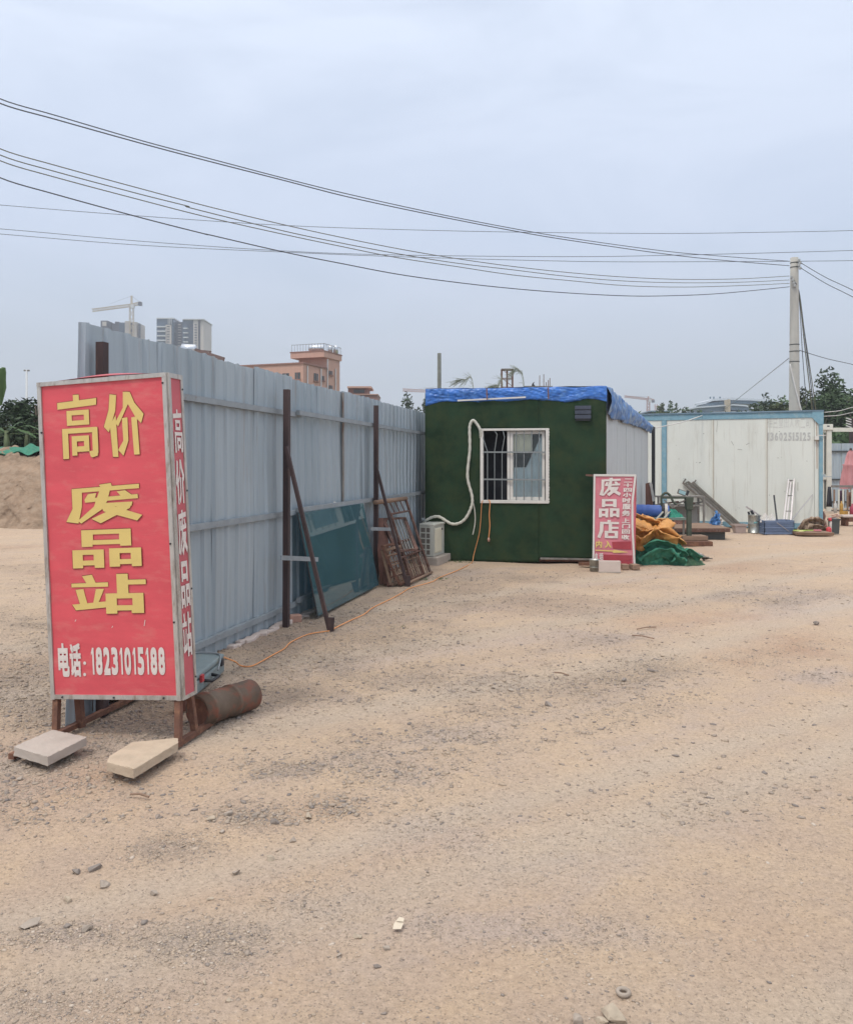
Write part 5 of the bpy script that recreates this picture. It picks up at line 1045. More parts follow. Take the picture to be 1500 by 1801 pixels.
taper('plastic_tub', M['bucket'], 7.33, 20.0, .22, .285, .2, .24, .20, 'mauve grey plastic tub on the ground between the white bag and the metal drum', 'tub')
bcx, bcy = 7.66, 19.95
dr = thing('metal_drum', (bcx, bcy, 0), 'shiny tin drum holding scrap, left of the blue crate', 'drum')
mb = MB(); mb.tube([(bcx, bcy, z) for z in (0, .012, .014, .2, .21, .22, .41, .415, .43)], [.132, .137, .132, .132, .136, .132, .132, .138, .138], 28, cap=False); mb.v.append((bcx, bcy, .02)); c_ = len(mb.v) - 1; mb.f += [(k, (k + 1) % 28, c_) for k in range(28)]; mb.build('drum_wall', M['tin'], dr, smooth=True, thick=.003)
mb = MB(); mb.tube([Vector((bcx + .03 + .035 * math.cos(t_), bcy - .128 - .004, .25 + .03 * math.sin(t_))) for t_ in np.linspace(-1.2, 3.6, 12)], .007, 6); mb.build('ring_mark', M['bin'], dr)
mb = MB(); mb.tube([Vector((bcx - .055, bcy - .127, .245)), Vector((bcx + .02, bcy - .134, .25))], [.018, .016], 8); mb.build('teal_mark', mat('teal_paint', (.12, .30, .30), .5), dr)
mb = MB(); mb.beam(P3(1312, 891, 19.95), P3(1338, 908, 19.95), .045, .03); mb.build('metal_strip', M['ladder'], label='shiny flat metal strip sticking out of the tin drum', cat='strip')
mb = MB(); mb.beam(P3(1321, 898, 19.93), P3(1327, 912, 19.93), .05, .05); mb.beam(P3(1316, 900, 19.95), P3(1320, 912, 19.95), .04, .04); mb.build('black_scrap', M['black'], label='black scrap tubes standing in the tin drum', cat='scrap')
mb = MB(); mb.beam(P3(1325, 900, 19.88), P3(1329, 911, 19.88), .02, .012); mb.build('bright_strip', M['ladder'], label='short bright strip among the black scrap in the drum', cat='strip')
# blue crate
crt = thing('blue_crate', (8.15, 19.75, 0), 'blue plastic crate with slatted sides full of odds and ends', 'crate')
X0, X1, Y0, Y1, Z1 = 7.75, 8.42, 19.55, 19.95, .315
def cw(face_pts, nx, nz_):
    mb = MB(); a, b_ = Vector(face_pts[0]), Vector(face_pts[1]); n_ = Vector(((b_ - a).y, -(b_ - a).x, 0)).normalized() * .008
    for k in range(nx + 1): p = a.lerp(b_, k / nx); mb.beam(p + UZ * .0, p + UZ * Z1, .014, .012)
    for k in range(nz_ + 1): z = Z1 * k / nz_; hh = .03 if k in (0, nz_, nz_ // 2) else .012; mb.beam(a + n_ + UZ * min(max(z, .015), Z1 - .012), b_ + n_ + UZ * min(max(z, .015), Z1 - .012), .006, hh)
    return mb
for pts_, nx in ((((X0, Y0, 0), (X1, Y0, 0)), 26), (((X1, Y0, 0), (X1, Y1, 0)), 14), (((X1, Y1, 0), (X0, Y1, 0)), 26), (((X0, Y1, 0), (X0, Y0, 0)), 14)): cw(pts_, nx, 8).build('side_wall', M['crate'], crt)
mb = MB(); mb.box(((X0 + X1) / 2, (Y0 + Y1) / 2, .01), (X1 - X0 - .01, Y1 - Y0 - .01, .014)); mb.build('floor', M['crate'], crt)
mb = MB(); mb.box(((X0 + X1) / 2, (Y0 + Y1) / 2, .15), (X1 - X0 - .06, Y1 - Y0 - .06, .25)); mb.build('carton', M['crate'], label='blue-grey box filling the inside of the slatted crate', cat='box')
mb = MB(); mb.beam((8.02, Y0 - .02, .27), (8.30, Y0 - .02, .07), .012, .006, up=(0, 1, 0)); mb.build('thin_rod', M['ladder'], label='thin bright rod hooked slantwise on the front of the blue crate', cat='rod')
heap('white_bag', M['whitebag'], (7.83, 19.72), .11, .08, .17, 9.4, 'white plastic bag on the left corner of the blue crate', 'bag', fold=.08, base=Z1 - .03, fr_=3.4, p_=1.5)
heap('white_bag', M['whitebag'], (8.0, 19.78), .11, .08, .15, 10.3, 'second white plastic bag, right of the one on the crate corner', 'bag', fold=.08, base=Z1 - .03, fr_=3.4, p_=1.5)
mb = MB(); mb.tube([P3(1361, 871, 20.2), P3(1367.5, 925, 19.9)], .02, 8); mb.build('black_rod', M['black'], label='thick black rod standing in the blue crate', cat='rod')
ld = thing('folded_ladder', (8.5, 20.4, 0), 'folded aluminium ladder leaning upright on the container behind the crate', 'ladder')
for a, b_ in (((1387, 843), (1376, 935)), ((1391, 846), (1381, 935)), ((1396.5, 843), (1389, 935))):
    mb = MB(); mb.beam(cfp(*a, .06), P3(*b_, 20.05), .032, .03); mb.build('side_rail', M['ladder'], ld)
for k in range(4):
    t_ = .02 + k * .30; A1 = cfp(1387, 843, .06).lerp(P3(1376, 935, 20.05), t_); B1 = cfp(1396.5, 843, .06).lerp(P3(1389, 935, 20.05), t_); mb = MB(); mb.beam(A1, B1, .03, .02); mb.build('rung', M['greyiron'], ld)
mb = MB(); mb.tube([cfp(1429, 870, .03), P3(1386, 922, 20.3)], .012, 6); mb.build('steel_rod', M['ladder'], label='thin steel rod slanting from the crate up the container wall', cat='rod')
pa = thing('flat_board', (8.75, 19.5, 0), 'flat brown board lying on the ground right of the blue crate', 'board')
mb = MB(); mb.hexa([(8.36, 19.25, 0), (9.12, 19.1, 0), (9.14, 19.75, 0), (8.42, 19.85, 0), (8.34, 19.22, .075), (9.13, 19.08, .075), (9.15, 19.77, .075), (8.41, 19.87, .075)]); mb.build('board_panel', M['wood'], pa, bevel=.01)
rk = thing('toy_racket', (8.6, 19.5, .08), 'lime and pale yellow plastic racket lying on the flat board', 'racket')
mb = MB(); mb.tube([Vector((8.50 + .13 * math.cos(t_), 19.45 + .10 * math.sin(t_), .092)) for t_ in np.linspace(0, 6.28, 20)], .012, 6, cap=False); mb.build('rim', M['lime'], rk, smooth=True)
mb = MB(); mb.tube([(8.50, 19.45, .080), (8.50, 19.45, .10)], [.12, .11], 20); mb.build('racket_face', M['paleyellow'], rk)
mb = MB(); mb.tube([(8.60, 19.45, .096), (8.80, 19.40, .10)], .014, 6); mb.build('shaft', M['lime'], rk)
mb = MB(); mb.tube([(8.80, 19.40, .10), (8.96, 19.36, .10)], .02, 8); mb.build('handle', mat('pink_plastic', (.55, .18, .20), .5), rk)
ms = thing('muddy_sack', (9.0, 19.98, 0), 'muddy brown crumpled sack slumped behind the flat board', 'sack')
heap('sack_body', M['sack'], (9.0, 19.98), .28, .17, .26, 7.7, None, None, fold=.15, fr_=5, p_=4, nu=130, nv=44, parent=ms)
for k, pts in enumerate((((8.70, 19.85, .05), (8.82, 19.78, .26), (9.0, 19.78, .32), (9.22, 19.85, .22)), ((8.80, 19.76, .06), (8.95, 19.74, .16), (9.12, 19.76, .12), (9.26, 19.82, .05)))): mb = MB(); ribbon(mb, pts, .20, .9, wv=.10, seed=50 + k); mb.build('sack_fold', M['sack'], ms, smooth=True, thick=.012)
ex = thing('red_cylinder', (9.28, 19.6, 0), 'red bottle-shaped cylinder between the muddy sack and the dark bin', 'cylinder')
mb = MB(); mb.tube([(9.22, 19.55, 0), (9.22, 19.55, .02), (9.22, 19.55, .13), (9.22, 19.55, .17)], [.05, .058, .058, .03], 14); mb.build('cylinder_body', M['redplastic'], ex, smooth=True)
mb = MB(); mb.tube([(9.285, 19.6, 0), (9.285, 19.6, .26), (9.285, 19.6, .36)], [.028, .028, .024], 10); mb.build('white_tube', M['whitebag'], ex, smooth=True)
mb = MB(); mb.tube([(9.272, 19.6, .3), (9.272, 19.6, .375)], [.04, .036], 10); mb.build('cap', M['redplastic'], ex, smooth=True)
taper('waste_bin', M['bin'], 9.42, 19.72, .165, .195, .15, .18, .345, 'charcoal square waste bin with scrap on top, right of the red cylinder', 'bin')
random.seed(21)
for k in range(5):
    mb = MB(); c_ = Vector((9.38 + .03 * k, 19.7 + .02 * (k % 2), .36 + .03 * (k % 3))); mb.beam(c_ + Vector((-.08, 0, 0)), c_ + Vector((.06, .02, .03 * (-1) ** k)), .03, .02); mb.build('scrap_piece', M['whitebag'] if k % 2 else M['brick'], label='small pale and pinkish scrap piece heaped on the charcoal bin', cat='scrap', group='scrap heaped on the bin')
mb = MB(); ribbon(mb, [(9.70, 20.8, 0.02), (9.78, 21.2, .35), (9.74, 21.4, .62)], .22, 1.3, wv=.08, seed=2); mb.build('brown_rag', M['plank'], label='dark brown rag standing at the container corner behind the bin', cat='rag', smooth=True, thick=.02)
mb = MB(); mb.box((9.95, 21.6, .21), (.16, .2, .42)); mb.build('red_carton', M['brick'], label='small reddish carton behind the charcoal bin', cat='carton')

# ------------------------------------------------------------------ far right corner of the yard
sc_ = thing('shipping_container_frame', (13.1, 28, 0), 'cream steel container end with corner posts beyond the white container', 'container frame')
def bxa(nm, m_, c, d, par=None, rz=0, bevel=0, **k): mb = MB(); mb.box(c, d, rz); return mb.build(nm, m_, par, bevel=bevel, **k)
for z, h_ in ((1.97, 1.52), (.63, 1.12)):
    bxa('corner_post', M['cream'], (13.20, 28, z), (.15, .12, h_), sc_); bxa('door_panel', M['cream'], (12.88, 28.06, z), (.38, .06, h_ - .14), sc_); bxa('top_rail', M['cream'], (12.88, 28.02, z + h_ / 2 - .04), (.48, .1, .08), sc_); bxa('dark_slot', M['bin'], (13.095, 28.04, z - .02), (.03, .04, h_ - .2), sc_)
bxa('corner_casting', M['cream'], (13.12, 27.98, 2.83), (.36, .17, .19), sc_, bevel=.01)
bxa('casting_hole', M['black'], (13.14, 27.892, 2.86), (.08, .01, .035), sc_)
bxa('top_beam', M['cream'], (17.3, 28, 2.745), (8.0, .1, .13), sc_)
ff = Face((11.5, 31.5), (24.0, 31.0)); gf = thing('grey_fence', (16, 31.3, 0), 'grey sheet fence at the far right beyond the cream frame', 'fence')
for k in range(10):
    mb = MB(); a = k * 1.25; prof = []
    for j in range(6): prof += [(a + j * .208, 0), (a + j * .208 + .05, .02), (a + j * .208 + .10, .02), (a + j * .208 + .15, 0)]
    prof.append((a + 1.245, 0)); n = len(prof); mb.v = [tuple(ff.P(s_, z, d + (k % 2) * .01)) for z in (0, 2.38) for s_, d in prof]; mb.f = [(i, i + 1, n + i + 1, n + i) for i in range(n - 1)]; mb.build('fence_sheet', M['fence'], gf, thick=.002)
for z in (2.05, 1.02, .2): mb = MB(); ff.box(mb, 0, ff.L, z, z + .06, .035, .08); mb.build('rail', M['bin'], gf)
um = thing('folded_parasol', (13.3, 26.9, 0), 'folded faded pink parasol standing at the right edge by the grey fence', 'parasol')
mb = MB(); n = 36; lv = [(2.06, .03), (1.98, .09), (1.85, .13), (1.62, .17), (1.60, .23), (1.55, .20), (1.3, .25), (1.05, .29), (.86, .31)]
for z, r_ in lv:
    for j in range(n): a = 2 * math.pi * j / n; rr_ = r_ * (1 + .22 * math.sin(a * 6 + z)); mb.v.append((13.38 + rr_ * math.cos(a), 26.9 + rr_ * .7 * math.sin(a), z + (.03 * math.sin(a * 3) if z < 1 else 0)))
for i in range(len(lv) - 1):
    for j in range(n): a = i * n + j; b_ = i * n + (j + 1) % n; mb.f.append((a, b_, b_ + n, a + n))
mb.build('canopy', M['pinkcloth'], um, smooth=True); mb = MB(); mb.tube([(13.38, 26.9, 0), (13.38, 26.9, 2.12)], .025, 8); mb.build('pole', M['upvc'], um)
mb = MB(); mb.tube([(13.38, 26.9, 2.05), (13.38, 26.9, 2.12)], [.05, .03], 8); mb.build('top_cap', M['brown'], um)
rkk = thing('wooden_railing', (13.6, 26, 0), 'pale upright-barred railing in front of the pink parasol', 'railing')
bxa('top_rail', M['greyiron'], (13.45, 26, .935), (2.2, .08, .07), rkk); bxa('bottom_rail', M['greyiron'], (13.45, 26, .20), (2.2, .06, .05), rkk)
for k in range(16): bxa('bar', M['cream'] if k % 3 else M['wood'], (12.42 + k * .135, 25.98, .53), (.045, .03, .62), rkk)
cols = [(.12, .08, .04), (.08, .04, .07), (.45, .26, .06), (.5, .5, .48), (.20, .10, .07), (.16, .14, .03), (.05, .05, .06), (.35, .05, .09)]
random.seed(4)
for k, (x, z0, h_, w_, ci) in enumerate(((12.58, .30, .62, .13, 6), (12.50, .14, .36, .09, 3), (12.68, .12, .38, .1, 2), (12.95, .3, .5, .2, 1), (13.2, .3, .45, .16, 4), (13.45, .4, .42, .2, 5), (12.75, .0, .2, .22, 2), (13.02, -.0, .42, .17, 7), (13.2, .0, .24, .14, 2), (13.35, .0, .22, .16, 1))):
    nm = ['dark jacket', 'white bottle', 'orange bottle', 'purple cloth', 'brown cloth', 'olive cloth', 'yellow box', 'crimson canister', 'small yellow box', 'purple box'][k]
    x -= .18; mb = MB(); y = 26.25 if z0 >= .29 else 25.7
    if 'cloth' in nm or 'jacket' in nm: mb.grid(lambda u, v: Vector((x + (u - .5) * w_ * (1.3 - .8 * v if 'jacket' in nm else 1), y + .03 * math.sin(u * 14), z0 + v * h_)), 14, 4); o = mb.build(nm.replace(' ', '_'), mat(nm.replace(' ', '_'), cols[ci], .8), label=nm + ' hanging on the far barred railing', cat=nm.split()[-1], smooth=True, thick=.03)
    elif 'bottle' in nm or 'canister' in nm: mb.tube([(x, y, z0), (x, y, z0 + h_ * .75), (x, y, z0 + h_ * .85), (x, y, z0 + h_)], [w_ / 2, w_ / 2, w_ / 5, w_ / 5], 12); o = mb.build(nm.replace(' ', '_'), mat(nm.replace(' ', '_'), cols[ci], .5), label=nm + ' standing at the foot of the far barred railing', cat=nm.split()[-1], smooth=True)
    else: mb.box((x, y, z0 + h_ / 2), (w_, .15, h_), rz=.1 * k); o = mb.build(nm.replace(' ', '_'), mat(nm.replace(' ', '_'), cols[ci], .7), label=nm + ' on the ground at the foot of the far barred railing', cat='box', bevel=.008)
bn = thing('low_bench', (11.9, 22.3, 0), 'low pinkish plank bench at the right edge of the photo', 'bench')
bxa('bench_top', M['block'], (11.55, 22.3, .255), (1.5, .4, .05), bn, bevel=.006); bxa('side_beam', M['rust'], (11.6, 22.13, .17), (1.3, .04, .11), bn)
for x in (10.93, 12.2): bxa('leg', M['rust'], (x, 22.3, .11), (.06, .3, .22), bn)

# ------------------------------------------------------------------ utility pole, wires
PX, PY = 10.22, 23.7
up = thing('utility_pole', (PX, PY, 0), 'tall round concrete utility pole rising behind the white container', 'utility pole')
ztop = EYE + (HY - 453) / F * PY
mb = MB(); mb.tube([(PX, PY, z) for z in np.linspace(-.2, ztop, 14)], [.17 - .065 * i / 13 for i in range(14)], 24); mb.build('pole_shaft', M['concrete'], up, smooth=True)
for k, py in enumerate((462, 470, 606, 618, 636)):
    z = EYE + (HY - py) / F * PY; mb = MB(); r_ = .17 - .065 * z / ztop + .006; mb.tube([(PX, PY, z - .012), (PX + .0, PY, z + .012)], r_, 20); mb.build('band', M['bin'], up, smooth=True)
for k, (px, py) in enumerate(((1405, 457), (1407, 462), (1405, 466), (1407, 471), (1392, 487), (1394, 492), (1396, 497), (1397.5, 502))):
    p = at(px, py, PY - .16); mb = MB(); mb.tube([p - UZ * .035, p - UZ * .02, p, p + UZ * .02, p + UZ * .035], [.03, .045, .025, .045, .03], 10); mb.build('insulator', M['porc'], up, smooth=True)
WA, WB = (-9.5, 8.9), (PX, PY - .15)
def wire(pts, r, m_, lb, A=WA, B=WB, ext=True):
    P_ = []
    for px, py in pts:
        x, y = on_line(px, A, B); P_.append(Vector((x, y, EYE + (HY - py) / F * y)))
    if ext: P_ = [P_[0] + (P_[0] - P_[1]) * .6 + UZ * .15] + P_
    mb = MB(); mb.tube(curve_pts(P_, 6), r, 5); return mb.build('overhead_wire', m_, label=lb, cat='wire', group='overhead wires', smooth=True)
wire([(0, 173), (100, 203), (250, 247), (367, 278), (500, 313), (617, 342), (767, 375), (900, 401), (1000, 418), (1167, 441), (1267, 450), (1388, 459)], .0085, M['wire'], 'topmost dark wire running from upper left to the pole top')
wire([(0, 181), (100, 210), (250, 252), (367, 283), (500, 317), (617, 347), (767, 379), (900, 405), (1000, 422), (1167, 446), (1267, 457), (1388, 467)], .0095, M['wire'], 'second dark wire just under the topmost one')
wire([(0, 261), (100, 291), (250, 332), (367, 363), (500, 395), (600, 417), (700, 437), (800, 454), (900, 468), (1000, 479), (1100, 487), (1200, 491), (1300, 490), (1388, 485)], .008, M['wireg'], 'upper of the three brownish wires of the middle bundle')
wire([(0, 272), (100, 302), (250, 342), (330, 362), (338, 366), (500, 406), (600, 427), (700, 446), (800, 462), (900, 474), (1000, 486), (1100, 494), (1200, 497), (1300, 496), (1388, 492)], .008, M['wireg'], 'middle one of the three brownish wires, with a kink at left')
wire([(0, 282), (100, 312), (250, 352), (367, 382), (500, 412), (600, 433), (700, 453), (800, 468), (900, 483), (1000, 493), (1100, 502), (1200, 504.5), (1300, 502), (1388, 498)], .008, M['wireg'], 'lowest of the three brownish wires of the middle bundle')
wire([(0, 312), (100, 342), (250, 383), (360, 411), (370, 413), (500, 443), (600, 463), (700, 482), (800, 496), (900, 507), (1000, 515), (1100, 520), (1170, 520), (1250, 517), (1320, 511), (1388, 504)], .0095, M['wire'], 'lowest dark wire sagging under the brownish bundle to the pole')
FAR_A, FAR_B = (-60, 62), (70, 70)
wire([(-300, 335), (0, 360), (200, 376), (500, 396), (770, 405), (1000, 409), (1200, 410), (1350, 408), (1500, 405), (1800, 396)], .022, M['wire'], 'thin far wire crossing the sky, highest of the far three', FAR_A, FAR_B, False)
wire([(-300, 380), (0, 402), (250, 424), (500, 441), (700, 448), (1000, 451), (1200, 448), (1500, 440), (1800, 428)], .022, M['wire'], 'thin far wire rising slightly to the right edge', FAR_A, FAR_B, False)
wire([(-300, 385), (0, 411), (250, 431), (500, 443), (700, 451), (1000, 459), (1200, 460), (1500, 458), (1800, 452)], .022, M['wire'], 'thin far wire passing behind the pole top, lowest of the far three', FAR_A, FAR_B, False)
for k, ((a, b_), (c_, d_)) in enumerate((((1407, 461), (1500, 510)), ((1407, 470), (1500, 522)))):
    p, q = at(a, b_, PY - .15), at(c_, d_, 21.5); m1_ = p.lerp(q, .5) - UZ * .04; mb = MB(); mb.tube(curve_pts([p, m1_, q, q + (q - p) * 1.2 + UZ * .05], 6), .010, 5); mb.build('overhead_wire', M['wire'], label=['upper of two wires descending from the pole top to the right edge', 'lower of two wires descending from the pole top to the right edge'][k], cat='wire', group='overhead wires', smooth=True)
for k, (a, b_, c_, d_, r_) in enumerate(((1397, 493, 1432, 700, .012), (1399, 497, 1429, 700, .012), (1398, 500, 1426, 700, .014), (1397, 502, 1420, 730, .010))):
    p, q = at(a, b_, PY - .14), at(c_, d_, 23.9); mb = MB(); mb.tube(curve_pts([p, at(a + 7 + k * .4, b_ + 22, PY), p.lerp(q, .55) + Vector((.03, 0, 0)), q, q + UZ * -1.0 + Vector((.1, 0, 0))], 6), r_, 5); mb.build('service_cable', M['wire'] if k % 2 else M['wireg'], label=['rightmost cable dropping from the pole towards the trees', 'second cable from the right dropping from the pole', 'thicker cable dropping from the pole, third from the right', 'leftmost cable dropping from the pole, ending at the container roof'][k], cat='cable', group='cables dropping from the pole', smooth=True)
mb = MB(); mb.tube(curve_pts([at(1389, 640, 23.5), at(1398, 680, 23.45), at(1409, 722, 23.4), at(1410.5, 735, 23.4)], 5), .018, 6); mb.build('conduit', M['wirew'], label='pale conduit slanting down the front of the utility pole', cat='conduit', smooth=True)
mb = MB(); mb.tube([at(1387, 630, 23.6), at(1300, 699, 40), at(1270, 723, 60)], .012, 5); mb.build('thin_wire', M['rail'], label='thin pale wire slanting down left from the pole', cat='wire')
for k, (a, b_, c_, d_) in enumerate(((1406, 616, 1500, 641), (1450, 725, 1500, 716), (1448, 732, 1500, 725))):
    p, q = at(a, b_, 23.7 if k == 0 else 21), at(c_, d_, 26); mb = MB(); mb.tube(curve_pts([p, p.lerp(q, .5) - UZ * .03, q, q + (q - p)], 6), .010, 5); mb.build('side_wire', M['wirew'] if k else M['wire'], label=['thin dark wire running right from mid-height of the pole', 'upper pale wire from the container corner to the right edge', 'lower pale wire from the container corner to the right edge'][k], cat='wire', smooth=True)
mb = MB(); p = at(772.5, 683, 24); zt_ = EYE + (HY - 621) / F * 24; mb.tube([(p.x, 24, 0), (p.x, 24, zt_)], [.065, .055], 14); mb.build('standing_post', mat('grey_wood_post', (.13, .135, .12), .85, var=.2, scale=8), label='single grey post rising behind the left end of the turf cabin', cat='post', smooth=True)

# ------------------------------------------------------------------ left: earth bank, net, plants
def bank():
    mb = MB(); nu, nv = 300, 90
    def fn(u, v):
        x = -21 + u * 13.2; edge = min(1, (1 - u) * 5, u * 6 + .4); edge = max(0, edge) ** .6
        prof = [(0, 0), (.10, .35), (.22, .95), (.34, 1.45), (.45, 1.85), (.58, 2.02), (.8, 2.05), (1, 0)]
        for (a, za), (b_, zb) in zip(prof, prof[1:]):
            if a <= v <= b_: z = za + (zb - za) * (v - a) / (b_ - a); break
        y = 21.4 + v * 4.6 + .5 * noise.noise(Vector((x * .35, 0, 4)))
        nz_ = noise.noise(Vector((x * .6, v * 4, 1))) * .30 + noise.noise(Vector((x * 1.9, v * 9, 2))) * .22 + noise.noise(Vector((x * 5, v * 22, 3))) * .13 + noise.noise(Vector((x * 12, v * 46, 3))) * .07
        return Vector((x, y + nz_ * .9, max(-.05, (z + nz_ * min(1, v * 5) * .8) * edge - .03)))
    mb.grid(fn, nu, nv); m = mat('bank_earth', (.26, .185, .13), .95, var=.4, scale=2.2, bump=.08, bscale=7, col2=(.33, .25, .185), c2=(.48, .66), spec=.1)
    return mb.build('earth_bank', m, label='steep bank of bare brown earth at the left edge of the photo', cat='earth bank', smooth=True)
bank()
mb = MB(); mb.grid(lambda u, v: Vector((-20 + u * 11.8, 23.6 + v * 1.5, 1.93 + .16 * math.sin(v * 3.14) + .12 * noise.noise(Vector((u * 14, v * 2, 1))) + .11 * noise.noise(Vector((u * 40, v * 6, 1))) + .12 * noise.noise(Vector((u * 4, 0, 8))))), 260, 16)
mb.build('green_net', M['greennet'], label='green dust netting spread along the top of the earth bank', cat='netting', smooth=True, thick=.01)

def leafcloud(mb, c, r, n, s, seed, flat=.8, clump=7):
    rr = random.Random(seed); cl = []
    for k in range(clump):
        d = Vector((rr.gauss(0, 1), rr.gauss(0, 1), rr.gauss(0, 1))).normalized(); cl.append((Vector((d.x * r[0], d.y * r[1], d.z * r[2])) * rr.uniform(.35, .85), rr.uniform(.28, .5)))
    for k in range(n):
        o, q = cl[rr.randrange(clump)]; d = Vector((rr.gauss(0, 1), rr.gauss(0, 1), rr.gauss(0, 1))).normalized() * (rr.random() ** .4) * q
        p = Vector(c) + o + Vector((d.x * r[0], d.y * r[1], d.z * r[2])); a = Vector((rr.gauss(0, 1), rr.gauss(0, 1), rr.gauss(0, .6))).normalized(); b_ = a.cross(Vector((rr.gauss(0, 1), rr.gauss(0, 1), rr.gauss(0, 1)))).normalized(); l = s * rr.uniform(.6, 1.4)
        mb.add([p - a * l, p + b_ * l * .45, p + a * l, p - b_ * l * .45], [(0, 1, 2, 3)])
def tree(x, y, z0, h, rx, ry, lb, m_, n=2200, s=.14, seed=1, trunk=.35, group=None, cat='tree', clump=9, nm='broadleaf_tree', rz_=None):
    t_ = thing(nm, (x, y, z0), lb, cat, group); mb = MB(); zc = z0 + h * (.5 + trunk / 2); rz = rz_ or h * (.5 - trunk / 2) / .76
    mb.tube([(x, y, z0 - .1), (x + .04 * h, y, z0 + h * .3), (x, y, z0 + h * .75)], [h * .028, h * .02, h * .008], 7)
    rr = random.Random(seed)
    for k in range(5): a = rr.random() * 6.28; mb.tube([(x + .02 * h, y, z0 + h * (.3 + .07 * k)), (x + math.cos(a) * rx * .6, y + math.sin(a) * ry * .6, z0 + h * (.55 + .07 * k))], [h * .012, h * .004], 5)
    mb.build('trunk', M['bark'], t_, smooth=True)
    mb = MB(); leafcloud(mb, (x, y, zc), (rx, ry, rz), n, s, seed, clump=clump); mb.build('crown', m_, t_); return t_
def topz(py, Y): return EYE + (HY - py) / F * Y
def xat(px, Y): return (px - CX) / F * Y
tree(xat(62, 27), 27, 1.8, topz(680, 27) - 1.8, 1.0, 1.0, 'dark dense small tree on the earth bank just left of the big red sign', M['leafd'], 3000, .10, 3, .1)
tree(xat(30, 28.5), 28.5, 1.8, topz(712, 28) - 1.8, 1.1, .9, 'lower dark bush on the earth bank behind the banana leaves', M['leafd'], 2600, .10, 4, .05, cat='bush', nm='bush')
tree(xat(85, 28), 28, 1.8, topz(698, 28) - 1.8, .9, .9, 'dark bush hidden mostly behind the left edge of the big red sign', M['leafd'], 1800, .10, 5, .1, cat='bush', nm='bush')
tree(xat(5, 30), 30, 1.0, topz(725, 30) - 1, 1.2, .9, 'low dark bush at the far left edge below the big leaf', M['leafd'], 1800, .11, 6, .05, cat='bush', nm='bush')
def banana(x, y, z0, leaves, lb):
    t_ = thing('banana_plant', (x, y, z0), lb, 'banana plant', 'banana plants on the earth bank'); mb = MB(); mb.tube([(x, y, z0 - .2), (x, y, z0 + .9)], [.11, .07], 10); mb.build('stem', M['leafo'], t_, smooth=True)
    for k, (a, l, lift, w_) in enumerate(leaves):
        cp = []; d = Vector((math.cos(a), math.sin(a) * .5, 0))
        for i in range(15): u = i / 14; cp.append(Vector((x, y, z0 + .8)) + d * l * u + UZ * (lift * math.sin(u * 2.3) - u * u * l * .25))
        mb = MB(); b0 = 0
        for i, p in enumerate(cp):
            dd = (cp[min(i + 1, 14)] - cp[max(0, i - 1)]).normalized(); s_ = dd.cross(UZ).normalized(); u = i / 14; ww = w_ * math.sin(math.pi * min(1, u * .92 + .06)) ** .6
            for q in (-1, 0, 1): mb.v.append(tuple(p + s_ * q * ww + UZ * (-.25 * abs(q) * ww + .02 * ((i % 2) * abs(q)))))
        for i in range(14):
            for q in range(2): a_ = i * 3 + q; mb.f.append((a_, a_ + 1, a_ + 4, a_ + 3))
        mb.build('leaf', M['leafb'], t_, smooth=True)
banana(xat(12, 25), 25, 1.7, ((0.2, 1.1, .35, .13), (2.9, 1.0, .4, .13), (.5, 1.0, .1, .12), (5.8, 1.1, .2, .13), (3.5, 1.0, .2, .13), (.9, .9, .45, .12)), 'banana plant with arching leaves at the left edge')
banana(xat(48, 25.6), 25.6, 1.7, ((0.1, 1.0, .3, .12), (2.9, 1.1, .35, .13), (.6, .8, .4, .11), (5.9, .8, .1, .12), (3.6, 1.0, .1, .12)), 'second banana plant, nearer the big red sign')
lf = thing('big_leaf_plant', (xat(-14, 16), 16, 0), 'tall plant with a broad upright leaf poking in at the left edge', 'plant'); mb = MB(); mb.tube([(xat(-20, 16), 16, 0), (xat(-16, 16), 16, 2.4)], [.06, .03], 8); mb.build('stem', M['leafo'], lf, smooth=True)
mb = MB(); a = [(-14, 720), (2, 712), (12, 682), (10, 668), (11, 655), (8, 646), (3, 645), (-6, 652), (-14, 670)]; mb.add([at(px, py, 16) + Vector((0, .05 * math.sin(px * .3), 0)) for px, py in a], [tuple(range(9))]); mb.build('leaf', M['leafb'], lf, thick=.01)
lp = thing('light_mast', (xat(47, 110), 110, 0), 'tall thin white light mast far behind the bushes at left', 'light mast'); zt_ = topz(650, 110)
mb = MB(); mb.tube([(xat(47, 110), 110, 0), (xat(47, 110), 110, zt_)], [.22, .13], 8); mb.build('mast', M['towerw'], lp, smooth=True); mb = MB(); mb.tube([(xat(47, 110) - .36, 110, zt_ - .1), (xat(47, 110) + .36, 110, zt_ - .1)], .12, 6); mb.build('lamp_ring', M['greyiron'], lp)

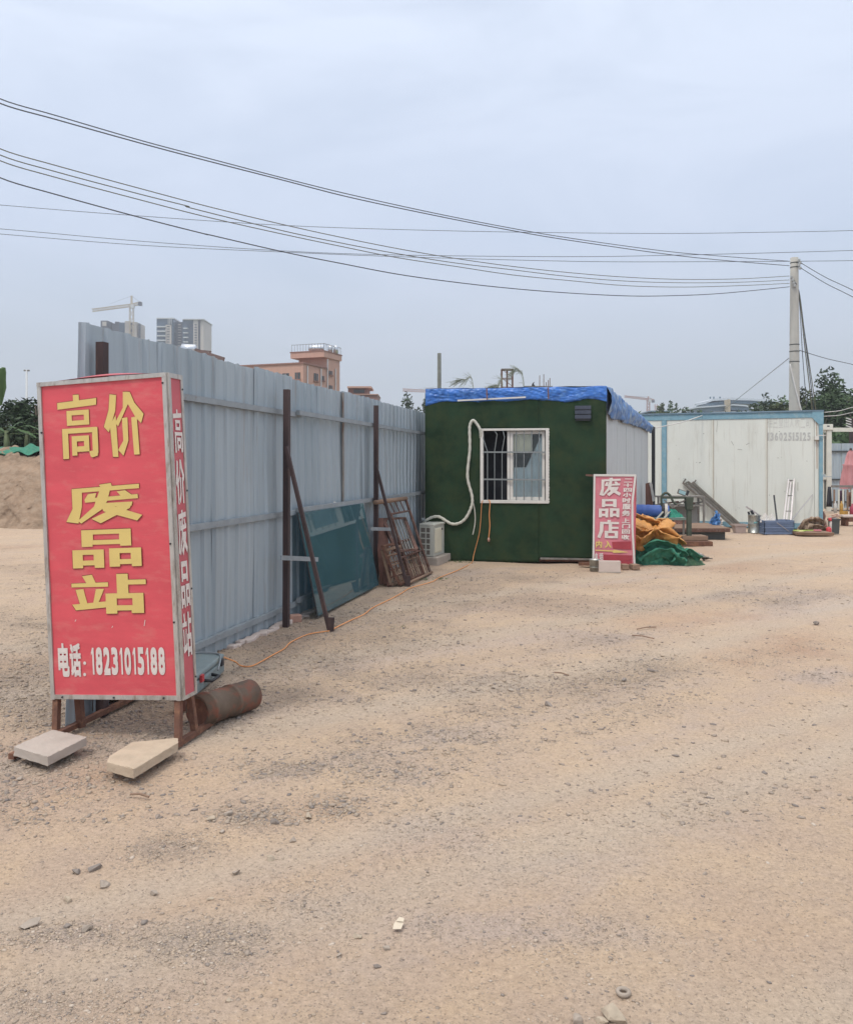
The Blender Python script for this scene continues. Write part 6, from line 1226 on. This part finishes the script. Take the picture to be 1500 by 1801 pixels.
# ------------------------------------------------------------------ far buildings and cranes
def ublock(par, nm, m_, px0, px1, py0, Y, depth_, z0=0, rot=0, yb=None):
    x0, x1, z1 = xat(px0, Y), xat(px1, Y), topz(py0, Y); zb = z0 if yb is None else topz(yb, Y); mb = MB(); mb.box(((x0 + x1) / 2, Y + depth_ / 2, (zb + z1) / 2), (x1 - x0, depth_, z1 - zb)); return mb.build(nm, m_, par)
t1 = thing('tower_block', (xat(316, 400), 405, 0), 'dark and pale high-rise block with white balconies, right of the crane', 'tower block', 'high-rise blocks on the skyline')
Y = 400
ublock(t1, 'left_wing', M['towerg'], 275.5, 305, 559.5, Y, 16); ublock(t1, 'pale_pier', M['towerl'], 291, 301.5, 571, Y - .4, 2); ublock(t1, 'core', M['towerd'], 301.8, 325, 566, Y + 4, 14); ublock(t1, 'right_wing', M['towerg'], 321, 341, 562.5, Y + 1, 16); ublock(t1, 'pale_pier', M['towerl'], 340, 348, 560.5, Y, 16); ublock(t1, 'dark_slot', M['towerd'], 348, 353, 565, Y + 1, 14); ublock(t1, 'pale_pier', M['towerl'], 352.5, 358, 562, Y + .6, 15)
ublock(t1, 'parapet', M['towerw'], 275, 305.5, 558.5, Y - .6, 16.8, yb=560.2); ublock(t1, 'parapet', M['towerw'], 320.5, 358.5, 560.4, Y - .9, 16.8, yb=561.6)
for k in range(9): py = 573 + k * 8; ublock(t1, 'balcony', M['towerw'], 276 if k else 275.5, 291, py, Y - 1.4, 1.6, yb=py + 2.0)
for k in range(8): py = 576 + k * 8; ublock(t1, 'balcony', M['towerw'], 322, 330, py, Y - .4, 1.6, yb=py + 1.7)
for k in range(14):
    py = 570 + k * 4.6; ublock(t1, 'floor_band', M['towerl'], 302.5, 306.5, py, Y + 3.8, .3, yb=py + 1.2); ublock(t1, 'floor_band', M['towerl'], 313, 318, py, Y + 3.8, .3, yb=py + 1.2); ublock(t1, 'floor_band', M['towerd'], 332.5, 338.5, py, Y + .8, .3, yb=py + 1.8); ublock(t1, 'floor_band', M['towerd'], 342, 346, py, Y - .3, .4, yb=py + 1.3); ublock(t1, 'floor_band', M['towerd'], 293.5, 298, py + 3, Y - .6, .3, yb=py + 4.2)
for k in range(3): ublock(t1, 'fin', M['towerw'], 295.5 + k * 2.6, 296.2 + k * 2.6, 560.5, Y - .8, .6, yb=570)
t2 = thing('tower_block', (xat(215, 410), 415, 0), 'smaller high-rise under construction behind the tower crane', 'tower block', 'high-rise blocks on the skyline'); Y = 410
ublock(t2, 'stair_tower', M['towerd'], 177, 189.5, 563.5, Y, 10); ublock(t2, 'stair_tower_window', M['towerl'], 180, 187, 565.5, Y - .3, .5, yb=573); ublock(t2, 'core', M['towerd'], 197, 212, 569, Y + 3, 10); ublock(t2, 'core', M['towerd'], 202, 209, 565.5, Y + 4, 6); ublock(t2, 'glass_wing', M['towerg'], 210, 220, 567, Y, 14); ublock(t2, 'pale_pier', M['towerl'], 219.5, 229, 564.5, Y - .5, 14); ublock(t2, 'dark_slot', M['towerd'], 229, 234, 567, Y, 12); ublock(t2, 'pale_pier', M['towerl'], 233.5, 240.5, 566, Y - .3, 12); ublock(t2, 'fin', M['towerd'], 243.5, 245, 568, Y, 2)
def lattice_beam(mb, a, b_, w_, n, r):
    a, b_ = Vector(a), Vector(b_); d = (b_ - a).normalized(); u = Vector((0, 0, 1)) if abs(d.z) < .9 else Vector((1, 0, 0)); x = d.cross(u).normalized() * w_ / 2; z = x.cross(d).normalized() * w_ / 2
    cs = [x + z, x - z, -x - z, -x + z]
    for c_ in cs: mb.beam(a + c_, b_ + c_, r, r)
    for i in range(n):
        p, q = a.lerp(b_, i / n), a.lerp(b_, (i + 1) / n)
        for k in range(4): mb.beam(p + cs[k], q + cs[(k + 1) % 4], r * .7, r * .7); mb.beam(p + cs[k], p + cs[(k + 1) % 4], r * .7, r * .7)
def crane(lb, Y, mx, mtop, mbase, jib, cjib, apex, w_=1.8, m_='craney', r=.28, z0=None):
    o = thing('tower_crane', (xat(mx, Y), Y, 0), lb, 'tower crane', 'tower cranes on the skyline')
    mb = MB(); lattice_beam(mb, (xat(mx, Y), Y, 0 if z0 is None else z0), (xat(mx, Y), Y, topz(mtop, Y)), w_, 24, r); mb.build('mast', M[m_], o)
    mb = MB(); lattice_beam(mb, (xat(mx, Y), Y, topz(mtop, Y)), at(jib[0], jib[1], Y), w_ * .7, 22, r * .8); mb.build('jib', M[m_], o)
    mb = MB(); lattice_beam(mb, (xat(mx, Y), Y, topz(mtop, Y)), at(cjib[0], cjib[1], Y), w_ * .7, 6, r * .8); mb.build('counter_jib', M[m_], o)
    q = at(cjib[0] - 1.5, cjib[1] + 1.6, Y); mb = MB(); mb.box(q, (w_ * .9, w_, w_ * 1.0)); mb.build('counterweight', M['towerd'], o)
    mb = MB(); mb.beam((xat(mx, Y), Y, topz(mtop, Y)), (xat(mx, Y), Y, topz(apex, Y)), w_ * .45, w_ * .45); mb.build('tower_head', M[m_], o)
    mb = MB(); mb.box((xat(mx, Y) + w_ * .5, Y - w_ * .5, topz(mtop + 2.5, Y)), (w_ * .9, w_ * .8, w_)); mb.build('cab', M['towerw'], o)
    mb = MB(); ap = Vector((xat(mx, Y), Y, topz(apex, Y)))
    for e in (Vector(at(jib[0], jib[1], Y)).lerp(ap * 1.0, .45), Vector(at(cjib[0], cjib[1], Y))): e = Vector(e); e.z = min(e.z, ap.z) if False else e.z; mb.tube([ap, e], r * .22, 4)
    mb.build('stay_cables', M['towerd'], o, kind='stuff'); return o
crane('pale tower crane with a long jib pointing left, left of the high-rise', 405, 231.5, 536.5, 600, (162, 545.5), (248, 532.5), 520, 1.7, 'craney', .20)
crane('faint far crane whose mast hides behind the tarpaulin roof, left jib showing', 520, 772, 689, 720, (708, 685.5), (790, 690), 680, 2.0, 'craner', .30)
crane('small far crane right of the blue tarpaulin, jib pointing left', 520, 1140, 702, 730, (1098, 697), (1150, 704), 697, 1.6, 'craner', .26)
mb = MB(); lattice_beam(mb, (xat(1153.5, 560), 560, 0), (xat(1153.5, 560), 560, topz(711, 560)), 1.3, 14, .22); mb.build('lattice_mast', M['craner'], label='thin far mast standing right of the small crane', cat='mast')
# peach building
pb = thing('peach_building', (-13, 82, 0), 'peach tiled building with a roof tower and water tanks above the fence', 'building')
pu = Vector((math.cos(R(-21)), math.sin(R(-21)), 0)); pv = Vector((.358, .934, 0)); PC = Vector((xat(533, 80), 80, 0))
def pbox(mb, a0, a1, b0, b1, z0, z1): mb.hexa([PC + pu * a + pv * b_ + UZ * z for z in (z0, z1) for a, b_ in ((a0, b0), (a1, b0), (a1, b1), (a0, b1))])
ZR = topz(639.5, 80); ZT = topz(626, 83)
mb = MB(); pbox(mb, -7.5, 0, 0, 4.8, 0, ZR); mb.build('main_wall', M['peach'], pb); mb = MB(); pbox(mb, -7.7, .12, -.12, 4.85, ZR, ZR + .14); mb.build('parapet', M['peachtrim'], pb)
mb = MB(); pbox(mb, -3.2, 0, 4.85, 7.6, 0, ZT); mb.build('tower_wall', M['peach'], pb); mb = MB(); pbox(mb, -3.6, .15, 3.9, 7.75, ZT, ZT + .55); mb.build('tower_slab', M['peach'], pb); mb = MB(); pbox(mb, -3.65, .2, 3.85, 7.8, ZT + .551, ZT + .65); mb.build('tower_edge', M['peachtrim'], pb)
def pwin(face, s0, s1, py0, py1, Yr):
    z1, z0 = topz(py0, Yr), topz(py1, Yr); mb = MB()
    if face == 'f': pbox(mb, s0, s1, -.05, .03, z0, z1)
    else: pbox(mb, -.03, .05, s0, s1, z0, z1)
    w_ = mb.build('window', M['pane'], pb); mb = MB()
    if face == 'f': pbox(mb, (s0 + s1) / 2 - .03, (s0 + s1) / 2 + .03, -.09, -.055, z0, z1); pbox(mb, s0 - .08, s1 + .08, -.12, -.051, z0 - .12, z0)
    else: pbox(mb, .055, .09, (s0 + s1) / 2 - .03, (s0 + s1) / 2 + .03, z0, z1); pbox(mb, .051, .12, s0 - .08, s1 + .08, z0 - .12, z0)
    mb.build('window_bar', M['peachtrim'], w_)
for s0, s1, a, b_ in ((-3.7, -2.6, 655, 664), (-2.2, -1.5, 656, 670), (-.85, -.3, 655.5, 667)): pwin('f', s0, s1, a, b_, 80.5)
for s0, s1, a, b_ in ((2.1, 2.9, 658, 671), (3.7, 4.2, 660, 668), (5.2, 5.9, 648, 655), (5.2, 5.9, 674, 681)): pwin('r', s0, s1, a, b_, 83)
for b_, pt in ((.7, 647), (3.4, 647), (4.75, 627), (6.5, 641)): mb = MB(); p = PC + pv * b_ + pu * .10; mb.tube([p, p + UZ * topz(pt, 82.5)], .07, 6); mb.build('drain_pipe', M['towerw'], pb)
p = PC + pu * -1.6 + pv * 6.0 + UZ * (ZT + .65); mb = MB(); mb.tube([p + Vector((-1.0, 0, .55)), p + Vector((-.95, 0, .55)), p + Vector((.5, 0, .55)), p + Vector((.55, 0, .55))], [.2, .32, .32, .2], 14); o = mb.build('water_tank', M['silver'], pb, smooth=True)
for dx in (1.2, 1.75): mb = MB(); mb.tube([p + Vector((dx, 0, 0)), p + Vector((dx, 0, .7)), p + Vector((dx, 0, .85))], [.24, .24, .1], 12); mb.build('water_tank', M['silver'], pb, smooth=True)
mb = MB()
for (a0_, b0_, a1_, b1_) in ((-3.5, 3.95, .1, 3.95), (.1, 3.95, .1, 7.7)):
    for k in range(12):
        u = k / 11; q = PC + pu * (a0_ + (a1_ - a0_) * u) + pv * (b0_ + (b1_ - b0_) * u) + UZ * (ZT + .65); mb.beam(q, q + UZ * .7, .03, .03)
    q = PC + pu * a0_ + pv * b0_ + UZ * (ZT + 1.33); r_ = PC + pu * a1_ + pv * b1_ + UZ * (ZT + 1.33); mb.beam(q, r_, .035, .035)
mb.build('roof_railing', M['greyiron'], pb)
b2_ = thing('small_building', (xat(636, 110), 112, 0), 'small dull pink building with a roof hut, right of the peach building', 'building'); Y = 110
ublock(b2_, 'wall', M['peachtrim'], 614, 664, 694, Y, 6); ublock(b2_, 'parapet', M['peach'], 613, 665, 692.6, Y - .2, 6.4, yb=694); ublock(b2_, 'roof_hut', M['peachtrim'], 612, 647, 682, Y + 1, 4); ublock(b2_, 'hut_roof', M['peach'], 610.5, 653, 679, Y + .3, 5, yb=682); ublock(b2_, 'window', M['pane'], 622, 641, 685, Y + .8, .5, yb=690.5)
# near house whose roof tank shows over the fence
h3 = thing('roof_with_tank', (xat(350, 45), 47, 0), 'low brown-roofed house with a silver solar tank just above the fence', 'house'); Y = 45
ublock(h3, 'wall', M['peachtrim'], 300, 395, 640, Y, 6)
mb = MB(); mb.beam(at(344, 616, Y), at(394, 632, Y), .25, .22); mb.build('roof_beam', M['roofb'], h3)
mb = MB(); mb.tube([at(319, 612.5, Y), at(320, 612.5, Y), at(343, 614, Y), at(345, 614, Y)], [.16, .25, .25, .15], 14); mb.build('solar_tank', M['silver'], h3, smooth=True)
mb = MB(); mb.beam(at(331, 618, Y), at(331, 640, Y), .08, .08); mb.beam(at(343, 617, Y), at(350, 640, Y), .08, .08); mb.build('tank_stand', M['greyiron'], h3)
mb = MB(); mb.beam(at(352, 616, Y), at(371, 618, Y), .06, .06); mb.beam(at(371, 617, Y), at(366, 624, Y), .10, .06); mb.beam(at(352, 617, Y), at(352, 621, Y), .06, .06); mb.build('roof_bracket', M['roofb'], h3)
# behind the turf cabin
sf = thing('scaffold_tower', (xat(892, 60), 60, 0), 'narrow brown scaffold tower rising behind the tarpaulin roof', 'scaffold'); mb = MB(); x0, x1, zt_ = xat(883, 60), xat(902, 60), topz(649, 60)
for x in (x0, (x0 + x1) / 2, x1):
    for y in (60, 60.7): mb.beam((x, y, 0), (x, y, zt_), .06, .06)
for k in range(1, 9):
    z = zt_ - k * .62 + .6
    for y in (60, 60.7): mb.beam((x0, y, z), (x1, y, z), .045, .045)
    mb.beam((x0, 60, z), (x1, 60, z - .6), .035, .035)
mb.build('scaffold_frame', M['rust'], sf); mb = MB(); mb.box(((x0 + x1) / 2, 60.3, zt_), (x1 - x0 + .1, .8, .07)); mb.build('deck', M['greyiron'], sf)
def plume(px0, py0, px1, py1, lb, seed, nm='grass_plume'):
    rr = random.Random(seed); Y = 23; mb = MB(); a, b_ = at(px0, py0, Y), at(px1, py1, Y); top = a.lerp(b_, .6) + UZ * abs(a.z - b_.z) * .45
    sp = curve_pts([Vector((a.x, Y, 1.0)), a, top, b_], 14); mb.tube(sp, .008, 4)
    for i in range(14, len(sp) - 1):
        for k in range(4):
            p = sp[i]; d = (sp[i + 1] - sp[i]).normalized(); q = p + d * rr.uniform(.1, .3) + Vector((rr.uniform(-.12, .04), rr.uniform(-.05, .05), rr.uniform(-.16, .0))); mb.beam(p, q, .0045, .0045)
    mb.build(nm, M['plume'], label=lb, cat='plant')
plume(832, 680, 808, 668, 'grey drooping grass plume left of the scaffold tower', 1); plume(921, 680, 905, 651, 'taller drooping grass plume right of the scaffold tower', 2); plume(884, 681, 872, 677, 'small drooping plume just over the tarpaulin beside the scaffold', 3)
for k, (px, py) in enumerate(((949, 660), (956.5, 658), (965, 668), (968, 664), (962, 671))):
    mb = MB(); mb.beam((xat(px - .5, 60), 60 + k * .1, 0), (xat(px, 60), 60 + k * .1, topz(py, 60)), .045, .045); mb.build('steel_rod', M['rust'], label='thin upright reinforcing rod behind the tarpaulin roof', cat='rod', group='reinforcing rods behind the cabin')
rf = thing('distant_roof', (xat(935, 60), 60.5, 0), 'low concrete roof edge with a small vent behind the tarpaulin', 'roof'); ublock(rf, 'roof_slab', M['greyiron'], 922, 972, 678.5, 60.2, 3, yb=681); ublock(rf, 'wall', M['peachtrim'], 925, 970, 681, 60.4, 2.6); mb = MB(); mb.prism([at(935, 678.5, 60.5), at(941, 678.5, 60.5), at(938.5, 675, 60.5), at(940, 671, 60.5), at(937, 673, 60.5)], (0, .2, 0)); mb.build('vent', M['black'], rf)
# curved white hall
ch_ = thing('curved_hall', (xat(1300, 220), 235, 0), 'long curved building with pale roof bands far behind the white container', 'building')
def band(nm, m_, pts, pyh, Y, dp=10):
    ring = [at(px, py, Y) for px, py in pts] + [at(px, py + pyh, Y) for px, py in reversed(pts)]; mb = MB(); mb.prism(ring, (0, dp, 0)); return mb.build(nm, m_, ch_)
band('upper_roof', M['palewhite'], [(1243, 705), (1255, 701), (1285, 699.5), (1320, 700.5), (1365, 704), (1400, 706)], 3.6, 218)
band('upper_glass', M['band'], [(1246, 708.6), (1285, 703.2), (1320, 704.2), (1400, 709.4)], 6, 219)
band('lower_roof', M['palewhite'], [(1226, 715), (1250, 713.5), (1290, 710.5), (1312, 712), (1327, 718), (1345, 720)], 2.4, 216)
band('lower_glass', M['band'], [(1229, 717.5), (1290, 713), (1312, 714.5), (1327, 720), (1400, 720)], 8, 217)
band('base_band', M['palewhite'], [(1255, 724), (1330, 722.5), (1400, 724)], 3, 215.5); band('ground_floor', M['band'], [(1228, 726), (1400, 727)], 22, 216.5)
band('pillar', M['craney'], [(1281, 702), (1284.5, 702)], 26, 214, 3)
for k, px in enumerate((1249, 1255, 1266)): mb = MB(); mb.beam(at(px, 701, 219), at(px, 697.5, 219), .3, .3); mb.build('roof_vent', M['band'], ch_)
fb = thing('blue_building', (xat(1492, 90), 92, 0), 'pale-roofed blue-grey building behind the trees at the right edge', 'building'); ublock(fb, 'wall', M['band'], 1486, 1530, 704, 90, 8); ublock(fb, 'roof', M['palewhite'], 1484, 1532, 698.5, 89.6, 9, yb=703); ublock(fb, 'window', M['palewhite'], 1486.5, 1492, 708, 89.85, .2, yb=713); ublock(fb, 'window', M['palewhite'], 1495, 1502, 708, 89.85, .2, yb=713)
# trees on the right
TG = 'trees behind the white container'
spec = [(1347, 694, 60, .9, 2.0, 'small tree with a drooping tip, left of the utility pole', 'leafd', 900, .14, 31), (1383, 692, 56, .8, 1.5, 'narrow tree just left of the utility pole', 'leafd', 900, .14, 32), (1372, 713, 52, 2.2, 2, 'low olive bushy tree at the foot of the utility pole, left side', 'leafo', 2600, .15, 33),
    (1430, 690, 56, 1.6, 2, 'mid-height tree between the utility pole and the tall feathery tree', 'leafo', 2400, .14, 34), (1455, 680, 54, 1.5, 2, 'tall feathery dark tree right of the utility pole', 'leafd', 3200, .14, 35), (1467, 676, 53, .6, 1, 'leaning tree tip at the top of the feathery group', 'leafm', 700, .13, 36), (1488, 687, 52, .45, 1, 'slim leaning tree near the right edge', 'leafd', 600, .13, 37),
    (1478, 700, 50, 1.4, 2, 'dense round tree low at the right edge', 'leafd', 2600, .14, 38), (1405, 706, 54, 1.6, 2, 'rounded tree directly behind the utility pole', 'leafd', 2200, .14, 39), (1340, 716, 64, 2.0, 2, 'low dark tree in front of the curved hall', 'leafd', 1800, .16, 40), (1510, 698, 49, 1.6, 2, 'tree cut by the right edge of the photo', 'leafm', 2000, .14, 41), (1440, 712, 49, 2.2, 2, 'wide low tree right behind the container corner', 'leafm', 2800, .14, 42),
    (1418, 700, 58, 1.5, 2, 'hazy tree filling the gap right of the utility pole', 'leafo', 2200, .14, 43), (1358, 708, 60, 1.8, 2, 'bushy tree left of the utility pole over the curved hall', 'leafm', 2200, .15, 44), (1442, 696, 60, 1.6, 2, 'tree behind the dropping cables', 'leafd', 2400, .14, 45), (1496, 706, 56, 1.6, 2, 'tree filling the gap before the right edge', 'leafo', 2200, .14, 46)]
for px, py, Y, rx, ry, lb, m_, n, s_, sd_ in spec: tree(xat(px, Y), Y, 0, topz(py, Y), rx, ry, lb, M[m_], n, s_, sd_, trunk=.30, group=TG, clump=8)
for k, (px, py, w_) in enumerate(((1163, 719, 2.0), (1172, 717.5, 2.0), (1183, 720, 1.6), (1192, 717, 2.2), (1200, 716.5, 1.8), (1216, 716, 2.3), (1225, 715, 2.0), (1247, 720, 3.0), (1208, 719, 2.6), (1178, 721, 2.6), (1236, 719, 2.4))):
    Y = 120; tree(xat(px, Y), Y + k, 0, topz(py, Y), w_ * .5, 1.6, ['leftmost tree of the far row, just right of the tarpaulin', 'second tree from the left in the far row', 'third, lower tree in the far row', 'fourth tree in the far row, broad topped', 'fifth tree in the far row, middle of it', 'tall tree near the right end of the far row', 'tree right of the tall one in the far row', 'wide tree in front of the curved hall at its left', 'low round tree before the tall one in the far row', 'low round tree filling the left half of the far row', 'low tree between the tall one and the curved hall'][k], M['leafo' if k % 3 == 0 else 'leafm'], 900, .26, 50 + k, trunk=.3, group='far row of trees above the container roof', clump=8)
ub = thing('far_shed', (xat(1150, 140), 143, 0), 'low grey far shed roof at the left of the tree row', 'shed'); ublock(ub, 'roof', M['band'], 1143, 1180, 722, 140, 8, yb=724); ublock(ub, 'wall', M['towerd'], 1145, 1178, 724, 141, 6)
for k, (px, py) in enumerate(((703, 713), (716, 711), (729, 709), (742, 707), (753, 708))):
    Y = 90; tree(xat(px, Y), Y + k, 0, topz(py, Y), 1.0, 1.2, ['far tree nearest the fence end, lowest of five', 'second far tree over the fence end', 'middle far tree over the fence end', 'fourth far tree over the fence end', 'far tree touching the left corner of the turf cabin'][k], M['leafd'], 1100, .17, 70 + k, trunk=.3, group='far trees over the fence end', clump=7)
# grassy bank behind the right fence
mb = MB(); mb.grid(lambda u, v: Vector((8 + u * 60, 34 + v * 26, (4.6 * v ** .7 + .35 * noise.noise(Vector((u * 14, v * 6, 2)))) * min(1, u * 9) - .05)), 90, 30); mb.build('hillside', M['hill'], kind='structure', smooth=True)
mb = MB(); rr = random.Random(8)
for k in range(5200):
    u, v = .05 + rr.random() * .5, rr.random(); x, y = 8 + u * 60, 34 + v * 24; z = 4.6 * v ** .7; a = Vector((rr.gauss(0, 1), rr.gauss(0, 1), rr.gauss(.8, .6))).normalized(); b_ = a.cross(Vector((rr.gauss(0, 1), rr.gauss(0, 1), .3))).normalized(); l = rr.uniform(.15, .4); p = Vector((x, y, z + l * .6 + rr.random() * .3)); mb.add([p - a * l, p + b_ * l * .3, p + a * l, p - b_ * l * .3], [(0, 1, 2, 3)])
mb.build('undergrowth', M['leafm'], label='thick green undergrowth covering the bank behind the grey fence', cat='undergrowth', kind='stuff')
pg = thing('wire_bracket_post', (xat(1497, 33), 33, 0), 'short post with pale insulator arms at the right edge above the cream beam', 'post'); mb = MB(); mb.beam((xat(1497, 33), 33, 0), (xat(1497, 33), 33, topz(735, 33)), .12, .12); mb.build('post_shaft', M['brown'], pg)
for k in range(4): mb = MB(); mb.beam(at(1488, 735 + k * 4.5, 32.9), at(1497, 738 + k * 4.5, 32.9), .04, .04); mb.build('arm', M['wirew'], pg)

# ------------------------------------------------------------------ stones, litter and weeds that stand out on the yard
random.seed(77)
for px, py, s_, mm, lb in ((1076, 1783, .062, 'rockt', 'largest tan rock at the bottom edge of the photo'), (1018, 1796, .032, 'rockg', 'grey rock at the bottom edge, left of the largest tan rock'), (1060, 1796, .022, 'rockt', 'small tan rock touching the largest one at the bottom edge'), (682, 1668, .022, 'rockg', 'round grey stone below the torn paper'), (663, 1698, .018, 'rockd', 'dark stone pair, left of and below the torn paper'), (629, 1645, .020, 'rockt', 'flat tan stone left of the torn paper'), (596, 1678, .016, 'rockg', 'small grey stone left of and below the flat tan one'),
    (542, 1436, .036, 'rockt', 'broken tan stone in the middle of the near yard'), (485, 1446, .030, 'rockd', 'smooth dark stone left of the broken tan one'), (516, 1476, .026, 'rockg', 'rounded grey stone below the smooth dark one'), (400, 1433, .032, 'rockg', 'bluish grey stone at the right of the stone cluster'), (372, 1441, .028, 'rockt', 'reddish tan stone in the stone cluster'), (392, 1461, .022, 'rockg', 'small grey stone under the stone cluster'), (448, 1435, .022, 'rockg', 'small round stone between the cluster and the dark stone'),
    (163, 1523, .034, 'rockd', 'dark flat stone, right one of a pair at the lower left'), (135, 1527, .030, 'rockd', 'dark flat stone, left one of a pair at the lower left'), (184, 1551, .032, 'rockg', 'grey stone right of and below the dark flat pair'), (271, 1565, .024, 'rockg', 'small faceted grey stone in the lower left yard'), (120, 1577, .026, 'rockt', 'pale tan stone in the lower left yard'), (50, 1622, .036, 'rockg', 'half-buried grey stone near the left edge'), (118, 1628, .024, 'rockd', 'flat dark stone right of the half-buried one'), (152, 1632, .030, 'rockg', 'half-buried bluish stone right of the flat dark one'),
    (475, 1505, .030, 'rockt', 'tan stone above the gravel patch'), (415, 1532, .026, 'rockg', 'grey flat stone near the gravel patch'), (899, 1212, .036, 'rockg', 'grey stone in the mid yard gravel'), (868, 1208, .028, 'rockg', 'smaller grey stone left of the mid yard one'), (963, 1236, .040, 'rockd', 'dark smooth stone alone in the mid yard'), (1097, 1193, .036, 'rockd', 'dark flat stone in line with the small sign'), (1143, 1177, .045, 'rockd', 'flat dark stone shard right of centre'), (1435, 1097, .055, 'rockd', 'lone dark stone near the right edge'), (35, 1372, .030, 'rockg', 'grey stone below the left slab'), (1240, 1533, .016, 'rockg', 'small pale stone in the right yard'),
    (370, 1580, .016, 'rockt', 'small tan stone in the gravel'), (710, 1510, .016, 'rockt', 'small tan stone in mid foreground'), (360, 1727, .012, 'rockt', 'tiny pale stone near the bottom left'), (402, 1757, .014, 'rockt', 'tiny white chip near the bottom left')):
    rock(px, py, s_ * .98, M[mm], lb, flat=.6, sink=.16)
p = gp(700, 1632); pp = thing('torn_paper', (p.x, p.y, 0), 'torn scrap of cream card lying on the near dirt', 'paper'); z = gz(p.x, p.y) + .012
mb = MB(); mb.prism([p + Vector((x, y, z + zz)) for x, y, zz in ((-.018, -.020, 0), (.011, -.024, .002), (.020, .012, .006), (-.008, .018, .008), (-.015, .005, .004))], (0, 0, .0015)); mb.build('card', M['paper'], pp)
mb = MB(); mb.prism([p + Vector((x, y, z + zz)) for x, y, zz in ((-.008, .010, .012), (.019, .008, .010), (.021, .020, .016), (.004, .024, .018))], (0, 0, .0015)); mb.build('folded_corner', M['paper'], pp)
p = gp(1096, 1746); mb = MB(); z = gz(p.x, p.y) + .010; n = 28; ns = 8
for i in range(n):
    a = 6.2832 * i / n
    for j in range(ns): b_ = 6.2832 * j / ns; rr_ = .017 + .0065 * math.cos(b_); mb.v.append((p.x + rr_ * math.cos(a), p.y + rr_ * math.sin(a), z + .007 * math.sin(b_)))
for i in range(n):
    for j in range(ns): mb.f.append((i * ns + j, ((i + 1) % n) * ns + j, ((i + 1) % n) * ns + (j + 1) % ns, i * ns + (j + 1) % ns))
mb.build('metal_ring', M['rockg'], label='small grey ring lying on the dirt near the bottom edge', cat='ring', smooth=True)
random.seed(31)
for k, (px, py, n, s_) in enumerate(((795, 988, 60, .10), (815, 990, 50, .09), (710, 1105, 10, .03), (790, 1034, 10, .04), (775, 1016, 30, .06), (745, 1018, 24, .05))):
    p = gp(px, py); mb = MB()
    for i in range(n):
        b_ = p + Vector((random.gauss(0, s_), random.gauss(0, s_ * .5), gz(p.x, p.y))); q = b_ + Vector((random.gauss(0, .04), random.gauss(0, .04), random.uniform(.01, .04))); d = Vector((random.uniform(-.006, .006), random.uniform(-.006, .006), 0)); m1_ = b_.lerp(q, .5); mb.add([b_, m1_ + d, q, m1_ - d], [(0, 1, 2, 3)])
    mb.build('weed_tuft', M['leafm'], label=['weeds growing at the foot of the cabin wall beside the pad', 'weeds right of the brace foot at the cabin wall', 'tiny green sprig alone on the dirt below the cord', 'small sprig on the gravel below the cabin', 'weeds along the orange cord near the pad', 'weeds at the foot of the rusty gate frame'][k], cat='weed', group='weeds on the yard')
mb = MB(); random.seed(13)
for k, (px, py, l) in enumerate(((1120, 1108, .3), (1150, 1125, .35), (1000, 1190, .2), (262, 1405, .12))):
    p = gp(px, py); a = random.random() * 3; mb = MB(); mb.tube([p + Vector((0, 0, .008)), p + Vector((math.cos(a) * l * .5, math.sin(a) * l * .3, .014)), p + Vector((math.cos(a) * l, math.sin(a) * l * .5, .008))], .006, 5); mb.build('twig', M['wood'], label=['thin twig lying above the dark flat shard', 'second thin twig lying nearer the right of the yard', 'short twig in the mid yard gravel', 'small twig below the stone slab'][k], cat='twig')

# ------------------------------------------------------------------ haze
HAZE = True
if HAZE:
    mb = MB(); mb.box((0, 420, 61), (1800, 1000, 130)); m = bpy.data.materials.new('haze_air'); m.use_nodes = True; t = m.node_tree; t.nodes.clear(); o_ = N(t, 'ShaderNodeOutputMaterial'); pvn = N(t, 'ShaderNodeVolumePrincipled'); pvn.inputs['Density'].default_value = .0009; pvn.inputs['Color'].default_value = (.92, .95, 1, 1); pvn.inputs['Anisotropy'].default_value = .2; t.links.new(pvn.outputs[0], o_.inputs['Volume'])
    hz = mb.build('haze', m, kind='stuff', label='thin pale haze filling the air over the yard and skyline')
